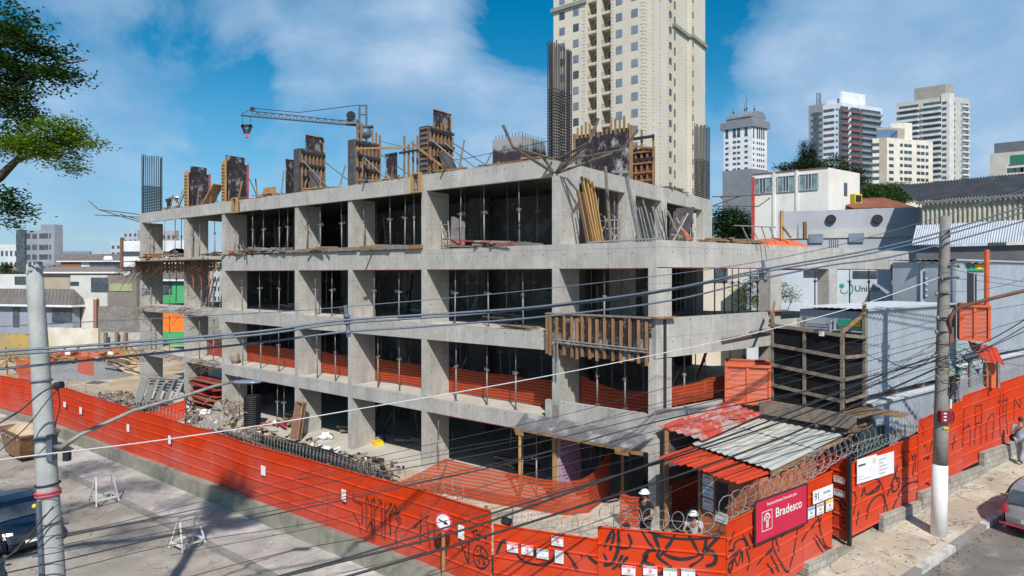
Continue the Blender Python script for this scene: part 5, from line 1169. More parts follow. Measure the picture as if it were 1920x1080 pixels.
# right pole
pr_b = V2(13.12, 19.35) + UP * .12; pr_t = Wp(1772, 406, 19.35)
pr = pole(pr_b, pr_t, 0, 0, 'dark concrete utility pole with white painted foot on the right pavement', M['poled'])
f_ = .235
MB().tube([pr_b, pr_b.lerp(pr_t, f_)], [.225, .205], 24).build('painted_foot', M['white'], pr, True)
MB().tube([pr_b.lerp(pr_t, f_ + (1 - f_) * k / 8) for k in range(9)], [.204 - .0085 * k for k in range(9)], 24).build('shaft', M['poled'], pr, True)
def prp(py): return pr_b.lerp(pr_t, (1003 - py) / 597)
for py in (520, 548, 596, 618, 640): ring(prp(py), .17, M['rust'] if py > 590 else M['steel'], 'steel_band', pr, r=.022)
arm = [prp(622) + V2(.15, -.1), Wp(1781, 600, 19.1), Wp(1786, 588, 19.1), Wp(1800, 576, 19), Wp(1850, 562, 18.7), Wp(1925, 544, 18.2), Wp(1990, 530, 17.9)]
la = thing('street_lamp_arm', 'rusty tubular street lamp arm curving right from the right pole', 'street lamp', arm[0])
MB().tube(arm, .055, 10).build('arm', M['rust'], la, True)
MB().ob(prp(640) + V2(.12, -.16) , V2(.12, 0), V2(0, .1), UP * .5).build('bracket', M['rust'], la)
jb = thing('junction_box', 'small dark red metal box strapped to the right pole above its white foot', 'junction box', prp(782))
MB().ob(prp(782) + V2(-.22, -.32), V2(.36, 0), V2(0, .16), UP * .34).build('box', mat('maroon_metal', (.25, .015, .03), (.2, .01, .02), .5), jb)
[MB().quad(*[prp(782) + V2(-.14 + x, -.325) + UP * (z + .06 + k * .1) for x, z in ((0, 0), (.09, 0), (.09, .04), (0, .04))]).build('label', M['paper'], jb) for k in range(3)]
MB().tube([prp(786) + V2(.2 + .0, -.15) + Vector((.09 * math.cos(a), 0, .2 + .2 * math.sin(a))) for a in [k * math.pi / 8 for k in range(-4, 6)]], .022, 6).build('loop_cable', M['black'], jb)
tag(MB().ob(prp(795) + V2(-.07, -.225), V2(.16, 0), V2(0, .01), UP * .06).build('yellow_plate', M['yellowp']), 'tiny yellow plate on the right pole under the red box', 'plate')
tag(MB().tube([prp(758) + V2(.2, -.12), prp(742) + V2(.2, -.12)], .03, 8).build('white_tube', M['white']), 'short white tube beside the red box on the right pole', 'tube')
# insulators and cross hardware
hw = thing('pole_hardware', 'cluster of dark clamps and pale insulators on the right pole', 'hardware', prp(560))
for (py, dx) in ((497, .3), (518, .3), (548, -.35), (592, -.3), (618, -.33), (520, -.2)):
    MB().tube([prp(py) + V2(0, -.17), prp(py) + V2(dx, -.2)], .025, 6).build('bracket', M['dark'], hw)
    MB().ball(prp(py) + V2(dx, -.2), .05, .05, .07, 8).build('insulator', M['steel'], hw, True)
# cable splice boxes and messy coils
rnd = random.Random(5)
tg = thing('cable_tangle', 'tangled black cable coils and splices hanging on the right pole', 'cable tangle', prp(670))
for k in range(26):
    c = prp(675) + Vector((rnd.gauss(.28, .35), rnd.uniform(-.45, -.1), rnd.gauss(0, .28))); rx, rz_ = rnd.uniform(.06, .3), rnd.uniform(.05, .22); ph = rnd.uniform(0, 6); tl = rnd.uniform(-.4, .4)
    P = [c + Vector((rx * math.cos(a + ph) + .05 * math.sin(3 * a), .05 * math.sin(2 * a), rz_ * math.sin(a + ph) + tl * rx * math.cos(a + ph))) for a in [q * .35 for q in range(rnd.randint(9, 19))]]
    MB().tube(P, rnd.choice([.007, .01, .014]), 5).build('coil', rnd.choice([M['black'], M['black'], M['black'], M['dark'], M['cable'], M['greenp']]) if k % 9 else M['yellowp'], tg)
tag(MB().tube([Wp(1808, 672, 18.9), Wp(1832, 665, 18.8)], .11, 10).build('splice_case', M['dark']), 'thick black splice case on the cables right of the right pole', 'splice case')
tag(MB().tube([Wp(1789, 705, 19.1), Wp(1784, 735, 19.1)], .07, 8).build('splice_case', M['black']), 'black splice case hanging vertically beside the right pole', 'splice case')
tag(MB().tube([Wp(943, 975, 13.8), Wp(957, 980, 13.7)], .09, 8).build('splice_case', M['black']), 'small black splice case on the thick cables above the low fence section', 'splice case')
tag(MB().tube([Wp(103, 724, 12.3), Wp(117, 721, 12.3)], .07, 8).build('splice_case', M['black']), 'black splice case beside the upper band of the left pole', 'splice case')

# ================================================================= overhead cables
def cable(pts, r, label, m='black', sub=6, grp='overhead cables'):
    """pts: (px, py, Y)"""
    P = [Wp(*p) for p in pts]
    # Catmull-Rom through the points
    Q = []
    for i in range(len(P) - 1):
        a = P[i - 1] if i else P[i] * 2 - P[i + 1]; b, c = P[i], P[i + 1]; d = P[i + 2] if i + 2 < len(P) else c * 2 - b
        for k in range(sub):
            t = k / sub; Q.append(.5 * ((2 * b) + (c - a) * t + (2 * a - 5 * b + 4 * c - d) * t * t + (3 * b - a - 3 * c + d) * t ** 3))
    Q.append(P[-1]); return tag(MB().tube(Q, r, 6).build('overhead_cable', M[m], smooth=True), label, 'cable', grp)
cable([(-120, 618, 13.5), (0, 612, 13.6), (480, 587, 14.3), (650, 575, 14.6), (1035, 540, 15.8), (1432, 489, 17.5), (1700, 425, 19.2), (2000, 330, 21)], .011, 'thin pale messenger wire above the pair of thick grey cables', 'cable')
cable([(-120, 667, 10.6), (0, 659, 10.8), (200, 645, 11.4), (480, 622, 12.2), (650, 600, 12.8), (880, 585, 13.6), (1035, 572, 14.2), (1260, 541, 15.4), (1432, 505, 16.6), (1700, 453, 18.6), (2000, 362, 20.5)], .027, 'upper of the thick grey cables crossing the building', 'cable')
cable([(-120, 674, 10.6), (0, 666, 10.8), (200, 652, 11.4), (480, 628, 12.2), (648, 606, 12.8), (900, 588, 13.7), (1180, 557, 15), (1432, 510, 16.6), (1700, 460, 18.6), (2000, 374, 20.5)], .024, 'middle one of the thick grey cables crossing the building', 'cable')
cable([(-120, 705, 11), (0, 692, 11), (200, 672, 11.6), (480, 643, 12.4), (650, 622, 12.9), (800, 612, 13.4), (1035, 592, 14.3), (1260, 563, 15.5), (1432, 522, 16.7), (1560, 497, 17.6), (1700, 475, 18.7), (2000, 392, 20.5)], .024, 'lowest of the thick grey cables crossing the building', 'cable')
for (px, y0, y1, Y, lb) in ((650, 572, 632, 12.85, 'left'), (1432, 488, 530, 16.6, 'right')):
    r = thing('cable_spacer', 'grey %s spacer clamp holding the thick grey cables together' % lb, 'cable spacer', Wp(px, y1, Y)); s = MB(); a, b = Wp(px - 2, y0, Y), Wp(px + 4, y1, Y); s.bar(a, b, .05, .07); s.build('hanger', M['cable'], r)
    for k in (.35, .55, .85): MB().ball(a.lerp(b, k), .075, .06, .06, 8).build('clamp', M['cable'], r, True)
cable([(-150, 888, 11), (0, 862, 11.4), (250, 832, 12.2), (480, 799, 13), (700, 762, 13.9), (900, 728, 14.9), (1150, 681, 16.1), (1400, 628, 17.4), (1600, 576, 18.5), (1762, 520, 19.2)], .012, 'white thin cable rising from the left edge to the right pole', 'wcable')
W_ = [  # lower bundle, left to right
 (.010, [(105, 1010, 12.4), (330, 963, 12.9), (560, 915, 13.5), (800, 871, 14.2), (1000, 832, 15), (1260, 770, 16.3), (1500, 712, 17.7), (1762, 640, 19.2)]),
 (.007, [(110, 1023, 12.4), (320, 981, 12.9), (560, 938, 13.5), (800, 897, 14.2), (1060, 838, 15.2), (1260, 783, 16.3), (1500, 735, 17.7), (1762, 655, 19.2)]),
 (.008, [(60, 1045, 12.2), (320, 995, 12.8), (560, 948, 13.5), (800, 901, 14.2), (1060, 848, 15.2), (1300, 790, 16.5), (1762, 668, 19.2)]),
 (.014, [(-60, 1090, 11.9), (120, 1050, 12.3), (320, 1004, 12.8), (560, 955, 13.5), (800, 903, 14.2), (960, 866, 14.9), (1235, 790, 16.2), (1500, 735, 17.7), (1762, 676, 19.2)]),
 (.007, [(120, 1070, 12.3), (320, 1022, 12.8), (560, 985, 13.5), (800, 940, 14.2), (1060, 870, 15.2), (1300, 815, 16.5), (1762, 685, 19.2)]),
 (.006, [(320, 1041, 12.8), (560, 995, 13.5), (800, 948, 14.2), (1060, 890, 15.2), (1400, 800, 17), (1762, 650, 19.2)]),
 (.008, [(200, 1130, 12), (362, 1080, 12.4), (560, 1030, 13), (800, 985, 14), (1100, 905, 15.4), (1400, 818, 17), (1762, 660, 19.2)]),
 (.020, [(400, 1120, 12), (525, 1080, 12.3), (660, 1043, 12.9), (800, 1000, 13.4), (1035, 928, 14.4), (1240, 866, 15.5), (1440, 800, 16.8), (1600, 738, 17.9), (1762, 672, 19.1)]),
 (.024, [(380, 1118, 11.6), (660, 1048, 12.6), (880, 990, 13.4), (1060, 926, 14.4), (1240, 862, 15.4), (1440, 790, 16.6), (1640, 708, 18.1), (1762, 666, 19.1)]),
 (.026, [(560, 1108, 12), (655, 1080, 12.3), (800, 1038, 12.9), (960, 990, 13.7), (1120, 939, 14.6), (1290, 885, 15.8), (1480, 815, 17), (1620, 752, 18), (1762, 688, 19.1)]),
 (.008, [(700, 1110, 12.6), (810, 1078, 13), (960, 1030, 13.8), (1120, 978, 14.6), (1300, 905, 15.8), (1500, 815, 17.2), (1762, 700, 19.1)]),
 (.006, [(0, 1020, 12), (200, 985, 12.6), (480, 915, 13.4), (800, 850, 14.6), (1100, 795, 15.8), (1400, 720, 17.3), (1762, 610, 19.2)]),
 (.006, [(640, 1075, 12.6), (800, 1035, 13.2), (1060, 960, 14.6), (1300, 880, 16), (1500, 800, 17.4), (1762, 640, 19.2)]),
 (.007, [(560, 890, 14), (800, 835, 15), (1040, 782, 16), (1200, 740, 16.8), (1400, 690, 17.9), (1600, 640, 18.7), (1762, 600, 19.2)]),
 (.007, [(560, 900, 14), (780, 862, 14.8), (1040, 810, 15.9), (1260, 750, 17), (1500, 700, 18.1), (1762, 630, 19.2)]),
 (.013, [(1762, 680, 19.1), (1820, 665, 19), (1900, 625, 18.6), (2000, 560, 18)]), (.013, [(1762, 690, 19.1), (1810, 672, 19), (1880, 640, 18.6), (2000, 585, 18)]),
 (.016, [(1762, 672, 19.1), (1850, 640, 18.9), (1920, 600, 18.5), (2000, 545, 18)]), (.008, [(1762, 650, 19.1), (1850, 620, 19), (2000, 575, 18)]), (.007, [(1762, 600, 19.1), (1860, 580, 19), (2000, 560, 18)]),
 (.007, [(1762, 520, 19.1), (1850, 528, 19), (2000, 550, 18)]), (.007, [(1762, 500, 19.1), (1860, 520, 19), (2000, 538, 18)]), (.007, [(1762, 548, 19.1), (1860, 540, 19), (2000, 500, 18)]),
 (.006, [(1762, 640, 19.1), (1860, 655, 19), (2000, 668, 18)]), (.006, [(1762, 660, 19.1), (1880, 680, 19), (2000, 700, 18)]), (.006, [(1762, 575, 19.1), (1860, 560, 19), (2000, 520, 18)]),
 (.012, [(1660, 672, 18.6), (1680, 684, 18.6), (1710, 690, 18.8), (1735, 680, 19), (1755, 660, 19.1)]), (.008, [(1600, 640, 18.5), (1640, 672, 18.6), (1690, 676, 18.8), (1760, 640, 19.1)]),
 (.007, [(0, 985, 12), (20, 1010, 12.2), (60, 985, 12.3), (110, 945, 12.4)]), (.014, [(-40, 1090, 11.6), (30, 1030, 12), (70, 985, 12.3), (100, 950, 12.4)]), (.012, [(-60, 1080, 11.6), (20, 1040, 12), (75, 998, 12.3), (110, 965, 12.4)]),
 (.010, [(-60, 900, 11.8), (0, 845, 12), (50, 800, 12.1), (90, 750, 12.3), (112, 726, 12.4)]), (.016, [(-60, 830, 11.6), (0, 793, 11.8), (40, 768, 12.1), (80, 735, 12.3), (112, 722, 12.4)]),
 (.010, [(108, 722, 12.4), (112, 760, 12.4), (105, 790, 12.4), (103, 802, 12.4)]),
]
for i, (r, p) in enumerate(W_):
    x0, x1 = p[0][0], p[-1][0]
    wh = 'thick' if r > .018 else 'medium' if r > .0095 else 'thin'
    lab = '%s black overhead cable leaving the frame at %d pixels' % (wh, x0)
    if x1 > 1900: lab = '%s black cable from the right pole to the right edge, %s of the fan' % (wh, ORDN[i - 15] if 0 <= i - 15 < 20 else 'last')
    elif x0 < 150 and x1 > 1700: lab = '%s black cable running from the left pole to the right pole, %s from the top' % (wh, ORDN[i])
    elif x1 > 1700 and x0 < 900: lab = '%s black cable rising from the lower edge to the right pole, %s of the bundle' % (wh, ORDN[i])
    elif x0 > 1500: lab = '%s black slack cable sagging just left of the right pole, %s of two' % (wh, 'upper' if i % 2 else 'lower')
    else: lab = '%s black cable meeting the left pole from the left edge, %s one' % (wh, ORDN[i - 28])
    cable(p, r, lab)
# ================================================================= people
def skin(name, joints, edges, mat_, parent, sub=2, root=0):
    """joints: list of (Vector, rx, ry)"""
    me = bpy.data.meshes.new(name); org = ORG[parent.name] if parent else Vector()
    me.from_pydata([tuple(j[0]) for j in joints], edges, [])
    ob = bpy.data.objects.new(name, me); COL.objects.link(ob)
    sk = ob.modifiers.new('s', 'SKIN'); 
    for i, j in enumerate(joints):
        v = me.skin_vertices[0].data[i] if me.skin_vertices else None
        if v is None: break
        v.radius = (j[1], j[2] if len(j) > 2 else j[1]); v.use_root = (i == root)
    ss = ob.modifiers.new('u', 'SUBSURF'); ss.levels = sub
    dg = bpy.context.evaluated_depsgraph_get(); nm = bpy.data.meshes.new_from_object(ob.evaluated_get(dg)); bpy.data.objects.remove(ob)
    for v in nm.vertices: v.co -= org
    nm.polygons.foreach_set('use_smooth', [True] * len(nm.polygons)); nm.materials.clear(); nm.materials.append(mat_)
    o = bpy.data.objects.new(name, nm); COL.objects.link(o); o.parent = parent; ORG[o.name] = org; return o
def ensure_skin(me):
    pass
M['skin'] = mat('skin', (.36, .19, .12), (.32, .16, .10), .6, 6); M['hair'] = mat('dark_hair', (.015, .012, .01), (.02, .015, .012), .7, 8)
M['tee'] = mat('black_tshirt', (.012, .012, .015), (.02, .02, .024), .85, 4); M['trs'] = mat('dark_trousers', (.03, .035, .045), (.02, .024, .03), .85, 4); M['jean'] = mat('blue_jeans', (.05, .1, .22), (.04, .075, .16), .85, 4)
M['shirtw'] = mat('white_shirt', (.6, .6, .62), (.5, .5, .52), .85, 4); M['greyt'] = mat('grey_tee', (.25, .26, .3), (.2, .2, .24), .85, 4); M['helm'] = mat('white_helmet', (.78, .78, .76), (.72, .72, .7), .35, 3)
M['shirtb'] = mat('pale_blue_shirt', (.33, .38, .5), (.28, .33, .44), .85, 4); M['jeang'] = mat('faded_jeans', (.3, .33, .38), (.24, .27, .32), .85, 4)
M['boot'] = mat('dark_boot', (.02, .016, .014), (.03, .025, .02), .7, 4); M['olive'] = mat('khaki_vest', (.2, .19, .16), (.15, .14, .12), .85, 4)
def person(base_, face, pose, label, top='tee', legs='trs', sc_=1.0, helmet=True, tilt=0.0, sleeve=.5):
    """pose: dict of joints in body coords: x right, y forward, z up (m)"""
    r = thing('person', label, 'person', base_)
    c, s = math.cos(face), math.sin(face)
    def T(p): x, y, z = p; return Vector(base_) + Vector((x * c - y * s, x * s + y * c, z)) * sc_
    J = pose
    names = ['pel', 'sp', 'ch', 'nk', 'hb', 'shl', 'ell', 'wrl', 'shr', 'elr', 'wrr', 'hpl', 'knl', 'anl', 'tol', 'hpr', 'knr', 'anr', 'tor']
    rad = dict(pel=(.125, .10), sp=(.12, .095), ch=(.14, .10), nk=(.055, .055), hb=(.06, .06), shl=(.06, .06), ell=(.042, .042), wrl=(.028, .026), shr=(.06, .06), elr=(.042, .042), wrr=(.028, .026), hpl=(.085, .085), knl=(.06, .06), anl=(.042, .045), tol=(.04, .03), hpr=(.085, .085), knr=(.06, .06), anr=(.042, .045), tor=(.04, .03))
    E = [('pel', 'sp'), ('sp', 'ch'), ('ch', 'nk'), ('nk', 'hb'), ('ch', 'shl'), ('shl', 'ell'), ('ell', 'wrl'), ('ch', 'shr'), ('shr', 'elr'), ('elr', 'wrr'), ('pel', 'hpl'), ('hpl', 'knl'), ('knl', 'anl'), ('anl', 'tol'), ('pel', 'hpr'), ('hpr', 'knr'), ('knr', 'anr'), ('anr', 'tor')]
    ids = {n: i for i, n in enumerate(names)}
    jl = [(T(J[n]), rad[n][0] * sc_, rad[n][1] * sc_) for n in names]
    edges = [(ids[a], ids[b]) for a, b in E]
    # hands: palm + five fingers
    for w, e in (('wrl', 'ell'), ('wrr', 'elr')):
        W0 = Vector(J[w]); d = (W0 - Vector(J[e])).normalized(); side = d.cross(Vector((0, 1, .2))).normalized(); palm = W0 + d * .07
        pi = len(jl); jl.append((T(palm), .034 * sc_, .02 * sc_)); edges.append((ids[w], pi))
        for k, fl in enumerate((.065, .078, .082, .074, .055)):
            if k == 0: k0 = palm - d * .03 + side * .035; k1 = k0 + (d * .6 + side * .6) * fl
            else: k0 = palm + d * .03 + side * (.03 - .02 * (k - 1)); k1 = k0 + (d * .85 + Vector((0, .35, -.15))) * fl
            a = len(jl); jl.append((T(k0), .010 * sc_, .010 * sc_)); jl.append((T(k1), .008 * sc_, .008 * sc_)); edges += [(pi, a), (a, a + 1)]
    skin('body', jl, edges, M['skin'], r)
    H = Vector(J['hd']); hc = T(H)
    hm = MB(); 
    def hf(u, v):
        a = 2 * math.pi * u; th = math.pi * v; d = Vector((math.sin(th) * math.cos(a), math.sin(th) * math.sin(a), math.cos(th)))
        x = d.x * .075; y = d.y * .095; z = d.z * .12
        if d.z < 0: x *= 1 + d.z * .28; y *= 1 + d.z * .12
        if d.y > .85 and abs(d.x) < .3: y += .012 * (1 - abs(d.z + .1) * 3) if abs(d.z + .1) < .33 else 0
        return T(H + Vector((x, y, z)))
    hm.grid(hf, 20, 14); hm.build('head', M['skin'], r, True)
    ft_ = MB()
    for sx_ in (-1, 1): ft_.ball(T(H + Vector((.028 * sx_, .086, .01))), .011, n=6)
    ft_.build('eyes', M['black'], r); MB().ball(T(H + Vector((0, .086, -.055))), .022, .008, .006, 6).build('mouth', mat('lips', (.3, .1, .08)), r)
    MB().tube([T(H + Vector((0, .09, .01))), T(H + Vector((0, .112, -.025)))], [.008, .014], 6).build('nose', M['skin'], r)
    er = MB(); [er.ball(T(H + Vector((.078 * k, 0, -.01))), .014, .02, .03, 6) for k in (-1, 1)]; er.build('ears', M['skin'], r)
    hr = MB(); hr.grid(lambda u, v: T(H + Vector((math.sin(v * 1.75) * math.cos(2 * math.pi * u) * .084, math.sin(v * 1.75) * math.sin(2 * math.pi * u) * .10 - .012, math.cos(v * 1.75) * .128))), 16, 6); hr.build('hair', M['hair'], r, True)
    if helmet:
        h = MB(); h.grid(lambda u, v: T(H + Vector((math.sin(v * 1.5) * math.cos(2 * math.pi * u) * .12, math.sin(v * 1.5) * math.sin(2 * math.pi * u) * .142, .045 + math.cos(v * 1.5) * .115))), 20, 7)
        h.grid(lambda u, v: T(H + Vector((math.cos(2 * math.pi * u) * (.118 + .03 * v), math.sin(2 * math.pi * u) * (.14 + (.05 if math.sin(2 * math.pi * u) > 0 else .02) * v), .052 - .01 * v))), 24, 1)
        hh_ = h.build('helmet', M['helm'], r, True)
    # clothes: torso and sleeves, trousers, shoes
    def sub(ns, ex, k=1.0): return [(T(J[n]), (rad[n][0] + ex) * sc_ * k, (rad[n][1] + ex) * sc_ * k) for n in ns]
    nT = ['pel', 'sp', 'ch', 'shl', 'shr', 'hpl', 'hpr']; jt = sub(nT, .022)
    mid = lambda a, b, f: tuple(Vector(J[a]).lerp(Vector(J[b]), f))
    for (a, b, e) in (('shl', 'ell', .85), ('shr', 'elr', .85)): jt.append((T(mid(a, b, sleeve * 1.2 if sleeve < .8 else 1.0)), .066 * sc_, .066 * sc_))
    et = [(0, 1), (1, 2), (2, 3), (2, 4), (3, 7), (4, 8)]
    jt[5] = (T(mid('pel', 'hpl', .6)), .11 * sc_, .11 * sc_); jt[6] = (T(mid('pel', 'hpr', .6)), .11 * sc_, .11 * sc_); et += [(0, 5), (0, 6)]
    if sleeve > .9:
        for (b, c_) in (('ell', 'wrl'), ('elr', 'wrr')): jt.append((T(mid(b, c_, .85)), .042 * sc_, .042 * sc_)); et.append((len(jt) - 1, 7 if b == 'ell' else 8))
    skin('shirt', jt, et, M[top], r)
    jl2 = sub(['pel', 'hpl', 'knl', 'anl', 'hpr', 'knr', 'anr'], .02); skin('trousers', jl2, [(0, 1), (1, 2), (2, 3), (0, 4), (4, 5), (5, 6)], M[legs], r)
    for a, b in (('anl', 'tol'), ('anr', 'tor')):
        skin('shoe', [(T(tuple(Vector(J[a]) + Vector((0, -.03, -.02)))), .05 * sc_, .05 * sc_), (T(J[b]), .048 * sc_, .036 * sc_)], [(0, 1)], M['boot'], r, 1)
    return r, T
STAND = dict(pel=(0, 0, .95), sp=(0, 0, 1.12), ch=(0, 0, 1.34), nk=(0, 0, 1.5), hb=(0, .01, 1.58), hd=(0, .03, 1.67), shl=(-.19, 0, 1.42), shr=(.19, 0, 1.42), hpl=(-.1, 0, .9), knl=(-.12, .02, .5), anl=(-.13, 0, .09), tol=(-.14, .15, .04), hpr=(.1, 0, .9), knr=(.12, .02, .5), anr=(.13, 0, .09), tor=(.14, .15, .04), ell=(-.3, -.03, 1.17), elr=(.3, -.03, 1.17), wrl=(-.28, .1, .95), wrr=(.28, .1, .95))
p1 = dict(STAND); p1.update(ell=(-.34, -.12, 1.2), elr=(.36, -.12, 1.2), wrl=(-.19, .08, 1.04), wrr=(.2, .06, 1.03), hd=(-.02, .05, 1.66))
b = G0(1210, 1008); bb = V2(4.02, 18.95)
person(bb + UP * -.02, math.radians(120), p1, 'worker in black T-shirt and white helmet standing with hands on hips in the yard', 'tee', 'trs', 1.03)
p2 = dict(STAND); p2.update(pel=(0, 0, .46), sp=(0, .03, .62), ch=(0, .09, .84), nk=(0, .13, 1.0), hb=(0, .16, 1.07), hd=(0, .2, 1.14), shl=(-.18, .09, .92), shr=(.18, .09, .92), hpl=(-.1, .03, .45), knl=(-.14, .46, .5), anl=(-.13, .42, .09), tol=(-.14, .56, .04), hpr=(.1, .03, .45), knr=(.14, .46, .5), anr=(.14, .44, .09), tor=(.14, .58, .04), ell=(-.26, .24, .7), elr=(.26, .24, .7), wrl=(-.08, .42, .68), wrr=(.08, .42, .66))
sb = V2(5.45, 18.75)
person(sb + UP * -.02, math.radians(150), p2, 'seated worker in white helmet and blue jeans leaning against the hut', 'shirtw', 'jean', 1.05)
tag(MB().cb(sb + V2(.06, .05), .45, .4, .36, .6).build('wooden_block', M['wood']), 'low timber block used as a seat beside the hut', 'block')
pt = V2(5.5, 18.3); tag(MB().ball(V2(5.62, 17.6) + UP * .62, .30, .26, .32, 10, .2).build('green_bag', mat('green_bag', (.01, .13, .08), (.01, .1, .06), .7), smooth=True), 'dark green bag piled behind the corner fence section', 'bag')
o = MB(); o.ball(V2(5.55, 16.9) + UP * 1.05, .27, .22, .2, 12); tag(o.build('yellow_helmet', M['yellowp'], smooth=True), 'yellow helmet shaped cover beside the green bag behind the corner fence section', 'cover')
tag(MB().cb(V2(5.45, 17.1) + UP * -.02, .9, .8, .92, .5).build('storage_bin', M['redply']), 'dark red bin under the yellow cover behind the corner fence section', 'bin')
tag(MB().ob(V2(4.85, 16.7) + UP * .95, V2(.38, -.08), V2(.02, .03), UP * .42).build('white_board', M['paper']), 'white card with a green mark propped behind the corner fence section', 'card')
p3 = dict(STAND); p3.update(knl=(-.1, .14, .5), anl=(-.1, .12, .1), tol=(-.1, .27, .06), knr=(.1, .0, .5), anr=(.1, -.22, .14), tor=(.1, -.1, .05), ell=(-.27, -.1, 1.18), wrl=(-.27, .08, 1.0))
pb_ = V2(19.55, 24.2); s_p = (pb_ - F0).dot(DF)
rP, TP = person(pb_ + UP * zr(s_p), math.radians(-60), p3, 'pedestrian in light blue shirt with black shoulder bag walking at the right edge', 'shirtb' if 'shirtb' in M else 'shirtw', 'jeang' if 'jeang' in M else 'jean', 1.0, False)
bg_ = thing('shoulder_bag', 'black shoulder bag at the hip of the walking pedestrian', 'bag', TP((-.24, .02, .8)))
MB().ball(TP((-.25, .0, .93)), .09, .15, .14, 10).build('bag_body', M['black'], bg_, True)
MB().tube([TP(p) for p in ((-.23, .05, 1.0), (-.1, .15, 1.25), (.12, .08, 1.49), (.14, -.08, 1.48), (-.05, -.15, 1.25), (-.23, -.06, 1.0))], .014, 5).build('strap', M['black'], bg_)
p4 = dict(STAND); p4.update(sp=(0, .08, 1.08), ch=(0, .28, 1.14), nk=(0, .43, 1.12), hb=(0, .5, 1.1), hd=(0, .57, 1.06), shl=(-.18, .36, 1.12), shr=(.18, .36, 1.12), ell=(-.2, .5, .9), elr=(.2, .5, .9), wrl=(-.12, .62, .7), wrr=(.12, .62, .7))
person(F(32.7, 1.2, 12.5), math.radians(-80), p4, 'worker in khaki vest bending over on the roof beside the left rebar cage', 'olive', 'trs', 1.0)

# ================================================================= barriers, sign, skip
M['whiteo'] = mat('old_white_paint', (.72, .72, .7), (.55, .55, .53), .7, 5)
def aframe(c, rz_, label):
    r = thing('a_frame_barrier', label, 'barrier', c, 'white folding barriers on the left pavement')
    u = Vector((math.cos(rz_), math.sin(rz_), 0)); v = Vector((-u.y, u.x, 0))
    for sd_ in (-1, 1):
        for e in (-1, 1): MB().bar(c + u * .42 * e + v * .42 * sd_, c + u * .3 * e + v * .02 * sd_ + UP * 1.08, .045, .035).build('leg', M['whiteo'], r)
        MB().bar(c + u * .40 * -1 + v * .36 * sd_ + UP * .2, c + u * .40 + v * .36 * sd_ + UP * .2, .03, .08).build('rail', M['whiteo'], r)
    MB().bar(c - u * .32 + UP * 1.06, c + u * .32 + UP * 1.06, .05, .07).build('top_rail', M['whiteo'], r)
    MB().bar(c - u * .4 + v * .36 + UP * .2, c - u * .4 - v * .36 + UP * .2, .03, .08).build('side_rail', M['whiteo'], r); MB().bar(c + u * .4 + v * .36 + UP * .2, c + u * .4 - v * .36 + UP * .2, .03, .08).build('side_rail', M['whiteo'], r)
c1 = onz(195, 940, -1.2); aframe(c1, .9, 'white wooden A-frame barrier standing by the kerb nearer the left pole')
c2 = onz(352, 1024, -1.2); aframe(c2, 1.0, 'white wooden A-frame barrier nearer the bottom edge, by the painted kerb patch')
sg = Wp(831.5, 978, 17.4); r = thing('traffic_sign', 'round white traffic sign with red rim and black arrow on a timber post', 'traffic sign', sg - UP * 2.4)
MB().ob(sg + V2(-.05, .03) - UP * 2.4, V2(.09, 0), V2(0, .07), UP * 2.45).build('post', M['wood'], r)
nv = (V2(0, 0) - sg); nv.z = 0; nv.normalize(); nv = (nv + V2(-.45, 0)).normalized(); tx = UP.cross(nv).normalized()
m_ = MB(); m_.tube([sg - nv * .0, sg + nv * .012], .26, 28); m_.build('rim', M['redp'], r); m_ = MB(); m_.tube([sg + nv * .013, sg + nv * .017], .205, 28); m_.build('disc', M['paper'], r)
m_ = MB(); q = lambda x, z: sg + tx * x + UP * z + nv * .021
dx_, dz_ = .94, -.34
def ar(x, z): return q(x * dx_ - z * -dz_ * -1, x * dz_ + z * dx_)
m_.quad(ar(-.15, -.02), ar(.04, -.02), ar(.04, .02), ar(-.15, .02)); m_.tri(ar(.04, -.065), ar(.17, 0), ar(.04, .065)); m_.build('arrow', M['black'], r)
sk_ = onz(25, 862, -1.3); r = thing('rusty_skip', 'rusty brown steel skip heaped with soil at the left edge', 'skip', sk_)
u = Vector((.80, -.60, 0)); v = Vector((.6, .8, 0)); c = sk_ - u * .6 + v * .8
def fr_(a, b, z): return c + u * a + v * b + UP * z
bt_ = [fr_(-1.1, -.7, .1), fr_(1.2, -.7, .1), fr_(1.2, .7, .1), fr_(-1.1, .7, .1)]; tp = [fr_(-1.7, -.85, 1.35), fr_(1.85, -.85, 1.35), fr_(1.85, .85, 1.35), fr_(-1.7, .85, 1.35)]
m_ = MB()
for k in range(4): m_.quad(bt_[k], bt_[(k + 1) % 4], tp[(k + 1) % 4], tp[k]); m_.quad(*[x.lerp(c + UP * .8, .03) for x in (tp[k], tp[(k + 1) % 4], bt_[(k + 1) % 4], bt_[k])])
m_.quad(*bt_); m_.build('body', mat('rusty_skip_paint', (.28, .15, .07), (.16, .08, .04), .85, 2.5, bump=.3, stain=[(6, (.09, .06, .05), .55, .7, .8, (1, 1, .5))]), r)
m_ = MB(); [m_.bar(tp[k], tp[(k + 1) % 4], .07, .09) for k in range(4)]; m_.build('rim', M['rust'], r)
m_ = MB(); rnd = random.Random(2)
for k in range(9): a = tp[0].lerp(tp[1], .08 + k * .1) - UP * .16 - v * .03; m_.bar(a, a + u * rnd.uniform(.1, .2) + UP * rnd.uniform(-.12, .1), .02, .06)
m_.build('chalky_marks', M['inkb'], r)
hp = MB(); hp.grid(lambda a, b: fr_(-1.6 + 3.3 * a, -.78 + 1.56 * b, 1.15 + .55 * math.sin(math.pi * a) ** .8 * math.sin(math.pi * b) ** .6 + .15 * noise.noise(Vector((a * 6, b * 4, 1)))), 22, 12); tag(hp.build('soil_heap', M['sandp'], smooth=True), 'brown soil heaped in the rusty skip', 'soil heap')

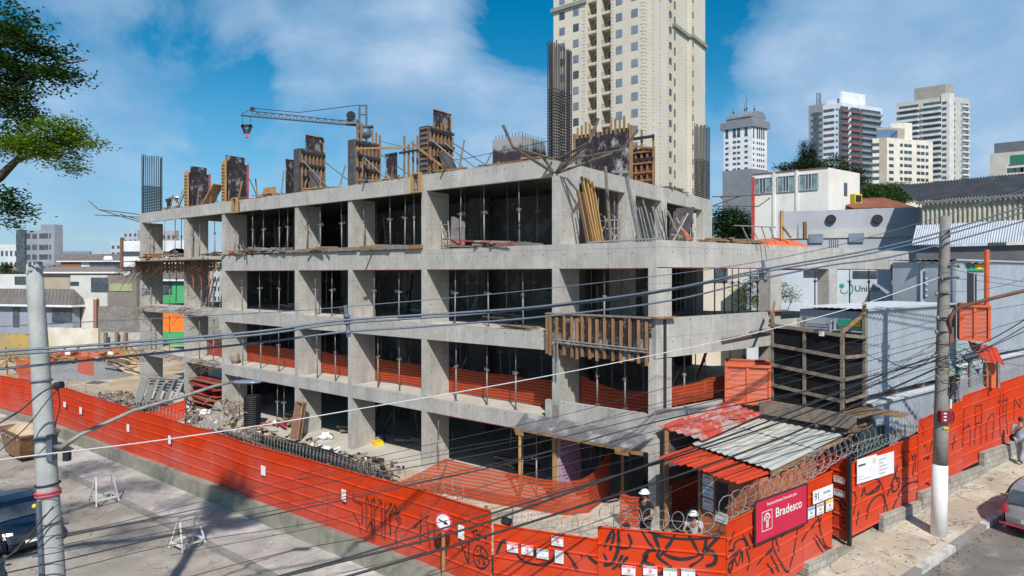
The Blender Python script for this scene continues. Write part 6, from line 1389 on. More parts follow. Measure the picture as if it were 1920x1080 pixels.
# ================================================================= cars
def car(c, hd, paint, label, pitch=0.0, hatch=True, lights=(.8, .75, .6)):
    """c ground point at the centre, hd heading vector"""
    f = Vector(hd).normalized(); f = (f + UP * math.tan(pitch)).normalized(); s = f.cross(UP).normalized(); up = s.cross(f)
    r = thing('parked_car', label, 'car', c)
    def T(x, y, z): return c + f * x + s * y + up * z     # x forward, y right
    prof_ = [(-1.98, .34), (-2.0, .62), (-1.93, .86), (-1.84, .98), (-1.55, 1.36), (-1.3, 1.45), (-.6, 1.49), (.05, 1.44), (.35, 1.32), (.95, .99), (1.45, .9), (1.85, .74), (1.98, .52), (1.96, .28)]
    def half(z, x):
        w = .84
        if z > .93: w = .84 - (z - .93) * .34
        if z < .4: w = .84 - (.4 - z) * .2
        e = abs(x) / 2.0; return w * (1 - .16 * e ** 6 - .05 * e ** 2)
    b_ = MB(); n = len(prof_)
    # body shell: rows across the width
    rows = []
    for (x, z) in prof_:
        w = half(z, x); rows.append([T(x * (1 - .03 * abs(k) ** 3), w * k, z - .035 * abs(k) ** 4) for k in (-1, -.85, -.5, 0, .5, .85, 1)])
    for a, b in zip(rows, rows[1:]):
        for k in range(6): b_.quad(a[k], b[k], b[k + 1], a[k + 1])
    # sides: shoulder and sill lines
    N_ = 26
    def top_z(x):
        for (x0, z0), (x1, z1) in zip(prof_, prof_[1:]):
            if x0 <= x <= x1: return z0 + (z1 - z0) * (x - x0) / (x1 - x0)
        return .34
    def wheel_cut(x):
        z = .2
        for wx in (-1.22, 1.28):
            d = abs(x - wx)
            if d < .36: z = max(z, math.sqrt(.36 ** 2 - d * d) + .3 - .02)
        return z
    for sd_ in (-1, 1):
        def fn(u, v):
            x = -1.96 + 3.9 * u; zt = min(top_z(x), 1.5) - .035; zb_ = min(wheel_cut(x), zt - .02); z = zb_ + (zt - zb_) * v
            bulge = .03 * math.sin(math.pi * min(1, max(0, (z - .2) / .75))); return T(x * (1 - .03), sd_ * (half(z, x) + (bulge if z < .95 else 0)), z)
        b_.grid(fn, 64, 12)
    b_.quad(T(-1.9, -.75, .22), T(1.9, -.75, .22), T(1.9, .75, .22), T(-1.9, .75, .22))
    b_.build('body', paint, r, True)
    g = M['glass']
    def pane(pts, name, m=g, o=.012, d=None):
        P = [T(*p) for p in pts]; nn = (P[1] - P[0]).cross(P[3] - P[0]).normalized(); cc = sum(P, Vector()) / 4; nn = nn if nn.dot(cc - T(0, 0, .8)) > 0 else -nn
        P = [p + nn * o for p in P]; m_ = MB(); k = 6
        m_.grid(lambda u, v: P[0].lerp(P[1], u).lerp(P[3].lerp(P[2], u), v) + nn * .02 * math.sin(math.pi * u), k, 2); return m_.build(name, m, r, True)
    pane([(.93, -.68, 1.0), (.93, .68, 1.0), (.38, .60, 1.31), (.38, -.60, 1.31)], 'windscreen', o=.022)
    pane([(-1.83, -.66, 1.0), (-1.83, .66, 1.0), (-1.58, .58, 1.33), (-1.58, -.58, 1.33)], 'rear_window', o=.03)
    for k in (-1, 1):
        pane([(-.35, .83 * k, .98), (.75, .83 * k, .98), (.25, .71 * k, 1.32), (-.35, .68 * k, 1.4)], 'side_window', o=.035); pane([(-1.45, .83 * k, .99), (-.42, .83 * k, .98), (-.42, .68 * k, 1.4), (-1.35, .7 * k, 1.33)], 'side_window', o=.035)
        for wx in (-1.22, 1.28):
            w = MB(); w.tube([T(wx, .62 * k, .3), T(wx, .80 * k, .3), T(wx, .83 * k, .3)], [.305, .305, .27], 24); wo = w.build('tyre', M['black'], r, True)
            h = MB(); h.tube([T(wx, .825 * k, .3), T(wx, .84 * k, .3)], [.2, .17], 14); h.build('rim', M['steel'], wo)
        pane([(1.86, .5 * k, .6), (1.76, .76 * k, .62), (1.6, .76 * k, .80), (1.76, .5 * k, .8)], 'headlight', mat('headlight_lens', lights, lights, .15, 3), .03)
        pane([(-1.985, .55 * k, .72), (-1.85, .8 * k, .72), (-1.82, .76 * k, .98), (-1.9, .58 * k, .98)], 'tail_light', M['redp'], .035)
        m_ = MB(); m_.ball(T(.62, .95 * k, 1.0), .1, .08, .07, 8); m_.build('mirror', paint, r, True)
    pane([(1.97, -.42, .5), (1.97, .42, .5), (1.88, .42, .7), (1.88, -.42, .7)], 'grille', M['black'], .02); pane([(1.99, -.6, .26), (1.99, .6, .26), (2.0, .55, .42), (2.0, -.55, .42)], 'bumper_intake', M['black'], .015)
    pane([(-2.0, .24, .52), (-2.0, -.24, .52), (-2.0, -.24, .64), (-2.0, .24, .64)], 'number_plate', M['paper'], .03); pane([(2.0, -.22, .42), (2.0, .22, .42), (1.99, .22, .53), (1.99, -.22, .53)], 'number_plate', M['paper'], .03)
    pane([(-2.0, .8, .36), (-2.0, -.8, .36), (-2.0, -.8, .42), (-2.0, .8, .42)], 'bumper_strip', M['redp'], .012)
    return r
navy = mat('navy_car_paint', (.012, .02, .045), (.01, .016, .036), .22, 1, spec=.8); blk = mat('black_car_paint', (.01, .012, .016), (.012, .014, .018), .25, 1, spec=.8)
slv = mat('silver_car_paint', (.42, .42, .44), (.38, .38, .40), .3, 1, metal=.5)
zc = lambda p: zl((p - L0).dot(DL)) - .14
c1_ = V2(-18.1, 22.9); car(c1_ + UP * zc(c1_), -DL, navy, 'dark navy car with lit looking headlights driving past the left pole')
c2_ = V2(-17.1, 19.55) + V2(-.45, -.15); car(c2_ + UP * zc(c2_), -DL, blk, 'black car cut off by the bottom left corner', lights=(.1, .1, .1))
c3_ = V2(17.15, 19.8); s3 = (c3_ - F0).dot(DF); car(c3_ + UP * (zr(s3) - .15), DF, slv, 'silver hatchback parked at the kerb at the right edge', pitch=math.atan(.09))

# ================================================================= clutter on the building
def plank_pile(label, c, u, n, L, w, h, m, jitter=.1, name='timber_pile', spread=.4, seed=0, cat='timber pile', grp='timber piles on the building'):
    rnd = random.Random(seed); r = thing(name, label, cat, c, grp); v = Vector((-u.y, u.x, 0))
    for k in range(n):
        a = rnd.gauss(0, jitter); d = (u * math.cos(a) + v * math.sin(a)); l = L * rnd.uniform(.6, 1.1); o = c + u * rnd.uniform(-.3, .3) + v * rnd.uniform(-spread, spread) + UP * (.02 + h * (k // 3) + rnd.uniform(0, .02)); t = UP * rnd.uniform(-.02, .07) * l * .3
        MB().bar(o - d * l / 2, o + d * l / 2 + t + UP * .02, w * rnd.uniform(.6, 1.2), h).build('plank', M[rnd.choice(m)], r)
    return r
z3 = 9.375
for i, (t, L, n, m, lb) in enumerate(((21.6, 2.6, 8, ['wood', 'woodg'], 'pile of short timbers in the third bay of the top deck'), (19.2, 3.2, 14, ['woodg', 'steel', 'woodg'], 'heap of grey boards and metal lengths in the third bay of the top deck edge'),
        (17.2, 2.2, 8, ['steel', 'woodg'], 'heap of grey props lying by the fourth column of the top deck'), (14.6, 3.6, 7, ['woodg', 'wood'], 'flat planks along the edge of the fourth bay of the top deck'), (12.9, 2.6, 7, ['woodg'], 'flat planks along the edge of the fifth bay of the top deck'),
        (10.0, 3.4, 9, ['woodg', 'steel'], 'long flat planks on the top deck edge between the fourth and fifth columns'), (7.9, 2.0, 7, ['wood', 'woody'], 'short yellow planks by the fifth column of the top deck'), (2.2, 3.0, 8, ['steel', 'woodg'], 'steel bars lying by the corner column on the top deck'), (4.6, 2.2, 5, ['wood', 'redply'], 'long thin laths on the wide bay of the top deck'))):
    plank_pile(lb, F(t, .25, z3), DL, n, L, .16, .045, m, .12, seed=i, spread=.3)
# projecting ledge of boards
for i, (t, L, o, m) in enumerate(((17.5, 1.6, -.1, 'woodg'), (15.6, 1.5, -.12, 'woodg'), (14.0, 1.6, -.1, 'woodg'), (12.3, 1.4, -.14, 'woodg'), (10.6, 1.8, -.16, 'woodg'), (8.9, 1.3, -.1, 'steel'), (7.6, 1.0, -.15, 'wood'))):
    tag(MB().ob(F(t, o, 9.39 + .01 * (i % 2)), -DL * L, DR * .4, UP * .17).build('ledge_board', M[m]), 'grey board box resting on the third floor beam edge, %s from the left' % ORDN[i], 'board', 'boards along the third floor beam edge')
# horizontal ladder frames at the edge
def ladder(p, q, w, label, n=8, m='steel', side=None, r_=.025):
    r = thing('ladder', label, 'ladder', p); d = (q - p); s = side or d.cross(V2(0, 1)).normalized(); st = MB(); 
    for k in (-1, 1): MB().bar(p + s * w / 2 * k, q + s * w / 2 * k, r_ * 1.6, r_ * 2.2).build('rail', M[m], r)
    for k in range(n): a = p.lerp(q, (k + .5) / n); MB().bar(a - s * w / 2, a + s * w / 2, r_ * 1.4).build('rung', M[m], r)
    return r
ladder(F(14.9, .2, 9.6), F(12.2, .15, 9.5), .35, 'timber ladder lying on the edge of the fourth bay of the top deck', 10, 'wood', DR)
ladder(F(5.4, .1, 9.75), F(1.8, .0, 9.45), .3, 'red and cream laddered frame lying along the wide bay of the top deck', 8, 'redply', DR)
ladder(F(10.9, 1.9, z3), F(11.4, 2.2, 11.2), .45, 'wooden ladder leaning in the dark bay right of the fourth column of the top deck', 8, 'wood', -DL)
ladder(F(5.7, .5, z3), F(6.2, .9, 10.6), .4, 'aluminium ladder leaning on the fifth column of the top deck', 4, 'steel', -DL)
tag(MB().bar(F(4.9, .3, z3 + .05), F(5.4, .9, 10.75), .6, .03).build('leaning_board', M['plyb']), 'dark board leaning beside the aluminium ladder on the top deck', 'board')
# yellow planks leaning against the top band, right of the corner
for i, (x0, y0, x1, y1, m) in enumerate(((1083, 356, 1103, 456, 'wood'), (1092, 360, 1112, 456, 'wood'), (1090, 331, 1117, 455, 'woody'), (1098, 333, 1121, 455, 'woody'), (1104, 336, 1124, 454, 'woody'), (1110, 340, 1129, 453, 'woody'))):
    tag(MB().bar(Wp(x1, y1, 22.9 + .1 * i), Wp(x0, y0, 22.6 + .1 * i), .13, .06).build('timber_plank', M[m]), 'yellow plank leaning on the top band right of the corner column, %s from left' % ORDN[i], 'timber', 'yellow planks leaning right of the corner column')
def stick(x0, y0, Y0, x1, y1, Y1, r_, m, lab, cat='pipe', grp='pipes and props leaning on the top deck'):
    return tag(MB().tube([Wp(x0, y0, Y0), Wp(x1, y1, Y1)], r_, 6).build('leaning_pipe', M[m]), lab, cat, grp)
stick(1135, 312, 23.3, 1145, 450, 24, .06, 'woodg', 'upright grey beam standing past the top band right of the yellow planks')
stick(1172, 316, 24.5, 1198, 449, 24.8, .085, 'steel', 'thick pale steel pipe leaning across the top band')
tag(MB().bar(Wp(1146, 322, 24.2), Wp(1178, 323, 24.4), .1, .08).build('steel_beam', M['steel']), 'short steel beam lying on the top band beside the thick pale pipe', 'beam')
rnd = random.Random(11)
for i in range(26):
    x = 1192 + i * 4.1 + rnd.uniform(-3, 3); Y = 25 + i * .25 + rnd.uniform(-.4, .8); lean = rnd.uniform(-12, 26) if i > 10 else rnd.uniform(-22, -6)
    top = 366 + (x - 1192) * .42 + rnd.uniform(0, 22); Y = min(Y, 30.5)
    zb_ = 9.4; pyb = HY - (zb_ - HC) / Y * FP
    stick(x + lean * .2, top, Y + .2, x - lean, pyb, Y, .028, rnd.choice(['steel', 'steel', 'rust', 'dark']), 'grey steel prop stacked aslant right of the thick pale pipe, number %d from the left' % (i + 1), 'steel prop', 'props stacked aslant on the right of the top deck')
for i in range(20):
    x = rnd.uniform(1110, 1170); Y = rnd.uniform(24, 25.4); x2 = x + rnd.uniform(-26, 26)
    pass
fr = thing('scaffold_frame_stack', 'stack of grey scaffold frames standing behind the yellow planks', 'scaffold frames', Wp(1140, 450, 24.6))
for i in range(5):
    Y = 24.3 + i * .12; z0 = HY - (9.4 - HC) / Y * FP
    for (xa_, ya_, xb2, yb2) in ((1108 + i, 415, 1160 + i, 412), (1108 + i, 430, 1160 + i, 428), (1112, 415, 1112, z0), (1158 + i, 410, 1158 + i, z0), (1135, 413, 1135, z0)): MB().tube([Wp(xa_, ya_, Y), Wp(xb2, yb2, Y)], .024, 5).build('frame_tube', M['steel'], fr)
for i, (x0, y0, x1, y1) in enumerate(((1155, 452, 1132, 405), (1150, 450, 1176, 408), (1120, 452, 1140, 410), (1262, 452, 1290, 400), (1275, 448, 1252, 396), (1290, 452, 1268, 408), (1300, 450, 1270, 420), (1258, 440, 1300, 448), (1282, 405, 1262, 450))):
    stick(x0, y0, 26, x1, y1, 26.3, .04, 'steel' if i % 2 else 'woodg', 'grey pipe lying crosswise in the jumble of the right top deck, %s' % ORDN[i])
tag(MB().bar(Wp(1270, 452, 27.5), Wp(1285, 390, 28), .9, .05).build('leaning_board', M['plyb']), 'brown board leaning in the jumble at the right end of the top deck', 'board')
for i, (x, y) in enumerate(((1128, 448), (1290, 445), (1258, 300))):
    pass
tag(MB().tube([Wp(1125, 432, 23.4), Wp(1131, 452, 23.4)], .04, 6).build('orange_tube', M['orange']), 'short orange tube at the foot of the yellow planks', 'tube')
tag(MB().tube([Wp(1282, 432, 25.5), Wp(1292, 450, 25.5)], .05, 6).build('orange_tube', M['orange']), 'short orange tube in the jumble of the right top deck', 'tube')
tag(MB().tube([Wp(1100, 455, 22.3), Wp(1238, 447, 24.6)], .035, 6).build('steel_pipe', M['steel']), 'long pale pipe lying on the beam edge right of the corner', 'pipe')
# deck of the lower wing
tag(MB().grid(lambda u, v: G(7.4 + 3.9 * u, .6 + 1.6 * v) + UP * (9.42 + .42 * math.sin(math.pi * min(1, u * 1.15)) ** .6 * math.sin(math.pi * v) ** .5 + .06 * noise.noise(Vector((u * 7, v * 5, 2)))), 26, 12).build('orange_tarpaulin', M['orange'], smooth=True), 'crumpled orange tarpaulin on the deck of the lower wing', 'tarpaulin')
plank_pile('timber and boards strewn on the lower wing deck left of the orange tarpaulin', G(5.0, .9, 9.42), DS, 12, 3.4, .2, .05, ['wood', 'woodg', 'wood'], .3, seed=31, spread=.8)
tag(MB().ob(Wp(1464, 447, 26), V2(.14, 0), V2(0, .1), UP * 1.15).build('timber_post', M['woody']), 'yellow timber post standing on the lower wing deck', 'post'); tag(MB().bar(Wp(1467, 424, 26), Wp(1483, 446, 26), .12, .05).build('timber_brace', M['wood']), 'short timber brace beside the yellow post on the lower wing deck', 'timber')
tp_ = thing('tube_frame', 'thin grey tube frame leaning on the edge of the lower wing deck', 'frame', Wp(1440, 450, 23.8))
for s_ in (((1376, 423), (1455, 426)), ((1391, 424), (1407, 458)), ((1410, 425), (1424, 457)), ((1428, 426), (1441, 466)), ((1443, 426), (1455, 458))): MB().tube([Wp(*s_[0], 23.6), Wp(*s_[1], 23.5)], .022, 5).build('tube', M['steel'], tp_)
for i, x in enumerate((1556, 1560, 1564, 1568, 1570)): pass
sb_ = thing('starter_bars', 'cluster of rusty starter bars on the lower wing above its second column', 'rebar', Wp(1562, 462, 27.5))
for x in (1555.5, 1559, 1563, 1567, 1571): MB().tube([Wp(x, 465, 27.6), Wp(x, 446, 27.6)], .022, 5).build('bar', M['rust'], sb_)
tag(MB().tube([Wp(1509, 447, 27), Wp(1509, 416, 27)], .09, 8).build('steel_post', M['rust']), 'thick rusty post standing on the lower wing deck', 'post'); tag(MB().tube([Wp(1496, 448, 27), Wp(1496, 422, 27)], .03, 6).build('steel_post', M['steel']), 'thin grey post standing on the lower wing deck', 'post')
# left part of the frame: timber skirt, rebar fringe, messy slab ends
sk2 = thing('timber_skirt', 'timber joists and planks around the left part of the third floor slab', 'timber formwork', F(30, -.3, 8.6))
rnd = random.Random(8); k = 23.6
while k < 34.6: MB().ob(F(k, -.22 - rnd.uniform(0, .12), 8.45 + rnd.uniform(-.1, .1)), -DL * .09, DR * .09, UP * rnd.uniform(.6, .85)).build('joist', M[rnd.choice(['wood', 'woodg', 'wood'])], sk2); k += .3
for z in (8.55, 8.8, 9.05): MB().ob(F(34.8, -.12, z), -DL * 11.2, DR * .05, UP * .14).build('board', M['woodg'], sk2)
MB().ob(F(35.0, -.9, 9.14), -DL * 11.6, DR * .9, UP * .05).build('catwalk', M['woodg'], sk2)
def fringe(label, t0, t1, z, n, L, dirz, seed, m='rust', o=-.2):
    r = thing('rebar_fringe', label, 'rebar', F((t0 + t1) / 2, o, z)); rnd = random.Random(seed); mbs = MB()
    for k in range(n):
        p = F(rnd.uniform(t1, t0), o + rnd.uniform(0, .3), z + rnd.uniform(-.25, .25)); d = (DL * rnd.uniform(.2, 1.0) - DR * rnd.uniform(.1, .6) + UP * rnd.uniform(dirz - .35, dirz + .2)); l = L * rnd.uniform(.5, 1.2)
        q = p + d * l * .5 + UP * .05; e = p + d * l - UP * rnd.uniform(0, .3); mbs = MB(); mbs.tube([p, q, e], .013, 4); mbs.build('bar', M[m], r)
    return r
fringe('fan of rusty bars drooping left from the third floor slab end', 34.6, 32, 9.0, 40, 2.4, -.35, 1)
fringe('tangle of rusty bars along the left part of the third floor skirt', 32, 23.4, 8.9, 60, 1.3, -.2, 2)
fringe('tangle of rusty bars along the left part of the second floor slab', 34.6, 23.4, 6.0, 45, 1.3, -.1, 3)
fringe('rusty bars hanging by the third column at first floor level', 25.5, 23.2, 2.9, 30, 1.2, .0, 4)
fringe('long bars laid at the left end of the first floor slab', 34, 28, 3.1, 26, 1.8, 0, 5)
rope = thing('orange_conduit', 'orange conduits dangling from the left part of the third floor', 'conduit', F(25, -.2, 8.5))
for k in range(7):
    t = 24 + k * .5; MB().tube([F(t, -.15, 8.9), F(t + .15, -.3, 8.5), F(t + .3 * (-1) ** k, -.2, 7.9), F(t + .25, -.2, 7.4)], .018, 5).build('tube', M['orange'], rope)
plank_pile('short yellow joists stacked at the left end of the third floor deck', F(32.2, .2, 9.4), DR, 9, 1.2, .12, .1, ['wood', 'woody'], .2, seed=41, spread=1.4)
tag(MB().ball(F(32.2, 1.6, 9.75), .6, .5, .35, 12, .3).build('black_sheeting', M['black'], smooth=True), 'black plastic sheeting bundled at the left end of the third floor', 'sheeting')
for i, (t, o_) in enumerate(((26.6, .6), (26.2, .8), (25.2, 1.0))): ladder(F(t, o_, 6.25), F(t + .25, o_ + .5, 8.0), .4, 'light grey frame leaning in the second floor bay left of the third column, %s' % ORDN[i], 4, 'steel', -DL)
# sack in the first floor
tag(MB().ball(F(22.6, .45, 3.42), .25, .24, .38, 12, .35).build('tied_sack', mat('cream_sack', (.36, .33, .27), (.22, .19, .15), .9, 5), smooth=True), 'cream tied sack standing at the third column on the first floor', 'sack')
plank_pile('scraps of timber and metal on the second floor edge by the beam form', F(1.6, .3, 6.21), DL, 9, 1.6, .12, .03, ['steel', 'wood', 'woodg'], .2, seed=51, spread=.3)
tag(MB().bar(G(3.4, -.08, 5.95), G(7.0, -.08, 6.15), .07, .1).build('steel_beam', M['rust']), 'steel beam fixed along the face of the parapet right of the corner', 'beam'); tag(MB().bar(G(5.1, -.1, 6.12), G(6.0, -.1, 6.17), .14, .12).build('clamp_bundle', M['steel']), 'bundle of steel clamps on the beam fixed to the right parapet', 'clamps')

# ================================================================= behind the long fence: debris strip
def heap(name, label, cat, c, rx, ry, h, m, n=26, rough_=.25, rz_=0, grp=None):
    u = Vector((math.cos(rz_), math.sin(rz_), 0)); v = Vector((-u.y, u.x, 0)); sd_ = random.random() * 30
    def fn(a, b):
        x, y = a * 2 - 1, b * 2 - 1; rr2 = math.sqrt(x * x + y * y); k = max(0, 1 - rr2) ** .75
        return c + u * x * rx + v * y * ry + UP * (h * k + rough_ * h * noise.noise(Vector((x * 3 + sd_, y * 3, 0))) * min(1, k * 4) - (.1 if k == 0 else 0))
    return tag(MB().grid(fn, n, n, lambda a, b: (a * rx, b * ry)).build(name, m, smooth=True), label, cat, grp)
rnd = random.Random(21)
chips = MB()
mats_ch = [M['rubble'], M['woodg'], M['black'], M['white'], M['rust'], M['sandp'], M['steel'], M['orange']]
for k in range(2600):
    t = rnd.uniform(7, 36); o = max(-5.15, min(-.35, rnd.choice([rnd.gauss(-1.9, .55), rnd.gauss(-1.6, .6), rnd.uniform(-5, -.4)]))); s = rnd.uniform(.03, .16); chips.mi = rnd.choices(range(8), (9, 6, 10, 2.5, 7, 5, 4, .5))[0]
    c = F(t, o, -.05 + rnd.uniform(0, .12)); a = rnd.uniform(0, 3.14)
    u = Vector((math.cos(a), math.sin(a), rnd.uniform(-.4, .4))) * s * rnd.uniform(1, 3); v = Vector((-math.sin(a), math.cos(a), rnd.uniform(-.3, .3))) * s; chips.ob(c, u, v, u.cross(v).normalized() * s * rnd.uniform(.2, .8))
o = chips.build('rubble', mats_ch); struct(o, 'stuff')
for i, (t, o_, rx, ry, h, lb) in enumerate(((20.5, -1.9, 2.2, .7, .35, 'low ridge of rubble behind the long fence under the third bay'), (16.3, -1.7, 2.0, .6, .3, 'low ridge of rubble behind the long fence under the fourth bay'), (25, -2.2, 1.8, .8, .5, 'grey rubble mound behind the long fence near the red panels'), (21.8, -.9, 1.3, .8, 1.0, 'brown scrap mound in front of the third ground floor bay'))):
    p = F(t, o_, -.06); heap('rubble_mound', lb, 'rubble', p, rx, ry, h, M['rubble'], rz_=math.atan2(DL.y, DL.x), rough_=.6)
bd = thing('bar_bundle', 'long dark bundle of steel bars lying behind the long fence', 'bars', F(11, -2.1, .1))
for k in range(44):
    o_ = -2.5 + rnd.uniform(0, .9); MB().tube([F(15 + rnd.uniform(-1, 1.5), o_, .1 + rnd.uniform(0, .35)), F(11, o_ + rnd.uniform(-.1, .1), .15 + rnd.uniform(0, .3)), F(6.8 + rnd.uniform(-1, 1), o_ - .2, .08 + rnd.uniform(0, .3))], rnd.uniform(.018, .035), 5).build('bar', M[rnd.choice(['dark', 'black', 'rust', 'dark'])], bd)
for i, (t0, o0, t1, o1, m) in enumerate(((20.5, -2.6, 15.4, -2.2, 'dark'), (21, -2.9, 16, -2.9, 'steel'), (19.5, -2.2, 14, -2.6, 'rust'), (17, -1.6, 11, -2.4, 'rust'), (14.8, -3.1, 10, -3.4, 'dark'), (22.5, -3.2, 18, -3.4, 'dark'))):
    tag(MB().tube([F(t0, o0, .12 + .05 * i), F((t0 + t1) / 2, (o0 + o1) / 2 + .1, .1 + .04 * i), F(t1, o1, .08 + .03 * i)], .07, 7).build('ground_pipe', M[m]), 'long pipe lying on the debris strip before the ground floor, %s from the building side' % ORDN[i], 'pipe', 'pipes lying on the debris strip')
pt_ = onz(415, 835, .2)
for i, (x, y, s, m, lb) in enumerate(((611, 818, .32, 'white', 'crumpled white sheet by the leaning wooden box'), (662, 835, .1, 'white', ''), (709, 822, .32, 'glassb', 'clear plastic bag beside the fourth column'), (345, 768, .45, 'white', 'white sack at the foot of the second column'), (388, 776, .4, 'white', 'white sack on the wire behind the long fence'), (560, 846, .25, 'white', 'crumpled white plastic on the debris strip under the fourth bay'), (612, 842, .25, 'white', 'crumpled white plastic on the debris strip beside the fourth column'), (517, 792, .2, 'white', 'small white pile beside the rolled black mesh'))):
    if not lb: continue
    tag(MB().ball(onz(x, y, .15), s, s * .8, s * .6, 14, .8).build('plastic_bag' if 'bag' in lb else 'white_sack', M[m], smooth=True), lb, 'bag')
# rolled black mesh
rm = thing('mesh_roll', 'upright black ribbed roll of mesh in the third ground floor bay', 'mesh roll', F(19.4, -.4, 0)); m_ = MB(); c = F(19.3, -.4, .0)
for k in range(16): m_.tube([c + Vector((.42 * math.cos(a), .42 * math.sin(a), .05 + k * .105 + .02 * math.sin(a * 5))) for a in [q * math.pi / 8 for q in range(17)]], .035, 5)
m_.tube([c, c + UP * 1.7], [.38, .36], 14); m_.build('roll', M['black'], rm)
# leaning wooden box (trough)
tb = thing('timber_trough', 'reddish timber trough leaning against the fourth column on the ground floor', 'trough', F(15.2, -.4, 0)); a, b = F(14.95, -.7, .0), F(15.35, -.1, 1.75); s = -DL
for k in (-.3, .3): MB().bar(a + s * k, b + s * k, .05, .2).build('side', M['wood'], tb)
MB().bar(a + DR * .08, b + DR * .08, .58, .03).build('bottom', M['rust'], tb); MB().bar(b - s * .3, b + s * .3, .18, .05).build('end', M['wood'], tb)
# heap of red panels
rp = thing('panel_stack', 'stack of red brown formwork panels under the second ground floor bay', 'panel stack', F(25.6, .3, 0)); 
for k in range(22):
    a = rnd.uniform(-.2, .2); MB().ob(F(27.2 + rnd.uniform(-.3, .3), .1 + rnd.uniform(-.2, .3), .05 + k * .085), (-DL * math.cos(a) + DR * math.sin(a)) * rnd.uniform(2.6, 3.5), DR * rnd.uniform(.7, 1.2), UP * .045).build('panel', mat_rp[k % 3] if 'mat_rp' in globals() else M['redply'] if k % 4 else M['wood'], rp)
plank_pile('loose red brown boards on the rear of the third ground floor bay', F(18.0, .9, .05), DL, 12, 2.0, .2, .05, ['redply', 'wood', 'woodg'], .4, seed=61, spread=.5)
tgm = thing('scrap_heap', 'tangle of timber scraps beside the black mesh roll', 'scrap', F(21.5, -.6, 0.2))
for k in range(60):
    c = F(rnd.gauss(21.6, .7), rnd.gauss(-.5, .35), rnd.uniform(.1, 1.1)); d = Vector((rnd.gauss(0, 1), rnd.gauss(0, 1), rnd.gauss(0, .5))).normalized() * rnd.uniform(.15, .5); MB().bar(c - d, c + d, .05, .03).build('scrap', M[rnd.choice(['wood', 'woodg', 'rust', 'woodg'])], tgm)
tag(MB().bar(onz(700, 832, 0.08), onz(716, 829, .1), .5, .2).build('tool_case', M['yellowp']), 'small yellow tool case in front of the wide ground floor bay', 'case')
# leaning steel frames at the left end and fence piece
lf = thing('steel_frame_rack', 'leaning stack of grey steel frames beside the left end column', 'steel frames', onz(290, 745, 0))
for k in range(7):
    Y = 38.5 - k * .35; x0, x1 = 252 + k * 2, 322 + k * 1.5
    P = [Wp(x0, 754, Y), Wp(x0 + 14, 708, Y + .6), Wp(x1 + 14, 712, Y + .3), Wp(x1, 748, Y - .3)]
    for i in range(4): MB().tube([P[i], P[(i + 1) % 4]], .045, 5).build('frame_tube', M['steel'], lf)
    for j in (.25, .5, .75): MB().tube([P[0].lerp(P[3], j), P[1].lerp(P[2], j)], .035, 5).build('frame_tube', M['steel'], lf)
sa, sb2 = onz(240, 775, .0), onz(345, 765, .0); sa.z = sb2.z = 0
ra_ = V2(-19.3, 31.9); rb_ = V2(-16.9, 36.2)
Run(V2(Wp(238, 700, 34).x, 34), V2(Wp(348, 700, 35.5).x, 35.5), zl2((0, .45), (4, 1.55)), lambda u: -.5, 'short orange sheet fence inside the site beside the steel frames', grp=None)
# sandy yard on the left
heap('gravel_pile', 'grey gravel pile in the yard left of the building', 'gravel pile', Wp(150, 712, 52) * 1.0 - UP * (Wp(150, 712, 52).z + .1), 4.6, 3.2, 1.6, M['gravel'])
heap('sand_pile', 'pale sand pile in the yard left of the building', 'sand pile', Wp(222, 700, 54) - UP * (Wp(222, 700, 54).z + .1), 3.2, 3, 1.8, M['sandp'])
heap('soil_heap', 'brown soil bank behind the far end of the fence', 'soil heap', Wp(12, 690, 56) - UP * (Wp(12, 690, 56).z + .3), 5, 3, 2.3, M['rubble'])
# more clutter inside the top floor bays
rnd = random.Random(303)
for i in range(34):
    t = rnd.choice([rnd.uniform(19, 23), rnd.uniform(16.3, 22.5), rnd.uniform(12.3, 15.4), rnd.uniform(7.4, 11)]); o_ = rnd.uniform(1.2, 4.5); a = rnd.uniform(-.9, .9); L = rnd.uniform(1.6, 2.3)
    tag(MB().tube([F(t, o_, z3 + .02), F(t + a, o_ + .4, z3 + L)], .026, 5).build('leaning_pipe', M[rnd.choice(['steel', 'woodg', 'steel', 'wood'])]), 'grey pipe or batten leaning inside the shaded top floor bays, among many', 'pipe', 'pipes leaning inside the top floor bays')
for i, (t, o_, n, L, m, sd_) in enumerate(((20.6, .5, 16, 1.8, ['woodg', 'steel', 'woodg', 'wood'], 1), (18.2, .4, 14, 1.6, ['steel', 'woodg'], 2), (22.4, .6, 12, 1.4, ['wood', 'redply', 'woodg'], 3), (13.8, .5, 10, 2.2, ['woodg', 'wood'], 4), (9.6, .5, 10, 2.4, ['woodg', 'wood'], 5), (3.0, .5, 9, 2.0, ['steel', 'woodg'], 6), (25.6, .6, 12, 1.6, ['wood', 'woodg', 'plyb'], 7), (30.2, .6, 10, 1.6, ['wood', 'woodg'], 8))):
    plank_pile('untidy heap of boards, tubes and offcuts on the top deck edge, %s of the heaps' % ORDN[i], F(t, o_, z3 + .02), DL, n, L, .12, .07, m, .7, seed=400 + sd_, spread=.5)
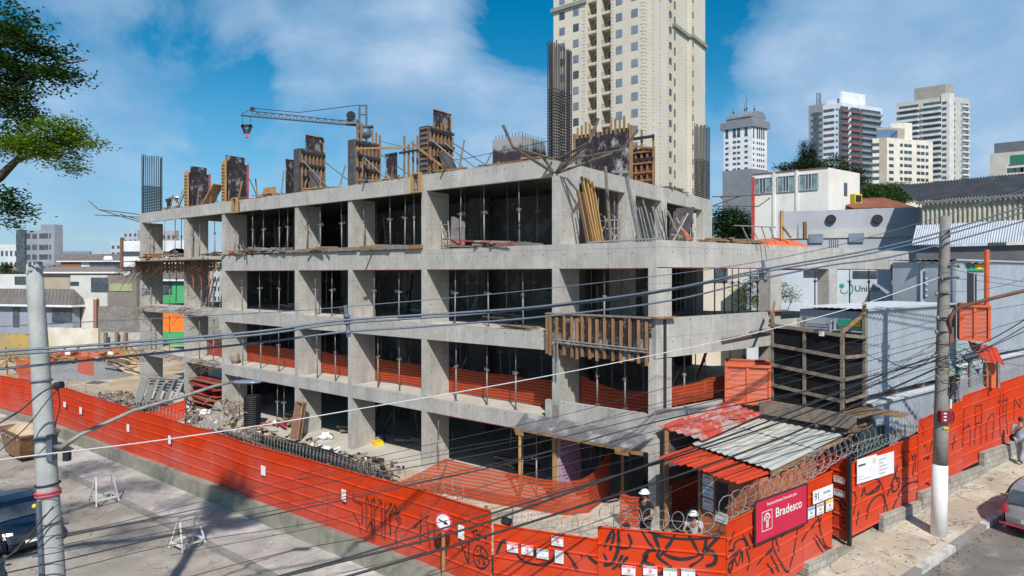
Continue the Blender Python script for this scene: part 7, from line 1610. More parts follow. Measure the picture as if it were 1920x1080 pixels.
# dry leaves and grit along the kerbs
lt = MB(); rnd = random.Random(55)
for k in range(700):
    if k % 3: s, o_ = rnd.uniform(-4, 9), rnd.choice([1.95 + abs(rnd.gauss(0, .25)), rnd.uniform(.2, 1.7), rnd.uniform(2, 6)]); p = FR(s, o_); z = (zr(s) - .15 if o_ > 1.9 else zr(s)) + .012
    else: s, o_ = rnd.uniform(-2, 30), rnd.choice([2.6 + abs(rnd.gauss(0, .3)), rnd.uniform(.2, 2.2), rnd.uniform(2.6, 8)]); p = L_(s, o_); z = (zl(s) - .14 if o_ > 2.5 else zl(s)) + .012
    a = rnd.uniform(0, 6); q = rnd.uniform(.015, .05); u = V2(math.cos(a), math.sin(a)) * q; v = V2(-u.y, u.x) * .5; c = V2(p.x, p.y) + UP * z; lt.mi = rnd.randrange(3); lt.quad(c - u, c - v, c + u + UP * .01, c + v)
struct(lt.build('leaf_litter', [M['rust'], M['sandp'], M['black']]), 'stuff')
# ================================================================= buildings around
def wall(name, c1, c2=None, st=None, **k): return mat(name, c1, c2, .85, .35, stain=st or [(.4, tuple(x * .72 for x in c1), .52, .74, .55, (1, 1, .25))], **k)
def bandx(fh, dark=.25):
    def f(t, tcn, col, b):
        u, v = uvsep(t, tcn); return mixc(t, mth(t, 'MULTIPLY', line(t, mth(t, 'DIVIDE', v, fh), .02), dark), col, (.2, .18, .14))
    return f
class Bld:
    def __init__(s, label, cat, pxL, pxC, pxR, Y, ytop, m, z0=-6, A=DL, B=DR, name='building', grp=None, z1=None):
        s.C = V2((pxC - 960) / FP * Y, Y); s.A, s.B = A, B; s.Y = Y
        s.LA = tline(s.C, A, pxL) if pxL is not None else 10; s.LB = tline(s.C, B, pxR) if pxR is not None else 10
        s.z1 = z1 if z1 is not None else zat(ytop, Y); s.z0 = z0; s.r = thing(name, label, cat, s.C + UP * z0, grp); s.w = []
        if m: s.box(0, s.LA, 0, s.LB, z0, s.z1, m, 'wall')
    def P(s, f, u, o, z): return (s.C + s.A * u - s.B * o + UP * z) if f == 'A' else (s.C + s.B * u - s.A * o + UP * z)
    def box(s, a0, a1, b0, b1, z0, z1, m, name='block'):
        mb = MB(); p = s.C + s.A * a0 + s.B * b0 + UP * z0; mb.ob(p, s.A * (a1 - a0), s.B * (b1 - b0), UP * (z1 - z0)); return mb.build(name, m, s.r)
    def bit(s, f, u0, u1, z0, z1, o0, o1, m, name, collect=None):
        mb = collect or MB(); d = s.A if f == 'A' else s.B; n = -s.B if f == 'A' else -s.A
        mb.ob(s.P(f, u0, o0, z0), d * (u1 - u0), n * (o1 - o0), UP * (z1 - z0))
        return None if collect else mb.build(name, m, s.r)
    def u(s, f, px): return tline(s.C, s.A if f == 'A' else s.B, px)
    def win(s, f, px, w, h, zc, n, fh, m='glass', o=.06, fr=None):
        for p in (px if isinstance(px, (list, tuple)) else [px]):
            u = s.u(f, p)
            for k in range(n): s.w.append((f, u - w / 2, u + w / 2, zc - k * fh - h / 2, zc - k * fh + h / 2, o, m))
    def flush(s, name='window', cap=100):
        for (f, a, b, c, d, o, m) in s.w[:cap]: s.bit(f, a, b, c, d, -.05, o, M[m] if isinstance(m, str) else m, name)
        if s.w[cap:]:
            mb = MB(); [s.bit(f, a, b, c, d, -.05, o, None, name, mb) for (f, a, b, c, d, o, m) in s.w[cap:]]; struct(mb.build(name, M['glass'], s.r), 'stuff')
        s.w = []
# ---- cream tower
cream = mat('cream_render', (.62, .57, .475), (.55, .505, .41), .85, .12, extra=bandx(1.47, .2), stain=[(.25, (.47, .41, .32), .55, .78, .45, (1, 1, .15))])
T = Bld('tall cream apartment tower with stacked balconies rising out of the top of the frame', 'apartment tower', 1041, 1208, 1316, 109.5, None, None, z0=-8, name='apartment_tower', z1=76)
T.box(0, 6.55, 0, 10.5, -8, 76, cream, 'wall'); T.box(6.55, 11.43, 2.2, 16, -8, 76, cream, 'wall'); T.box(11.43, 18.5, -.6, 16, -8, 76, cream, 'wall'); T.box(1.6, 8, 10.5, 12.6, -8, 76, cream, 'wall'); T.box(0, 9, 12.6, 19.9, -8, 76, cream, 'wall'); T.box(-.7, 9, 19.9, 27.4, -8, 76, cream, 'wall')
T.box(8.55, 9.5, .1, 2.2, -8, 76, cream, 'pier')
fh = 2.93; zc0 = 54.2 + 6 * fh
T.win('A', 1161, 1.25, 1.4, zc0, 24, fh, 'glassb'); T.win('A', 1190, 1.25, 1.4, zc0, 24, fh, 'glassb')
for px in (1054, 1080):
    u = tline(T.C - T.B * .6, T.A, px)
    for k in range(24): T.w.append(('A', u - .6, u + .6, zc0 - k * fh - .7, zc0 - k * fh + .7, .66, 'glassb' if (k * 7 + px) % 3 else 'glass'))
T.win('B', 1257, .9, 1.3, zc0, 24, fh, 'glass', .05); T.win('B', 1265, .6, 1.5, zc0 - .5, 24, fh, 'glass', .05); T.w += [('B', T.u('B', 1292.5) - .3, T.u('B', 1292.5) + .3, zc0 - k * fh - .7, zc0 - k * fh + .5, .76 if T.u('B', 1292.5) > 19.9 else .06, 'glass') for k in range(24)]
T.w.sort(key=lambda q: -(q[2] - q[1]) * (q[3] > 8)); T.flush()
for k in range(24):
    z = zc0 - k * fh - 1.35
    if z > 64 or z < 0: continue
    for (a, b) in ((6.6, 8.5), (9.55, 11.35)):
        T.box(a, b, .25, 2.15, z - .16, z + .02, cream, 'balcony_slab'); mbx = MB(); T.bit('A', a, b, z + .02, z + .3, -.3, -.22, None, '', mbx); mbx.build('balcony_parapet', cream, T.r)
        rl = MB(); T.bit('A', a, b, z + 1.0, z + 1.06, -.3, -.25, None, '', rl); [T.bit('A', a + q * (b - a) / 7, a + q * (b - a) / 7 + .04, z + .3, z + 1.0, -.29, -.26, None, '', rl) for q in range(8)]; rl.build('railing', M['dark'], T.r)
        mbx = MB(); T.bit('A', a + .15, b - .35, z + .05, z + 2.2, -2.19, -2.13, None, '', mbx); mbx.build('balcony_door', M['glass'], T.r)
corn = mat('weathered_cornice', (.3, .3, .24), (.2, .22, .18), .9, 1)
T.bit('A', 11.2, 18.9, 58.2, 58.9, .55, 1.05, corn, 'cornice'); T.bit('B', 12.4, 20, 55.2, 55.9, -.02, .5, corn, 'cornice'); T.bit('B', 19.6, 27.8, 55.2, 55.9, .65, 1.15, corn, 'cornice')
qn = MB()
for (f, u0, u1, o) in (('A', 0, .75, 0), ('B', 0, .9, 0), ('B', 3.0, 3.9, 0), ('B', 6.1, 7.0, 0), ('B', 9.7, 10.5, 0), ('A', 11.45, 12.2, .6), ('B', 20, 20.8, .7), ('A', 5.9, 6.5, 0), ('B', 18.6, 19.4, 0)):
    z = -2
    while z < 70: T.bit(f, u0, u1 if int(z / .62) % 2 else (u0 + u1) / 2 + .1, z, z + .5, o - .01, o + .06, None, '', qn); z += .62
qo = qn.build('quoins', cream, T.r)
# ---- far towers
gw = wall('white_tower_wall', (.70, .72, .74)); gg = wall('slate_grey_wall', (.20, .22, .25)); 
B2 = Bld('white and slate grey office tower with curved roof and antennas', 'office tower', 1357, 1410, 1438, 330, 237, gw, z0=-10, name='office_tower', B=V2(.86, .51))
zt = B2.z1; z_ = lambda y, Y=330: zat(y, Y)
B2.box(-.4, B2.LA + .4, -.4, B2.LB + .4, -10, z_(316), gg, 'lower_wall'); B2.box(-1, B2.LA + 1.5, -1, B2.LB + 1, zt, zt + 3.6, gg, 'crown'); B2.box(.5, B2.LA - 1, .5, B2.LB - 1, zt + 3.6, zt + 5.5, gg, 'crown')
mb = MB(); n = 12
for k in range(n):
    a0, a1 = math.pi * k / n, math.pi * (k + 1) / n; g_ = lambda a, e: B2.C + B2.A * e + B2.B * (B2.LB / 2 - math.cos(a) * B2.LB / 2) + UP * (zt + 5.5 + 3.6 * math.sin(a))
    mb.quad(g_(a0, .4), g_(a1, .4), g_(a1, B2.LA - 1), g_(a0, B2.LA - 1)); mb.quad(g_(a0, .4), g_(a1, .4), B2.C + B2.B * B2.LB / 2 + B2.A * .4 + UP * (zt + 5.4), B2.C + B2.B * B2.LB / 2 + B2.A * .4 + UP * (zt + 5.4))
mb.build('curved_roof', gg, B2.r); an = MB()
for (a, h) in ((2, 5), (6, 10), (7, 7), (13, 4)): an.tube([B2.C + B2.A * a + B2.B * 5 + UP * (zt + 7), B2.C + B2.A * a + B2.B * 5 + UP * (zt + 7 + h)], .14, 5); an.ball(B2.C + B2.A * a + B2.B * 5 + UP * (zt + 9 + h * .2), .6, n=6)
an.build('antenna', M['dark'], B2.r)
B2.win('A', [1363, 1377, 1385, 1399], 1.7, 1.3, z_(252), 15, 2.93, 'glass'); B2.win('A', [1363, 1377, 1385, 1399], 1.5, 4.6, z_(243), 1, 3, 'glass'); B2.win('B', [1413, 1420, 1424, 1428, 1432], 1.0, 1.3, z_(256), 14, 3.0, 'glass'); B2.win('B', [1413, 1420, 1424, 1428, 1432], 1.0, 4.8, z_(247), 1, 3, 'glass'); B2.flush()
red_b = mat('terracotta_balcony', (.20, .085, .07), (.16, .07, .06), .8, 1)
w3 = wall('bluish_white_wall', (.60, .65, .72)); g3 = wall('mid_grey_wall', (.24, .26, .28))
B3 = Bld('white apartment tower with terracotta red balconies and lattice mast', 'apartment tower', 1518, 1579, 1654, 300, 192, w3, z0=-10, name='apartment_tower', B=V2(.92, .39))
B3.box(B3.u('A', 1543), B3.LA + .2, -.3, B3.LB * .6, -10, z_(200, 310), g3, 'grey_wing'); B3.box(.5, B3.LA * .1, .5, B3.LB * .6, B3.z1, B3.z1 + 5.5, wall('roof_white', (.72, .76, .82)), 'penthouse'); B3.box(B3.LA * .12, B3.LA * .55, 2, 9, B3.z1, B3.z1 + 2.6, w3, 'penthouse')
fh3 = 3.0; zz = B3.z1 - 3.0; B3.win('A', [1549, 1559], 2.4, 1.4, zz, 22, fh3, red_b, .05); B3.win('A', [1549, 1559], 1.5, 1.3, zz, 22, fh3, 'glass', .09); B3.win('A', [1569], .9, .9, zz, 22, fh3, 'glass'); B3.win('A', [1526, 1538], 2.2, 1.3, zz - 1, 22, fh3, 'glass', .36); B3.win('A', 1531, 2.4, 60, zz - 30, 1, 3, 'dark', .4)
for px, w in ((1583, 5), (1604, 6), (1625, 8), (1643, 6)): B3.win('B', px, w, 2.6, zz, 22, fh3, 'glass', .05)
for px in (1595, 1612, 1618, 1635): B3.win('B', px, 1.6, 1.4, zz, 22, fh3, 'glass', .08)
B3.w.sort(key=lambda q: -(q[2] - q[1])); B3.flush()
for px, w in ((1583, 5), (1604, 6), (1625, 8), (1643, 6)):
    u = B3.u('B', px)
    mbx = MB(); [B3.bit('B', u - w / 2, u + w / 2, zz - k * fh3 - 1.5, zz - k * fh3 - .35, .02, 1.0, None, '', mbx) for k in range(22)]; mbx.build('balconies', red_b if px < 1610 else g3, B3.r)
ms = MB(); q = B3.C + B3.A * B3.u('A', 1528) + B3.B * 2; z1 = z_(200, 310)
for a, b in ((0, 0), (1.4, 0), (0, 1.4), (1.4, 1.4)): ms.tube([q + V2(a, b) + UP * (z1 - 30), q + V2(a, b) + UP * (z1 + 6.5)], .14, 4)
for k in range(12): ms.tube([q + V2(0, 0) + UP * (z1 - 30 + k * 3), q + V2(1.4, 0) + UP * (z1 - 28.5 + k * 3), q + UP * (z1 - 27 + k * 3)], .1, 4)
ms.build('lattice_mast', M['dark'], B3.r)
g4 = wall('warm_grey_wall', (.50, .49, .46)); g4b = wall('pale_grey_wall', (.62, .61, .58))
B4 = Bld('tall warm grey apartment tower with rows of wide balconies', 'apartment tower', 1681, 1779, 1817, 320, 180, g4, z0=-10, name='apartment_tower', B=V2(.94, .34))
B4.box(2, B4.LA * .68, 1, 7, B4.z1, z_(158, 322), wall('taupe_wall', (.33, .31, .28)), 'penthouse'); B4.box(-.5, B4.u('A', 1766), -.5, 3, -10, B4.z1 + 1.5, g4b, 'corner_wing')
zz = B4.z1 - 3.5
for (p0, p1) in ((1731, 1764), (1686, 1722)):
    a, b = sorted((B4.u('A', p0), B4.u('A', p1)))
    for k in range(22): B4.w.append(('A', a, b, zz - k * 2.93 - .1, zz - k * 2.93 + 1.5, .05, 'glassg' if (k * 5 + p0) % 4 == 0 else 'glass'))
    mbx = MB(); [B4.bit('A', a - .3, b + .3, zz - k * 2.93 - 1.3, zz - k * 2.93 - .15, .02, 1.3, None, '', mbx) for k in range(22)]; mbx.build('balconies', g4b, B4.r)
u = B4.u('A', 1772)
B4.w += [('A', u - .9, u + .9, zz - k * 2.93 - .5, zz - k * 2.93 + .9, .56, 'glass') for k in range(22)]
B4.win('B', [1789], 1.2, 1.4, zz, 22, 2.93, 'glass'); B4.win('B', [1806, 1811], 3.4, 1.5, zz, 22, 2.93, 'glassb', .1); B4.flush(); mbx = MB(); a, b = B4.u('B', 1803), B4.u('B', 1815); [B4.bit('B', a, b, zz - k * 2.93 - 1.3, zz - k * 2.93 - .4, .02, .9, None, '', mbx) for k in range(22)]; mbx.build('balconies', g4b, B4.r)
B4.w = []
w5 = wall('cream_white_wall', (.72, .68, .58)); t5 = wall('tan_wall', (.42, .37, .30))
B5 = Bld('cream mid rise apartment block with tan corner and chimney block', 'apartment block', 1636, 1663, 1749, 255, 258, w5, z0=-10, name='apartment_block', A=V2(-.93, .37), B=V2(.955, .297))
B5.bit('A', 0, B5.u('A', 1649), -10, B5.z1, -.02, .1, t5, 'tan_side'); B5.box(-.0, -6, 0, 1, B5.z1 - .1, B5.z1, w5, 'ledge') if False else None
zt = B5.z1; pB = B5.u('B', 1700); B5.box(1, 6, pB + .5, pB + 4.5, zt - 2, zat(229, 258), w5, 'chimney_block'); B5.box(1, 6, pB - 7, pB + .4, zt, zt + 4.5, t5, 'roof_block'); B5.box(1, 5, 2, 7, zt + .2, zt + 3.6, mat('blue_tank_screen', (.12, .2, .32), (.1, .16, .26)), 'tank_screen')
B5.win('B', [1671], 2.4, 1.3, zt - 3, 8, 2.75, 'glass'); B5.win('B', [1690, 1698.5, 1706, 1722, 1730, 1738], 1.5, 1.3, zt - 2.6, 8, 2.75, 'glass'); B5.win('B', [1698.5, 1706, 1722, 1730], 1.9, 1.2, zt - 2.6, 8, 2.75, 'glass', .08); B5.win('A', [1642], 3.2, 1.3, zt - 2.6, 8, 2.75, 'glass'); B5.flush()
B6 = Bld('dark glassed tower cut by the right edge, behind the beige block with green roof', 'office tower', 1864, 1935, 1990, 230, 262, wall('dark_slate_tower', (.13, .14, .16)), z0=-8, name='office_tower', B=DS)
B6.win('A', [1870, 1880, 1890, 1900], 2.6, 1.8, B6.z1 - 6, 14, 3, 'glassb'); B6.box(-2, 12, -1, 6, -8, zat(280, 228), wall('pale_bluff', (.5, .48, .43)), 'lower_wing'); B6.flush()
B7 = Bld('beige block with green roof band at the right edge', 'apartment block', 1887, 1960, 2010, 205, 303, w5, z0=-8, name='apartment_block', B=DS); B7.box(-.4, B7.LA * .9, -.4, 8, B7.z1, B7.z1 + 3, mat('green_roof_band', (.02, .16, .12), (.02, .13, .1)), 'roof_band'); B7.win('A', [1897, 1910, 1919], 2.4, 1.6, B7.z1 - 2, 8, 2.9, 'glass'); B7.flush()

# ---- white commercial building, clinic, sheds on the right
wh = mat('stained_white_render', (.74, .72, .66), (.66, .63, .57), .85, .4, stain=[(.6, (.4, .37, .32), .58, .76, .6, (1, 1, .3))])
Bw = Bld('white commercial building with three pairs of sash windows and sloping parapet', 'commercial building', 1411, 1553, 1612, 62, 314, wh, z0=-3, B=DS, name='commercial_building')
for (p0, p1) in ((1413, 1450), (1458, 1492), (1499, 1535)):
    a, b = sorted((Bw.u('A', p0), Bw.u('A', p1))); zc = zat(349, 66)
    fo_ = Bw.bit('A', a, b, zc - .75, zc + .75, -.02, .04, M['glass'], 'window')
    mbx = MB(); w = (b - a); Bw.bit('A', a, a + w * .34, zc - .72, zc + .72, .045, .07, None, '', mbx); Bw.bit('A', b - w * .34, b, zc - .72, zc + .72, .045, .07, None, '', mbx); mbx.build('curtain_pane', M['glassg'], fo_)
    mbx = MB(); [Bw.bit('A', x, x + .06, zc - .78, zc + .78, .07, .12, None, '', mbx) for x in (a, a + w * .34, a + w * .5, b - w * .34, b - .06)]; Bw.bit('A', a, b, zc - .82, zc - .75, .04, .14, None, '', mbx); Bw.bit('A', a, b, zc + .75, zc + .82, .04, .14, None, '', mbx); mbx.build('frame', M['frame'], fo_)
for px in (1449 + 3, 1495): u = Bw.u('A', px); Bw.bit('A', u - .12, u + .12, -3, Bw.z1, 0, .12, wh, 'pilaster')
Bw.bit('A', Bw.LA - .25, Bw.LA, -3, Bw.z1 - .3, 0, .2, M['redply'], 'red_downpipe'); Bw.bit('A', 0, Bw.LA, Bw.z1 - .05, Bw.z1 + .05, -.1, .08, M['rust'], 'coping')
uB = Bw.LB; Bw.bit('B', uB * .48, uB * .58, zat(372, 66), zat(348, 66), .0, .04, M['glass'], 'side_window')
ac = thing('air_conditioner', 'yellow framed air conditioner box on the side of the white commercial building', 'air conditioner', Wp(1608, 372, 60)); MB().ob(Wp(1603, 380, 60), V2(.85, .3), V2(-.2, .5), UP * .85).build('case', M['yellowp'], ac); MB().ob(Wp(1603, 380, 60) + V2(.1, .0) + UP * .12, V2(.6, .2), V2(.02, -.05), UP * .6).build('grille', M['black'], ac)
tile = mat('clay_roof_tiles', (.36, .14, .07), (.26, .1, .06), .85, 1.5)
mb = MB(); a, b = Wp(1602, 391, 62), Wp(1716, 388, 60); corr(mb, a, b, b + V2(.6, 6) + UP * 1.6, a + V2(.6, 6) + UP * 1.6, 34, .06); r = thing('tiled_house', 'low house with clay tile roof behind the grey clinic wall', 'house', V2(a.x, a.y)); mb.build('roof', tile, r, True); MB().ob(V2(a.x, a.y + .2) + UP * -3, V2(b.x - a.x, b.y - a.y), V2(0, 6), UP * (a.z + 2.9)).build('wall', wh, r)
cw = wall('pale_blue_wall', (.56, .62, .68)); cg = wall('lavender_grey_wall', (.42, .44, .48))
Cl = Bld('grey and pale blue clinic building with two round roof fans and green emblem', 'clinic', 1400, 1722, 1800, 46, 388, None, z0=-2, B=DS, name='clinic_building', A=V2(-.93, .3676))
zm = zat(468, 47); Cl.box(0, Cl.LA, 0, 8, -2, zm, cw, 'lower_wall'); uL = Cl.u('A', 1457); Cl.box(0, uL, .15, 8, zm, Cl.z1, cg, 'upper_wall'); Cl.bit('A', 0, uL, zat(446, 48), zat(431, 48), -.14, -.02, wall('pale_band', (.5, .5, .47)), 'window_band')
for px in (1556, 1643):
    u = Cl.u('A', px); c = Cl.P('A', u, -.15, zat(411, (Cl.C + Cl.A * u).y)); fn_ = MB(); n_ = -Cl.B.normalized(); n_ = Vector((-.3676, -.93, 0)); fn_.tube([c, c + n_ * .2], [.32, .3], 18); fn_.build('roof_fan', M['black'], Cl.r); MB().tube([c + n_ * .0, c + n_ * .22], [.37, .34], 18, False).build('fan_hood', M['steel'], Cl.r)
for px, y0, y1, w in ((1622, 522, 508, 1.6), (1521, 520, 505, 1.0), (1350, 520, 505, 1)):
    u = Cl.u('A', px)
    if u < Cl.LA: Cl.bit('A', u - w / 2, u + w / 2, zat(y0, 48.5), zat(y1, 48.5), 0, .05, M['glass'], 'window')
for px in (1530, 1606): u = Cl.u('A', px); Cl.bit('A', u - .5, u + .5, zat(455, 48), zat(438, 48), -.01, .03, M['glassb'], 'window')
nd = Vector((-.3676, -.93, 0)); ud = -Cl.A
def cp(px, py): u = Cl.u('A', px); p = Cl.P('A', u, 0, 0); return V2(p.x, p.y) + UP * zat(py, p.y) + nd * .03
text('lettering', 'Uniclin', .62, M['ink'], Cl.r, cp(1602, 546), ud, UP, .004, .0); text('lettering', '5', .5, M['greenp'], Cl.r, cp(1674, 561), ud, UP, .02, .0)
e = MB(); c = cp(1592, 542); arc(e, c, ud, .22, .30, -1.6, 1.6, 10, 1.5); arc(e, cp(1583, 545), ud, .2, .27, 2.6, 6.2, 12, .9); e.disc(cp(1578.5, 536), nd, .17, 12); e.build('emblem', M['greenp'], Cl.r)
bgw = wall('cream_stucco', (.62, .57, .47))
Bg = Bld('cream walled building seen through the open second floor bays', 'building', 1215, 1420, 1440, 54, 480, bgw, z0=-2, B=DS, name='cream_building', A=V2(-.98, .2)); Bg.win('A', [1352, 1300], 1.1, 1.4, zat(515, 55), 1, 3, 'glass'); Bg.flush()
# corrugated sheds
bc = mat('weathered_beige_sheet', (.50, .46, .36), (.40, .36, .27), .8, 1.5, stain=[(1.2, (.16, .15, .12), .52, .7, .8, (1, 1, .3))]); wcb = mat('bluish_fibre_sheet', (.50, .54, .58), (.42, .46, .5), .7, 1.5, stain=[(2, (.3, .32, .34), .55, .75, .6, (1, 1, 1))])
rc_ = mat('dark_corrugated_roof', (.17, .16, .16), (.11, .11, .115), .85, 1.2, stain=[(1.6, (.4, .39, .37), .62, .72, .8, (1, 1, 1))])
r = thing('corrugated_shed', 'long shed with dark corrugated roof and streaked beige corrugated wall at the right', 'shed', Wp(1800, 460, 42) - UP * 10)
a, b = Wp(1718, 378, 43), Wp(2010, 361, 37); a.z = b.z = zat(371, 41); mb = MB(); top = UP * 1.75 + V2(1.6, 4.6); corr(mb, a, b, b + top, a + top, 46, .06); mb.build('roof', rc_, r, True)
dd_ = (b - a).normalized(); n9 = Vector((dd_.y, -dd_.x, 0)); MB().bar(a - UP * .12 + n9 * .1, b - UP * .12 + n9 * .1, .14, .18).build('gutter', M['steel'], r)
mb = MB(); k = 0; L = (b - a).length; za, zb2 = zat(418, 41), a.z - .12
def sheet(mb, a, d, L, z0, z1, n_, pitch, amp): mb.grid(lambda u, v: V2(a.x, a.y) + d * (u * L) + n_ * (amp * math.sin(u * L / pitch * 2 * math.pi)) + UP * (z0 + (z1 - z0) * v), int(L / pitch * 6), 1, lambda u, v: (u * L, v * (z1 - z0)))
sheet(mb, a + dd_ * .3 - n9 * .1, dd_, L, za, zb2, n9, .26, .05); mb.build('upper_cladding', bc, r, True)
mb = MB(); lo = V2(a.x, a.y) + dd_ * .0 + n9 * 1.0 + UP * zat(457, 40.5); hi = V2(a.x, a.y) + UP * za; corr(mb, lo, lo + dd_ * L, hi + dd_ * L, hi, 60, .04); mb.build('lean_to_roof', wcb, r, True)
MB().ob(V2(a.x, a.y) + dd_ * .2 + n9 * .7 + UP * -2, dd_ * L, -n9 * 6, UP * (zat(462, 40.5) + 2)).build('lower_wall', mat('sooty_wall', (.20, .19, .2), (.14, .135, .14), .9, .8, stain=[(2.5, (.5, .5, .48), .64, .7, .9, (1, 1, 1))]), r)

# ---- left side of town
def house(label, pxL, pxC, pxR, Y, ytop, c, wins=(), roof=None, z0=-9, A=DL, B=DR, name='house', rh=1.4, cat='house', grp=None):
    b = Bld(label, cat, pxL, pxC, pxR, Y, ytop, wall(name + '_wall', c), z0=z0, A=A, B=B, name=name, grp=grp)
    for (f, p, y, w, h) in wins: b.win(f, p, w, h, zat(y, Y), 1, 3, 'glass', .06)
    b.flush()
    if roof:
        mb = MB(); e = .5; P = lambda a_, c_, z: b.C + b.A * a_ + b.B * c_ + UP * z; z = b.z1 + .02; LA, LB = b.LA, b.LB; m = LB / 2
        q = [P(-e, -e, z), P(LA + e, -e, z), P(LA + e, LB + e, z), P(-e, LB + e, z)]; h0, h1 = P(min(m, LA * .4), m, z + rh), P(max(LA - m, LA * .6), m, z + rh)
        mb.quad(q[0], q[1], h1, h0); mb.quad(q[2], q[3], h0, h1); mb.quad(q[3], q[0], h0, h0); mb.quad(q[1], q[2], h1, h1); mb.build('roof', roof, b.r)
        em = MB(); [em.bar(q[i] - UP * .1, q[(i + 1) % 4] - UP * .1, .12, .2) for i in range(4)]; em.build('eaves', M['white'], b.r)
    return b
def tilex(t, tcn, col, b):
    u, v = uvsep(t, tcn); return mixc(t, mth(t, 'MULTIPLY', mth(t, 'PINGPONG', mth(t, 'DIVIDE', u, .5), .5), 1.1), col, (.06, .05, .045))
groof = mat('grey_tile_roof', (.20, .18, .165), (.14, .125, .115), .9, 1.2, extra=tilex); AX = V2(-.97, .24); BX = V2(.35, .94)
house('blue grey house with grey hipped tile roof behind the left pole', -60, 137, 150, 60, 572, (.32, .34, .40), [('A', 117, 590, 2.4, 1.5), ('A', 31, 596, .75, 2.0)], groof, A=AX, B=BX, rh=1.5)
house('white roofed house far behind the left pole', -30, 52, 60, 92, 514, (.66, .66, .66), [('A', 43, 526, 3, 1.2)], A=AX, B=BX); house('beige walled warehouse left of the building', 77, 215, 225, 84, 510, (.40, .34, .25), [], mat('brownish_roof', (.19, .16, .15)), A=V2(-.995, .1), B=BX, rh=.7, name='warehouse', cat='warehouse')
b_ = house('streaked white annex in front of the beige warehouse', 132, 201, 204, 78, 516, (.60, .58, .54), [('A', 140, 532, 1.2, .5), ('A', 192, 534, 3, 1.8)], A=V2(-.99, .12), B=BX, name='annex')
b_ = house('grey brown rendered building with pale green block vent', 203, 256, 262, 66, 516, (.25, .22, .19), [], A=V2(-.99, .12), B=BX); b_.bit('A', b_.u('A', 249), b_.u('A', 207), zat(546, 66), zat(532, 66), 0, .08, mat('green_block_vent', (.42, .45, .25), (.25, .28, .15), .8, 9), 'block_vent')
house('green house seen through the left bays of the frame', 250, 352, 360, 74, 524, (.07, .42, .16), [('A', 308, 538, 2, 1.8), ('A', 262, 545, 1.5, 4)], groof, A=V2(-.99, .12), B=BX, rh=1.8)
o = Bld('bright orange hoarding seen through the left bays of the frame', 'hoarding', 252, 347, 350, 62, 580, mat('bright_orange_panel', (.85, .22, .03), (.75, .18, .02)), z0=zat(622, 62), A=V2(-.99, .12), B=BX, name='orange_hoarding')
bl = [(0, 34, 40, 180, 458, (.62, .66, .68), 'white office block at the far left edge behind the grey tower', 5), (118, 168, 172, 205, 471, (.20, .26, .36), 'low blue grey block right of the grey office tower', 3), (207, 227, 232, 300, 453, (.45, .52, .60), 'pale blue tower far behind the left end of the frame', 8), (231, 258, 264, 330, 431, (.40, .46, .52), 'blue grey tower just left of the frame', 9), (303, 330, 336, 240, 432, (.38, .37, .36), 'dark banded block seen through the top left bays', 5),
      (400, 470, 480, 200, 470, (.5, .5, .5), 'grey block seen through the frame in the distance', 5), (176, 205, 210, 420, 475, (.46, .5, .56), 'tiny hazy block on the skyline left of the frame', 3), (40, 100, 110, 420, 486, (.5, .5, .5), 'tiny pale block on the skyline behind the left pole', 2), (340, 366, 372, 380, 452, (.5, .52, .56), 'slim hazy tower seen through the top left bays', 6)]
for (l, c, r_, Y, yt, col, lab, nf) in bl:
    b = Bld(lab, 'building', l, c, r_, Y, yt, wall('block_wall', col), z0=-14, A=V2(-.97, .24), B=BX, name='city_block'); n = max(2, int((c - l) / 7))
    for k in range(n): b.win('A', c - (k + .5) * (c - l) / n, (c - l) / n * Y / FP * .6, 1.5, b.z1 - 2.6, nf, 3.2, 'glass')
    b.flush()
go = Bld('dark glass and grey office tower left of the building', 'office tower', 34, 102, 118, 160, 431, wall('blue_grey_concrete', (.30, .32, .36)), z0=-12, A=V2(-.985, .17), B=V2(.45, .89), name='office_tower')
go.bit('A', go.u('A', 50), go.LA + .1, -12, go.z1 + .1, 0, .4, M['glass'], 'glass_wing'); go.box(.02, go.u('A', 76), .02, go.LB - .05, go.z1, go.z1 + 1.4, wall('blue_grey_parapet', (.28, .3, .34)), 'parapet')
for y in (443, 464, 482):
    for p, w in ((53, 1.4), (65, 1.3), (82, 2.6)): go.win('A', p, w, 1.3, zat(y, 162), 1, 3, 'glass')
    go.win('A', 94, .5, 1.2, zat(y, 162), 1, 3, 'glass')
go.flush()
wb_ = Bld('white modern building with dark window band seen past the left end of the frame', 'commercial building', 229, 345, 360, 95, 451, wall('bright_white', (.74, .74, .74)), z0=-8, A=V2(-.99, .1), B=BX, name='commercial_building'); wb_.bit('A', 0, wb_.LA - .3, zat(480, 95), zat(471, 95), 0, .06, M['glass'], 'window_band'); wb_.bit('A', 0, wb_.LA - .3, zat(508, 95), zat(500, 95), 0, .06, M['glass'], 'window_band'); wb_.bit('A', wb_.LA - .25, wb_.LA + .1, -8, wb_.z1 + .5, -.1, .25, M['rust'], 'brown_fin')
h5 = house('white house with brick end and grey hipped roof under satellite dishes', 116, 226, 232, 110, 489, (.66, .66, .65), [('A', 185, 499, 3.4, 2.4), ('A', 213, 499, 3, 2.4)], groof, A=V2(-.99, .1), B=BX, rh=1.2); h5.bit('A', h5.u('A', 152), h5.LA + .05, -9, h5.z1 + .1, 0, .1, mat('brick_wall', (.30, .11, .06), (.24, .09, .05)), 'brick_end')
for i, x in enumerate((199, 206)): tag(MB().ball(Wp(x, 485, 108), .5, .15, .5, 10).build('satellite_dish', M['white'], smooth=True), 'pale satellite dish on the brick ended house, %s one' % ('left', 'right')[i], 'satellite dish')
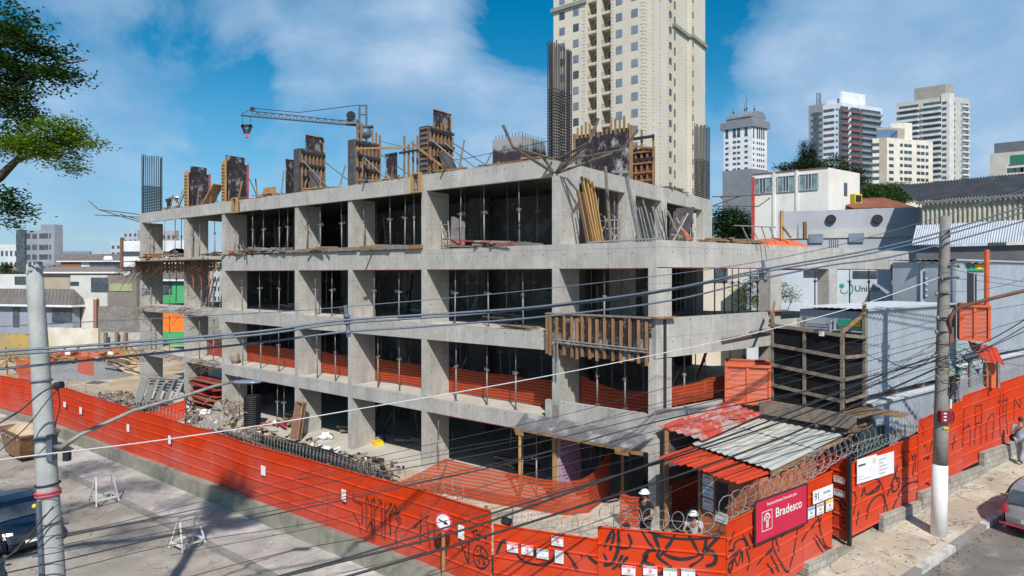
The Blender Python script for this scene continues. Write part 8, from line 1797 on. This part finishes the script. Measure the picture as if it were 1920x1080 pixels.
# ruined walls beyond the yard
for i, (x0, x1, y0, y1, Y, m, lb) in enumerate(((148, 181, 558, 606, 61, wh, 'narrow white wall fragment with ragged brick edges'), (86, 184, 614, 648, 57, mat('peeling_white_wall', (.7, .68, .6), (.6, .52, .36), .9, .8), 'peeling white wall behind the yard'), (-30, 62, 625, 668, 55, mat('mustard_wall', (.48, .32, .06), (.30, .24, .16), .9, .6), 'mustard yellow ruined wall at the far left'), (183, 268, 574, 622, 60, mat('grey_brick_wall', (.30, .28, .25), (.22, .2, .18), .9, 1.5, extra=blockx), 'grey brick boundary wall left of the frame'), (184, 268, 622, 648, 59, mat('dirty_white_wall', (.5, .48, .44), (.36, .34, .3)), 'dirty white boarded wall below the grey brick wall'))):
    a, b = Wp(x0, y1, Y), Wp(x1, y1, Y - 1); mb = MB(); n = 14; h = zat(y0, Y) - a.z; d = V2(b.x - a.x, b.y - a.y)
    for k in range(n):
        hk = h * (1 - .10 * max(0, noise.noise(Vector((k * .7, i * 3.3, 0))))); mb.ob(a + d * (k / n) - UP * 4, d / n, V2(.02, .3), UP * (hk + 4), u0=k * d.length / n)
    tag(mb.build('ruined_wall', m), lb, 'wall')
    if i == 0:
        for sx in (0, 1): tag(MB().bar(a + d * sx - UP * 4 - V2(0, .05), a + d * sx + UP * h * .95 - V2(0, .05), .45, .3).build('brick_edge', mat('ragged_brick', (.3, .13, .08), (.36, .2, .14), .95, 4)), 'ragged brick %s edge of the narrow white wall fragment' % ('left', 'right')[sx], 'brickwork')
# trench timbers and orange strips in the yard
rnd = random.Random(77)
for i, (x0, y0, x1, y1, Y, h) in enumerate(((30, 690, 92, 668, 50, .9), (92, 672, 160, 664, 52, .8), (160, 664, 232, 660, 52, .7), (145, 682, 176, 690, 47, 1.3), (34, 700, 62, 706, 46, 1.1))):
    a, b = Wp(x0, y0, Y), Wp(x1, y1, Y); mb = MB(); mb.grid(lambda u, v: a.lerp(b, u) + UP * (h * (v - .5) + .1 * noise.noise(Vector((u * 5, i, 0)))), 12, 2, lambda u, v: (u * 6, v * h)); tag(mb.build('orange_barrier_net', M['net']), 'orange barrier net round the excavation in the yard, %s from the left' % ORDN[[1, 2, 4, 3, 0][i]], 'barrier net', 'orange nets in the yard')
sh_ = thing('shoring_timbers', 'row of shoring timbers around the excavation below the white wall', 'timbers', Wp(150, 668, 54))
for k in range(60):
    p = Wp(rnd.uniform(5, 262), rnd.uniform(655, 678), rnd.uniform(50, 56)); d = Vector((rnd.uniform(-1, 1), rnd.uniform(-.3, .3), rnd.choice([0, 0, .8]))).normalized() * rnd.uniform(.4, 1.5); MB().bar(p - d, p + d, .12, .12).build('timber', M[rnd.choice(['wood', 'woodg', 'woody'])], sh_)
for i, x in enumerate((194, 215, 231)): tag(MB().ob(Wp(x, 650, 58), V2(.25, 0), V2(0, .25), UP * 1.3).build('concrete_stub', M['woodg']), 'dark post in front of the dirty white wall, %s from the left' % ORDN[i], 'post')
for i, x in enumerate((122, 202)): tag(MB().ob(Wp(x, 665, 50), V2(.4, 0), V2(0, .03), UP * .25).build('site_tag', M['paper']), 'small white tag on the yard netting, %s one' % ('left', 'right')[i], 'tag')

# ================================================================= small crane on the roof
cr = thing('roof_crane', 'grey lattice jib crane with winch drum on the roof, its hook hanging at the left', 'crane', Wp(683, 300, 33))
Yc = 33
def cq(x, y, d=0): return Wp(x, y, Yc + d)
m_ = MB(); [m_.tube([cq(x, 315, d), cq(x, 196, d)], .055, 6) for x in (674, 687) for d in (0, .5)]; [m_.tube([cq(674, y), cq(687, y)], .04, 5) for y in (198, 215, 235)]; m_.build('mast', M['cable'], cr)
m_ = MB()
for d in (0, .4): m_.tube([cq(452, 216, d), cq(687, 237, d)], .06, 5); m_.tube([cq(470, 208, d), cq(672, 229, d)], .035, 5)
k = 470
while k < 668: f = (k - 452) / 235; m_.tube([cq(k, 208 + (k - 470) * .104), cq(k + 7, 216 + (k + 7 - 452) * .0894), cq(k + 14, 208 + (k + 14 - 470) * .104)], .025, 4); k += 14
m_.build('jib', M['cable'], cr)
MB().tube([cq(474, 203), cq(560, 211), cq(672, 197)], .018, 4).build('stay', M['dark'], cr); MB().tube([cq(452, 214), cq(474, 203), cq(487, 217)], .02, 4).build('head_frame', M['cable'], cr)
MB().tube([cq(474, 205) - V2(0, .05), cq(474, 205, .4)], .12, 10).build('pulley', M['dark'], cr); MB().tube([cq(658, 217, -.3), cq(658, 217, .5)], .24, 14).build('winch_drum', M['dark'], cr); MB().ob(cq(648, 232, -.2), V2(.6, 0), V2(0, .5), UP * .25).build('winch_bed', M['cable'], cr)
MB().ball(cq(685, 250), .4, .35, .3, 10).build('slew_motor', M['cable'], cr, True); MB().tube([cq(668, 240), cq(700, 238)], .09, 6).build('slew_ring', M['dark'], cr)
m_ = MB(); m_.tube([cq(454, 218), cq(455, 234)], .012, 4); m_.tube([cq(470, 219), cq(470, 234)], .012, 4); m_.build('hoist_rope', M['dark'], cr)
hk = MB(); hk.bar(cq(453, 236), cq(472, 236), .1, .14); hk.bar(cq(454, 235), cq(460, 250), .1, .14); hk.bar(cq(471, 235), cq(465, 250), .1, .14); hk.bar(cq(458, 243), cq(468, 243), .06, .06); hk.build('hook_block', M['black'], cr)
MB().tube([cq(463, 249), cq(463, 253), cq(465, 256), cq(463, 259), cq(460, 257)], .05, 6).build('hook', M['redp'], cr)
tag(MB().tube([cq(700, 262), Wp(860, 300, 27), Wp(1040, 262, 23.2)], .012, 4).build('guy_wire', M['dark']), 'thin guy wire from the crane to the tall rebar cage', 'wire')
# junk on the roof deck
plank_pile('boards lying flat on the roof left of the winch formwork', F(13.8, .5, 12.52), DL, 8, 2.2, .14, .04, ['wood', 'wood', 'woodg'], .2, seed=71); plank_pile('boards lying flat on the roof beside the tallest formwork', F(8.8, .4, 12.52), DL, 7, 1.8, .14, .04, ['woody', 'wood'], .2, seed=72)
plank_pile('boards lying on the roof left of the lift shaft form', F(2.6, .5, 12.54), DL, 9, 2.4, .12, .04, ['wood', 'rust', 'wood'], .15, seed=73); plank_pile('row of upright timbers on the roof between the second and third forms', F(19.6, .5, 12.52), DL, 10, 1.5, .12, .05, ['woody', 'redply'], .1, seed=74)
plank_pile('heap of scrap boards on the roof behind the tallest formwork', F(4.0, 2.0, 12.52), DL, 16, 1.8, .14, .1, ['wood', 'plyb', 'woodg', 'wood'], .9, seed=75, spread=.7); plank_pile('boards on the roof beyond the stud frame on the right', Rt(11.5, .4, 12.54), DR, 9, 2.2, .12, .04, ['wood', 'woodg'], .25, seed=76)
tag(MB().ob(F(19.9, .6, 12.52), -DL * 1.2, DR * .06, UP * .62).build('timber_fence', M['woody']), 'low row of upright yellow timbers on the roof left of the third form', 'timber')
tag(MB().bar(F(26.1, .5, 12.55), F(25.0, .7, 13.8), .7, .1).build('timber_rack', M['wood']), 'slanted timber rack between the first two formworks', 'rack')

# ================================================================= trees
def leafmat(name, c1, c2): return mat(name, c1, c2, .6, 1.6, contrast=(.35, .65), transl=.3, spec=.25)
def crown(blobs, n, ls, seed, flat=.5, clump=10, shell=.35):
    rnd = random.Random(seed); mb = MB(); tot = sum(b[1] * b[2] * b[3] for b in blobs) ; 
    wts = [(b[1] * b[2] * b[3]) ** .75 for b in blobs]
    for _ in range(n // clump):
        c, rx, ry, rz = rnd.choices(blobs, wts)[0]
        while True:
            d = Vector((rnd.uniform(-1, 1), rnd.uniform(-1, 1), rnd.uniform(-1, 1)))
            if shell < d.length < 1: break
        ctr = c + Vector((d.x * rx, d.y * ry, d.z * rz)); ax = Vector((d.x, d.y, d.z * .5 + .2)).normalized()
        if noise.noise(ctr / (max(rx, .01)) * 1.3 + Vector((seed, 0, 0))) < -.32: continue
        for _k in range(clump):
            p = ctr + Vector((rnd.gauss(0, 1), rnd.gauss(0, 1), rnd.gauss(0, .45))) * ls * 1.6
            a = rnd.uniform(0, 6.28); u = (Vector((math.cos(a), math.sin(a), rnd.gauss(-.25, .3)))).normalized(); nrm_ = Vector((rnd.gauss(0, 1 - flat), rnd.gauss(0, 1 - flat), 1)).normalized(); v = nrm_.cross(u)
            if v.length < .1: continue
            v = v.normalized() * ls * .42; u = u * ls; mb.quad(p - u * .5, p - v * .6, p + u * .6, p + v * .6)
    return mb
def tree(label, base_, trunk, blobs, n, ls, lm, seed, bark=None, limbs=(), name='tree', grp=None, flat=.5, cat='tree', clump=10):
    r = thing(name, label, cat, base_, grp); tm = MB()
    tm.tube(trunk[0], trunk[1], 10); [tm.tube(p, rr_, 7) for p, rr_ in limbs]; tm.build('trunk', bark or M['bark'], r, True)
    crown(blobs, n, ls, seed, flat, clump).build('crown', lm, r); return r
M['bark'] = mat('dark_bark', (.05, .04, .035), (.08, .065, .05), .9, 4, stretch=(1, 1, .3), bump=.4)
lf1 = leafmat('glossy_leaf', (.045, .095, .015), (.025, .06, .012)); lf2 = leafmat('sunlit_leaf', (.20, .30, .02), (.12, .22, .015)); lf3 = leafmat('deep_leaf', (.03, .07, .015), (.018, .042, .012)); lf4 = leafmat('mid_leaf', (.07, .14, .025), (.035, .08, .015)); lf5 = leafmat('conifer_needles', (.02, .045, .02), (.012, .03, .014))  # lf2 paints sunlight into the leaf colour as a brighter yellow green
YT = 12.0
def airy(bs, n, f, seed):
    rn = random.Random(seed); o = []
    for _ in range(n):
        c, rx, ry, rz = rn.choices(bs, [b[1] * b[3] for b in bs])[0]; a = rn.uniform(0, 6.283); q = rn.random() ** .5; o.append((c + Vector((rx * q * math.cos(a), ry * rn.uniform(-.8, .8), rz * q * math.sin(a))), f * rn.uniform(.7, 1.5), f, f * rn.uniform(.3, .55)))
    return o
def bl_(x, y, rx, ry, dy=0, rd=None): k = YT / FP; return (Wp(x, y, YT + dy), rx * k, (rd or rx) * k * .8, ry * k)
bz = [bl_(8, 45, 50, 35), bl_(50, 95, 62, 40), bl_(95, 120, 50, 26, .1), bl_(120, 152, 20, 22), bl_(150, 108, 30, 12, -.1), bl_(178, 120, 17, 12), bl_(15, 165, 60, 48, .2), bl_(-10, 110, 50, 70, .3), bl_(30, 210, 40, 35, .1), bl_(5, 255, 34, 38, .2), bl_(5, 375, 32, 26), bl_(22, 395, 26, 26, .1), bl_(-10, 420, 30, 18), bl_(65, 140, 40, 28)]
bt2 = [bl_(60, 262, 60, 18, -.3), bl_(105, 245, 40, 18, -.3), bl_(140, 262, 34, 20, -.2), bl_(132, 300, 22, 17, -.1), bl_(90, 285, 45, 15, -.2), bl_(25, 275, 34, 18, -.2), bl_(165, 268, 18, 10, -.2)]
tb_ = V2(-19, 11.5) - UP * 1.3; trk = [tb_, V2(-18.8, 11.4) + UP * 4, V2(-18.2, 11.2) + UP * 8, V2(-17, 10.8) + UP * 11, V2(-15, 10) + UP * 15]
r = tree('large leafy tree overhanging from the left edge with a dark crown', tb_, (trk, [.3, .26, .2, .15, .1]), airy(bz, 110, .17, 3), 15000, .085, lf1, 4, limbs=[([V2(-18.4, 11.3) + UP * 7, Wp(-380, 450, YT), Wp(-200, 420, YT), Wp(-60, 370, YT + .1), Wp(0, 332, YT), Wp(32, 300, YT), Wp(62, 291, YT - .1)], [.2, .17, .13, .11, .085, .06, .03]), ([Wp(34, 300, YT), Wp(38, 285, YT), Wp(30, 270, YT)], [.05, .035, .02]), ([V2(-18, 11) + UP * 9, Wp(-260, 250, YT), Wp(-10, 200, YT), Wp(40, 150, YT), Wp(90, 125, YT), Wp(165, 112, YT)], [.14, .1, .05, .03, .02, .01]), ([Wp(-60, 130, YT), Wp(0, 90, YT), Wp(40, 60, YT)], [.06, .03, .012]), ([Wp(-90, 430, YT), Wp(-20, 410, YT), Wp(20, 390, YT)], [.05, .03, .012])], flat=.35)
crown(airy(bt2, 60, .16, 5), 8500, .075, 9, .75).build('sunlit_foliage', lf2, r)  # lower branch of the same tree, coloured brighter as if sunlit
ub = []
for (x, y, h, q) in ((-14, 22.8, 15, 1.2), (-18.5, 25, 15.5, 1.6), (-20.5, 31, 14, 1.6), (-16.8, 28.3, 15, 1.4), (-22, 27, 15, 1.8), (-13.6, 26, 15, .8)): ub.append((V2(x + .155 * h, y - 1.014 * h) + UP * (h - 1.2), q, q, q * .5))
crown(ub, 6000, .16, 12, .5).build('upper_crown', lf1, r)
def px_tree(label, blobs, Y, zg, n, ls, lm, seed, name='tree', flat=.5, grp=None, tr=.25):
    k = Y / FP; B_ = [(Wp(x, y, Y + dy), rx * k, rx * k * .8, ry * k) for (x, y, rx, ry, dy) in blobs]; c = B_[0][0]; b0 = V2(c.x, c.y) + UP * zg; tp = c + UP * 0
    lim = [([b0.lerp(tp, .55), b0.lerp(q[0], .8), q[0]], [tr * .5, tr * .3, tr * .1]) for q in B_[:6]]
    return tree(label, b0, ([b0, b0.lerp(tp, .5), tp], [tr, tr * .8, tr * .35]), B_, n, ls, lm, seed, limbs=lim, name=name, flat=flat, grp=grp)
px_tree('broad dark green tree right of the top floor, below the white tower', [(1372, 415, 38, 26, 0), (1345, 430, 28, 20, 0), (1395, 425, 22, 20, 1), (1380, 440, 34, 16, -1), (1352, 402, 18, 12, 0)], 75, 0, 9000, .3, lf3, 21, tr=.4)
px_tree('wide round canopy of bright green behind the tiled roof', [(1650, 360, 45, 15, 0), (1700, 362, 38, 14, 0), (1625, 366, 20, 12, 0), (1675, 352, 32, 9, 1), (1665, 372, 55, 9, -1), (1730, 365, 14, 8, 0)], 95, 0, 11000, .34, lf4, 22, flat=.6, tr=.4)
px_tree('dark spiky leaved tree behind the white commercial building', [(1545, 318, 40, 14, 0), (1590, 330, 30, 22, 0), (1480, 314, 22, 8, 0), (1610, 345, 16, 20, 0), (1570, 302, 14, 10, 0), (1515, 308, 30, 9, 0)], 105, 0, 8000, .38, lf3, 23, tr=.4)
for i, (x, yt, yb, w) in enumerate(((1507, 264, 312, 9), (1521, 268, 312, 8))):
    Y = 112; k = Y / FP; bb_ = [(Wp(x, yt + (yb - yt) * q, Y), (1.0 + w * q) * k * .9, (1 + w * q) * k * .9, 5 * k) for q in (.05, .18, .32, .46, .6, .74, .88, 1)]; b0 = Wp(x, 520, Y)
    tree('tall dark conifer rising behind the white commercial building, the %s one' % ('left', 'right')[i], b0, ([b0, Wp(x, yt - 2, Y)], [.3, .04]), bb_, 4200, .26, lf5, 30 + i, name='conifer', grp='twin conifers', flat=.2)
px_tree('leafy bush tree seen through the second floor bays beside the clinic', [(1425, 545, 34, 30, 0), (1400, 560, 25, 25, 0), (1465, 545, 22, 18, 0), (1485, 558, 12, 10, 0), (1430, 520, 22, 12, 0)], 43.5, 0, 5500, .15, leafmat('olive_leaf', (.16, .19, .04), (.07, .10, .02)), 24, tr=.12)
for i, (x, y, rx, ry, Y) in enumerate(((12, 512, 16, 8, 130), (35, 518, 14, 6, 125), (95, 505, 18, 6, 120), (12, 500, 10, 6, 140), (420, 500, 16, 8, 140), (1350, 470, 20, 14, 90))):
    px_tree('small dark tree among the distant roofs, %s from the left' % ORDN[[0, 2, 3, 1, 4, 5][i]], [(x, y, rx, ry, 0), (x + rx * .6, y + 2, rx * .6, ry * .7, 0)], Y, -6, 1300, .35, lf3, 40 + i, grp='small trees among the distant roofs')
px_tree('tree tip showing above the dark corrugated roof', [(1855, 335, 6, 5, 0), (1862, 338, 5, 4, 0)], 80, 0, 500, .2, lf4, 50)
tag(MB().ball(Wp(1685, 428, 30), .5, .4, .12, 10).build('blue_tarp', M['bluep'], smooth=True), 'small blue cover on the lower wing deck', 'cover') if False else None
rnd = random.Random(91)
for i in range(22):
    x = -60 + i * 26 + rnd.uniform(-8, 8); Y = rnd.uniform(120, 330); w = rnd.uniform(9, 20); yt = HY - rnd.uniform(-3, 14) + (130 - Y) * -.0
    c_ = rnd.choice([(.55, .55, .54), (.42, .38, .32), (.6, .58, .52), (.38, .22, .16), (.3, .33, .36)]); b = Bld('small distant block on the low skyline behind the frame, %s from left' % (ORDN[i] if i < 20 else ['last but one', 'last'][i - 20]), 'building', x - w, x + w * .6, x + w, Y, yt, wall('distant_wall', c_), z0=-16, A=V2(-.98, .2), B=BX, name='distant_block', grp='distant blocks on the low skyline')
    for k in range(3): b.win('A', x - w * .6 + k * w * .5, w * .16 * Y / FP, 1.3, b.z1 - 2.2, 3, 3.1, 'glass')
    b.flush()
for i, (t, n, L, m, j, sp_) in enumerate(((31.0, 8, 1.0, ['wood', 'steel'], .8, .4), (29.6, 7, 1.2, ['woodg', 'wood'], .6, .3), (21.8, 9, 1.4, ['wood', 'rust', 'woodg'], .5, .4), (18.6, 10, 1.3, ['wood', 'woodg', 'plyb'], .9, .5), (14.9, 9, 1.6, ['wood', 'woody'], .5, .4), (10.4, 9, 1.4, ['wood', 'plyb', 'woodg'], .8, .5), (5.3, 12, 1.5, ['wood', 'woodg', 'rust'], .9, .6), (1.2, 8, 1.2, ['wood', 'rust'], .7, .4))):
    plank_pile('scattered timber offcuts along the roof edge, %s of the heaps from the left' % ORDN[i], F(t, .6, 12.54), DL, n, L, .1, .06, m, j, seed=500 + i, spread=sp_, grp='timber offcuts along the roof edge')
rnd = random.Random(66)
for i in range(16):
    t = 31 - i * 1.85 + rnd.uniform(-.5, .5); h = rnd.uniform(.7, 1.5)
    tag(MB().bar(F(t, .35, 12.5), F(t + rnd.uniform(-.25, .25), .4 + rnd.uniform(-.1, .3), 12.5 + h), .07, .05).build('upright_batten', M[rnd.choice(['wood', 'woodg', 'rust'])]), 'short upright batten standing on the roof edge, %s from the left' % ORDN[i], 'timber', 'upright battens on the roof edge')
rnd = random.Random(808)
for i in range(60):
    s = i % 3; t = rnd.choice([rnd.uniform(16.4, 22.6), rnd.uniform(12, 15.5), rnd.uniform(7, 11.2), rnd.uniform(.5, 6), rnd.uniform(-3.4, -.6)]); o_ = rnd.uniform(1.9, 6.2); a = rnd.uniform(-.7, .7)
    o = MB().bar(F(t, o_, ZF[s] + .02), F(t + a, o_ + .3, ZF[s] + rnd.uniform(.9, 2.2)), rnd.choice([.05, .07, .5]), .04).build('leaning_board', M[rnd.choice(['woodg', 'steel', 'wood', 'plyb', 'conc'])]); tag(o, 'board or pipe leaning deep inside the shaded %s, among many' % SN[s], 'board', 'boards and pipes leaning deep inside the %s' % SN[s])
for i, (s, t, o_, m) in enumerate(((2, 4, 2.2, 'woodg'), (2, 9, 3, 'wood'), (2, 14, 2.4, 'woodg'), (2, 20, 2.6, 'steel'), (2, -2, 2.4, 'wood'), (1, 3, 3, 'woodg'), (1, 9.5, 3.2, 'wood'), (1, -2, 3, 'woodg'), (0, 3.6, 2.4, 'rust'), (0, 9.4, 2.6, 'wood'), (0, 13.6, 2.2, 'woodg'), (0, 18.8, 2.4, 'redply'))):
    plank_pile('stack of boards on the %s floor inside the frame, %s counted from the top' % (['bottom', 'first', 'second'][s], ORDN[i]), F(t, o_, ZF[s] + .02), DL, 10, 1.9, .16, .09, [m, 'woodg'], .35, seed=900 + i, spread=.4, grp='stacks of boards inside the frame')
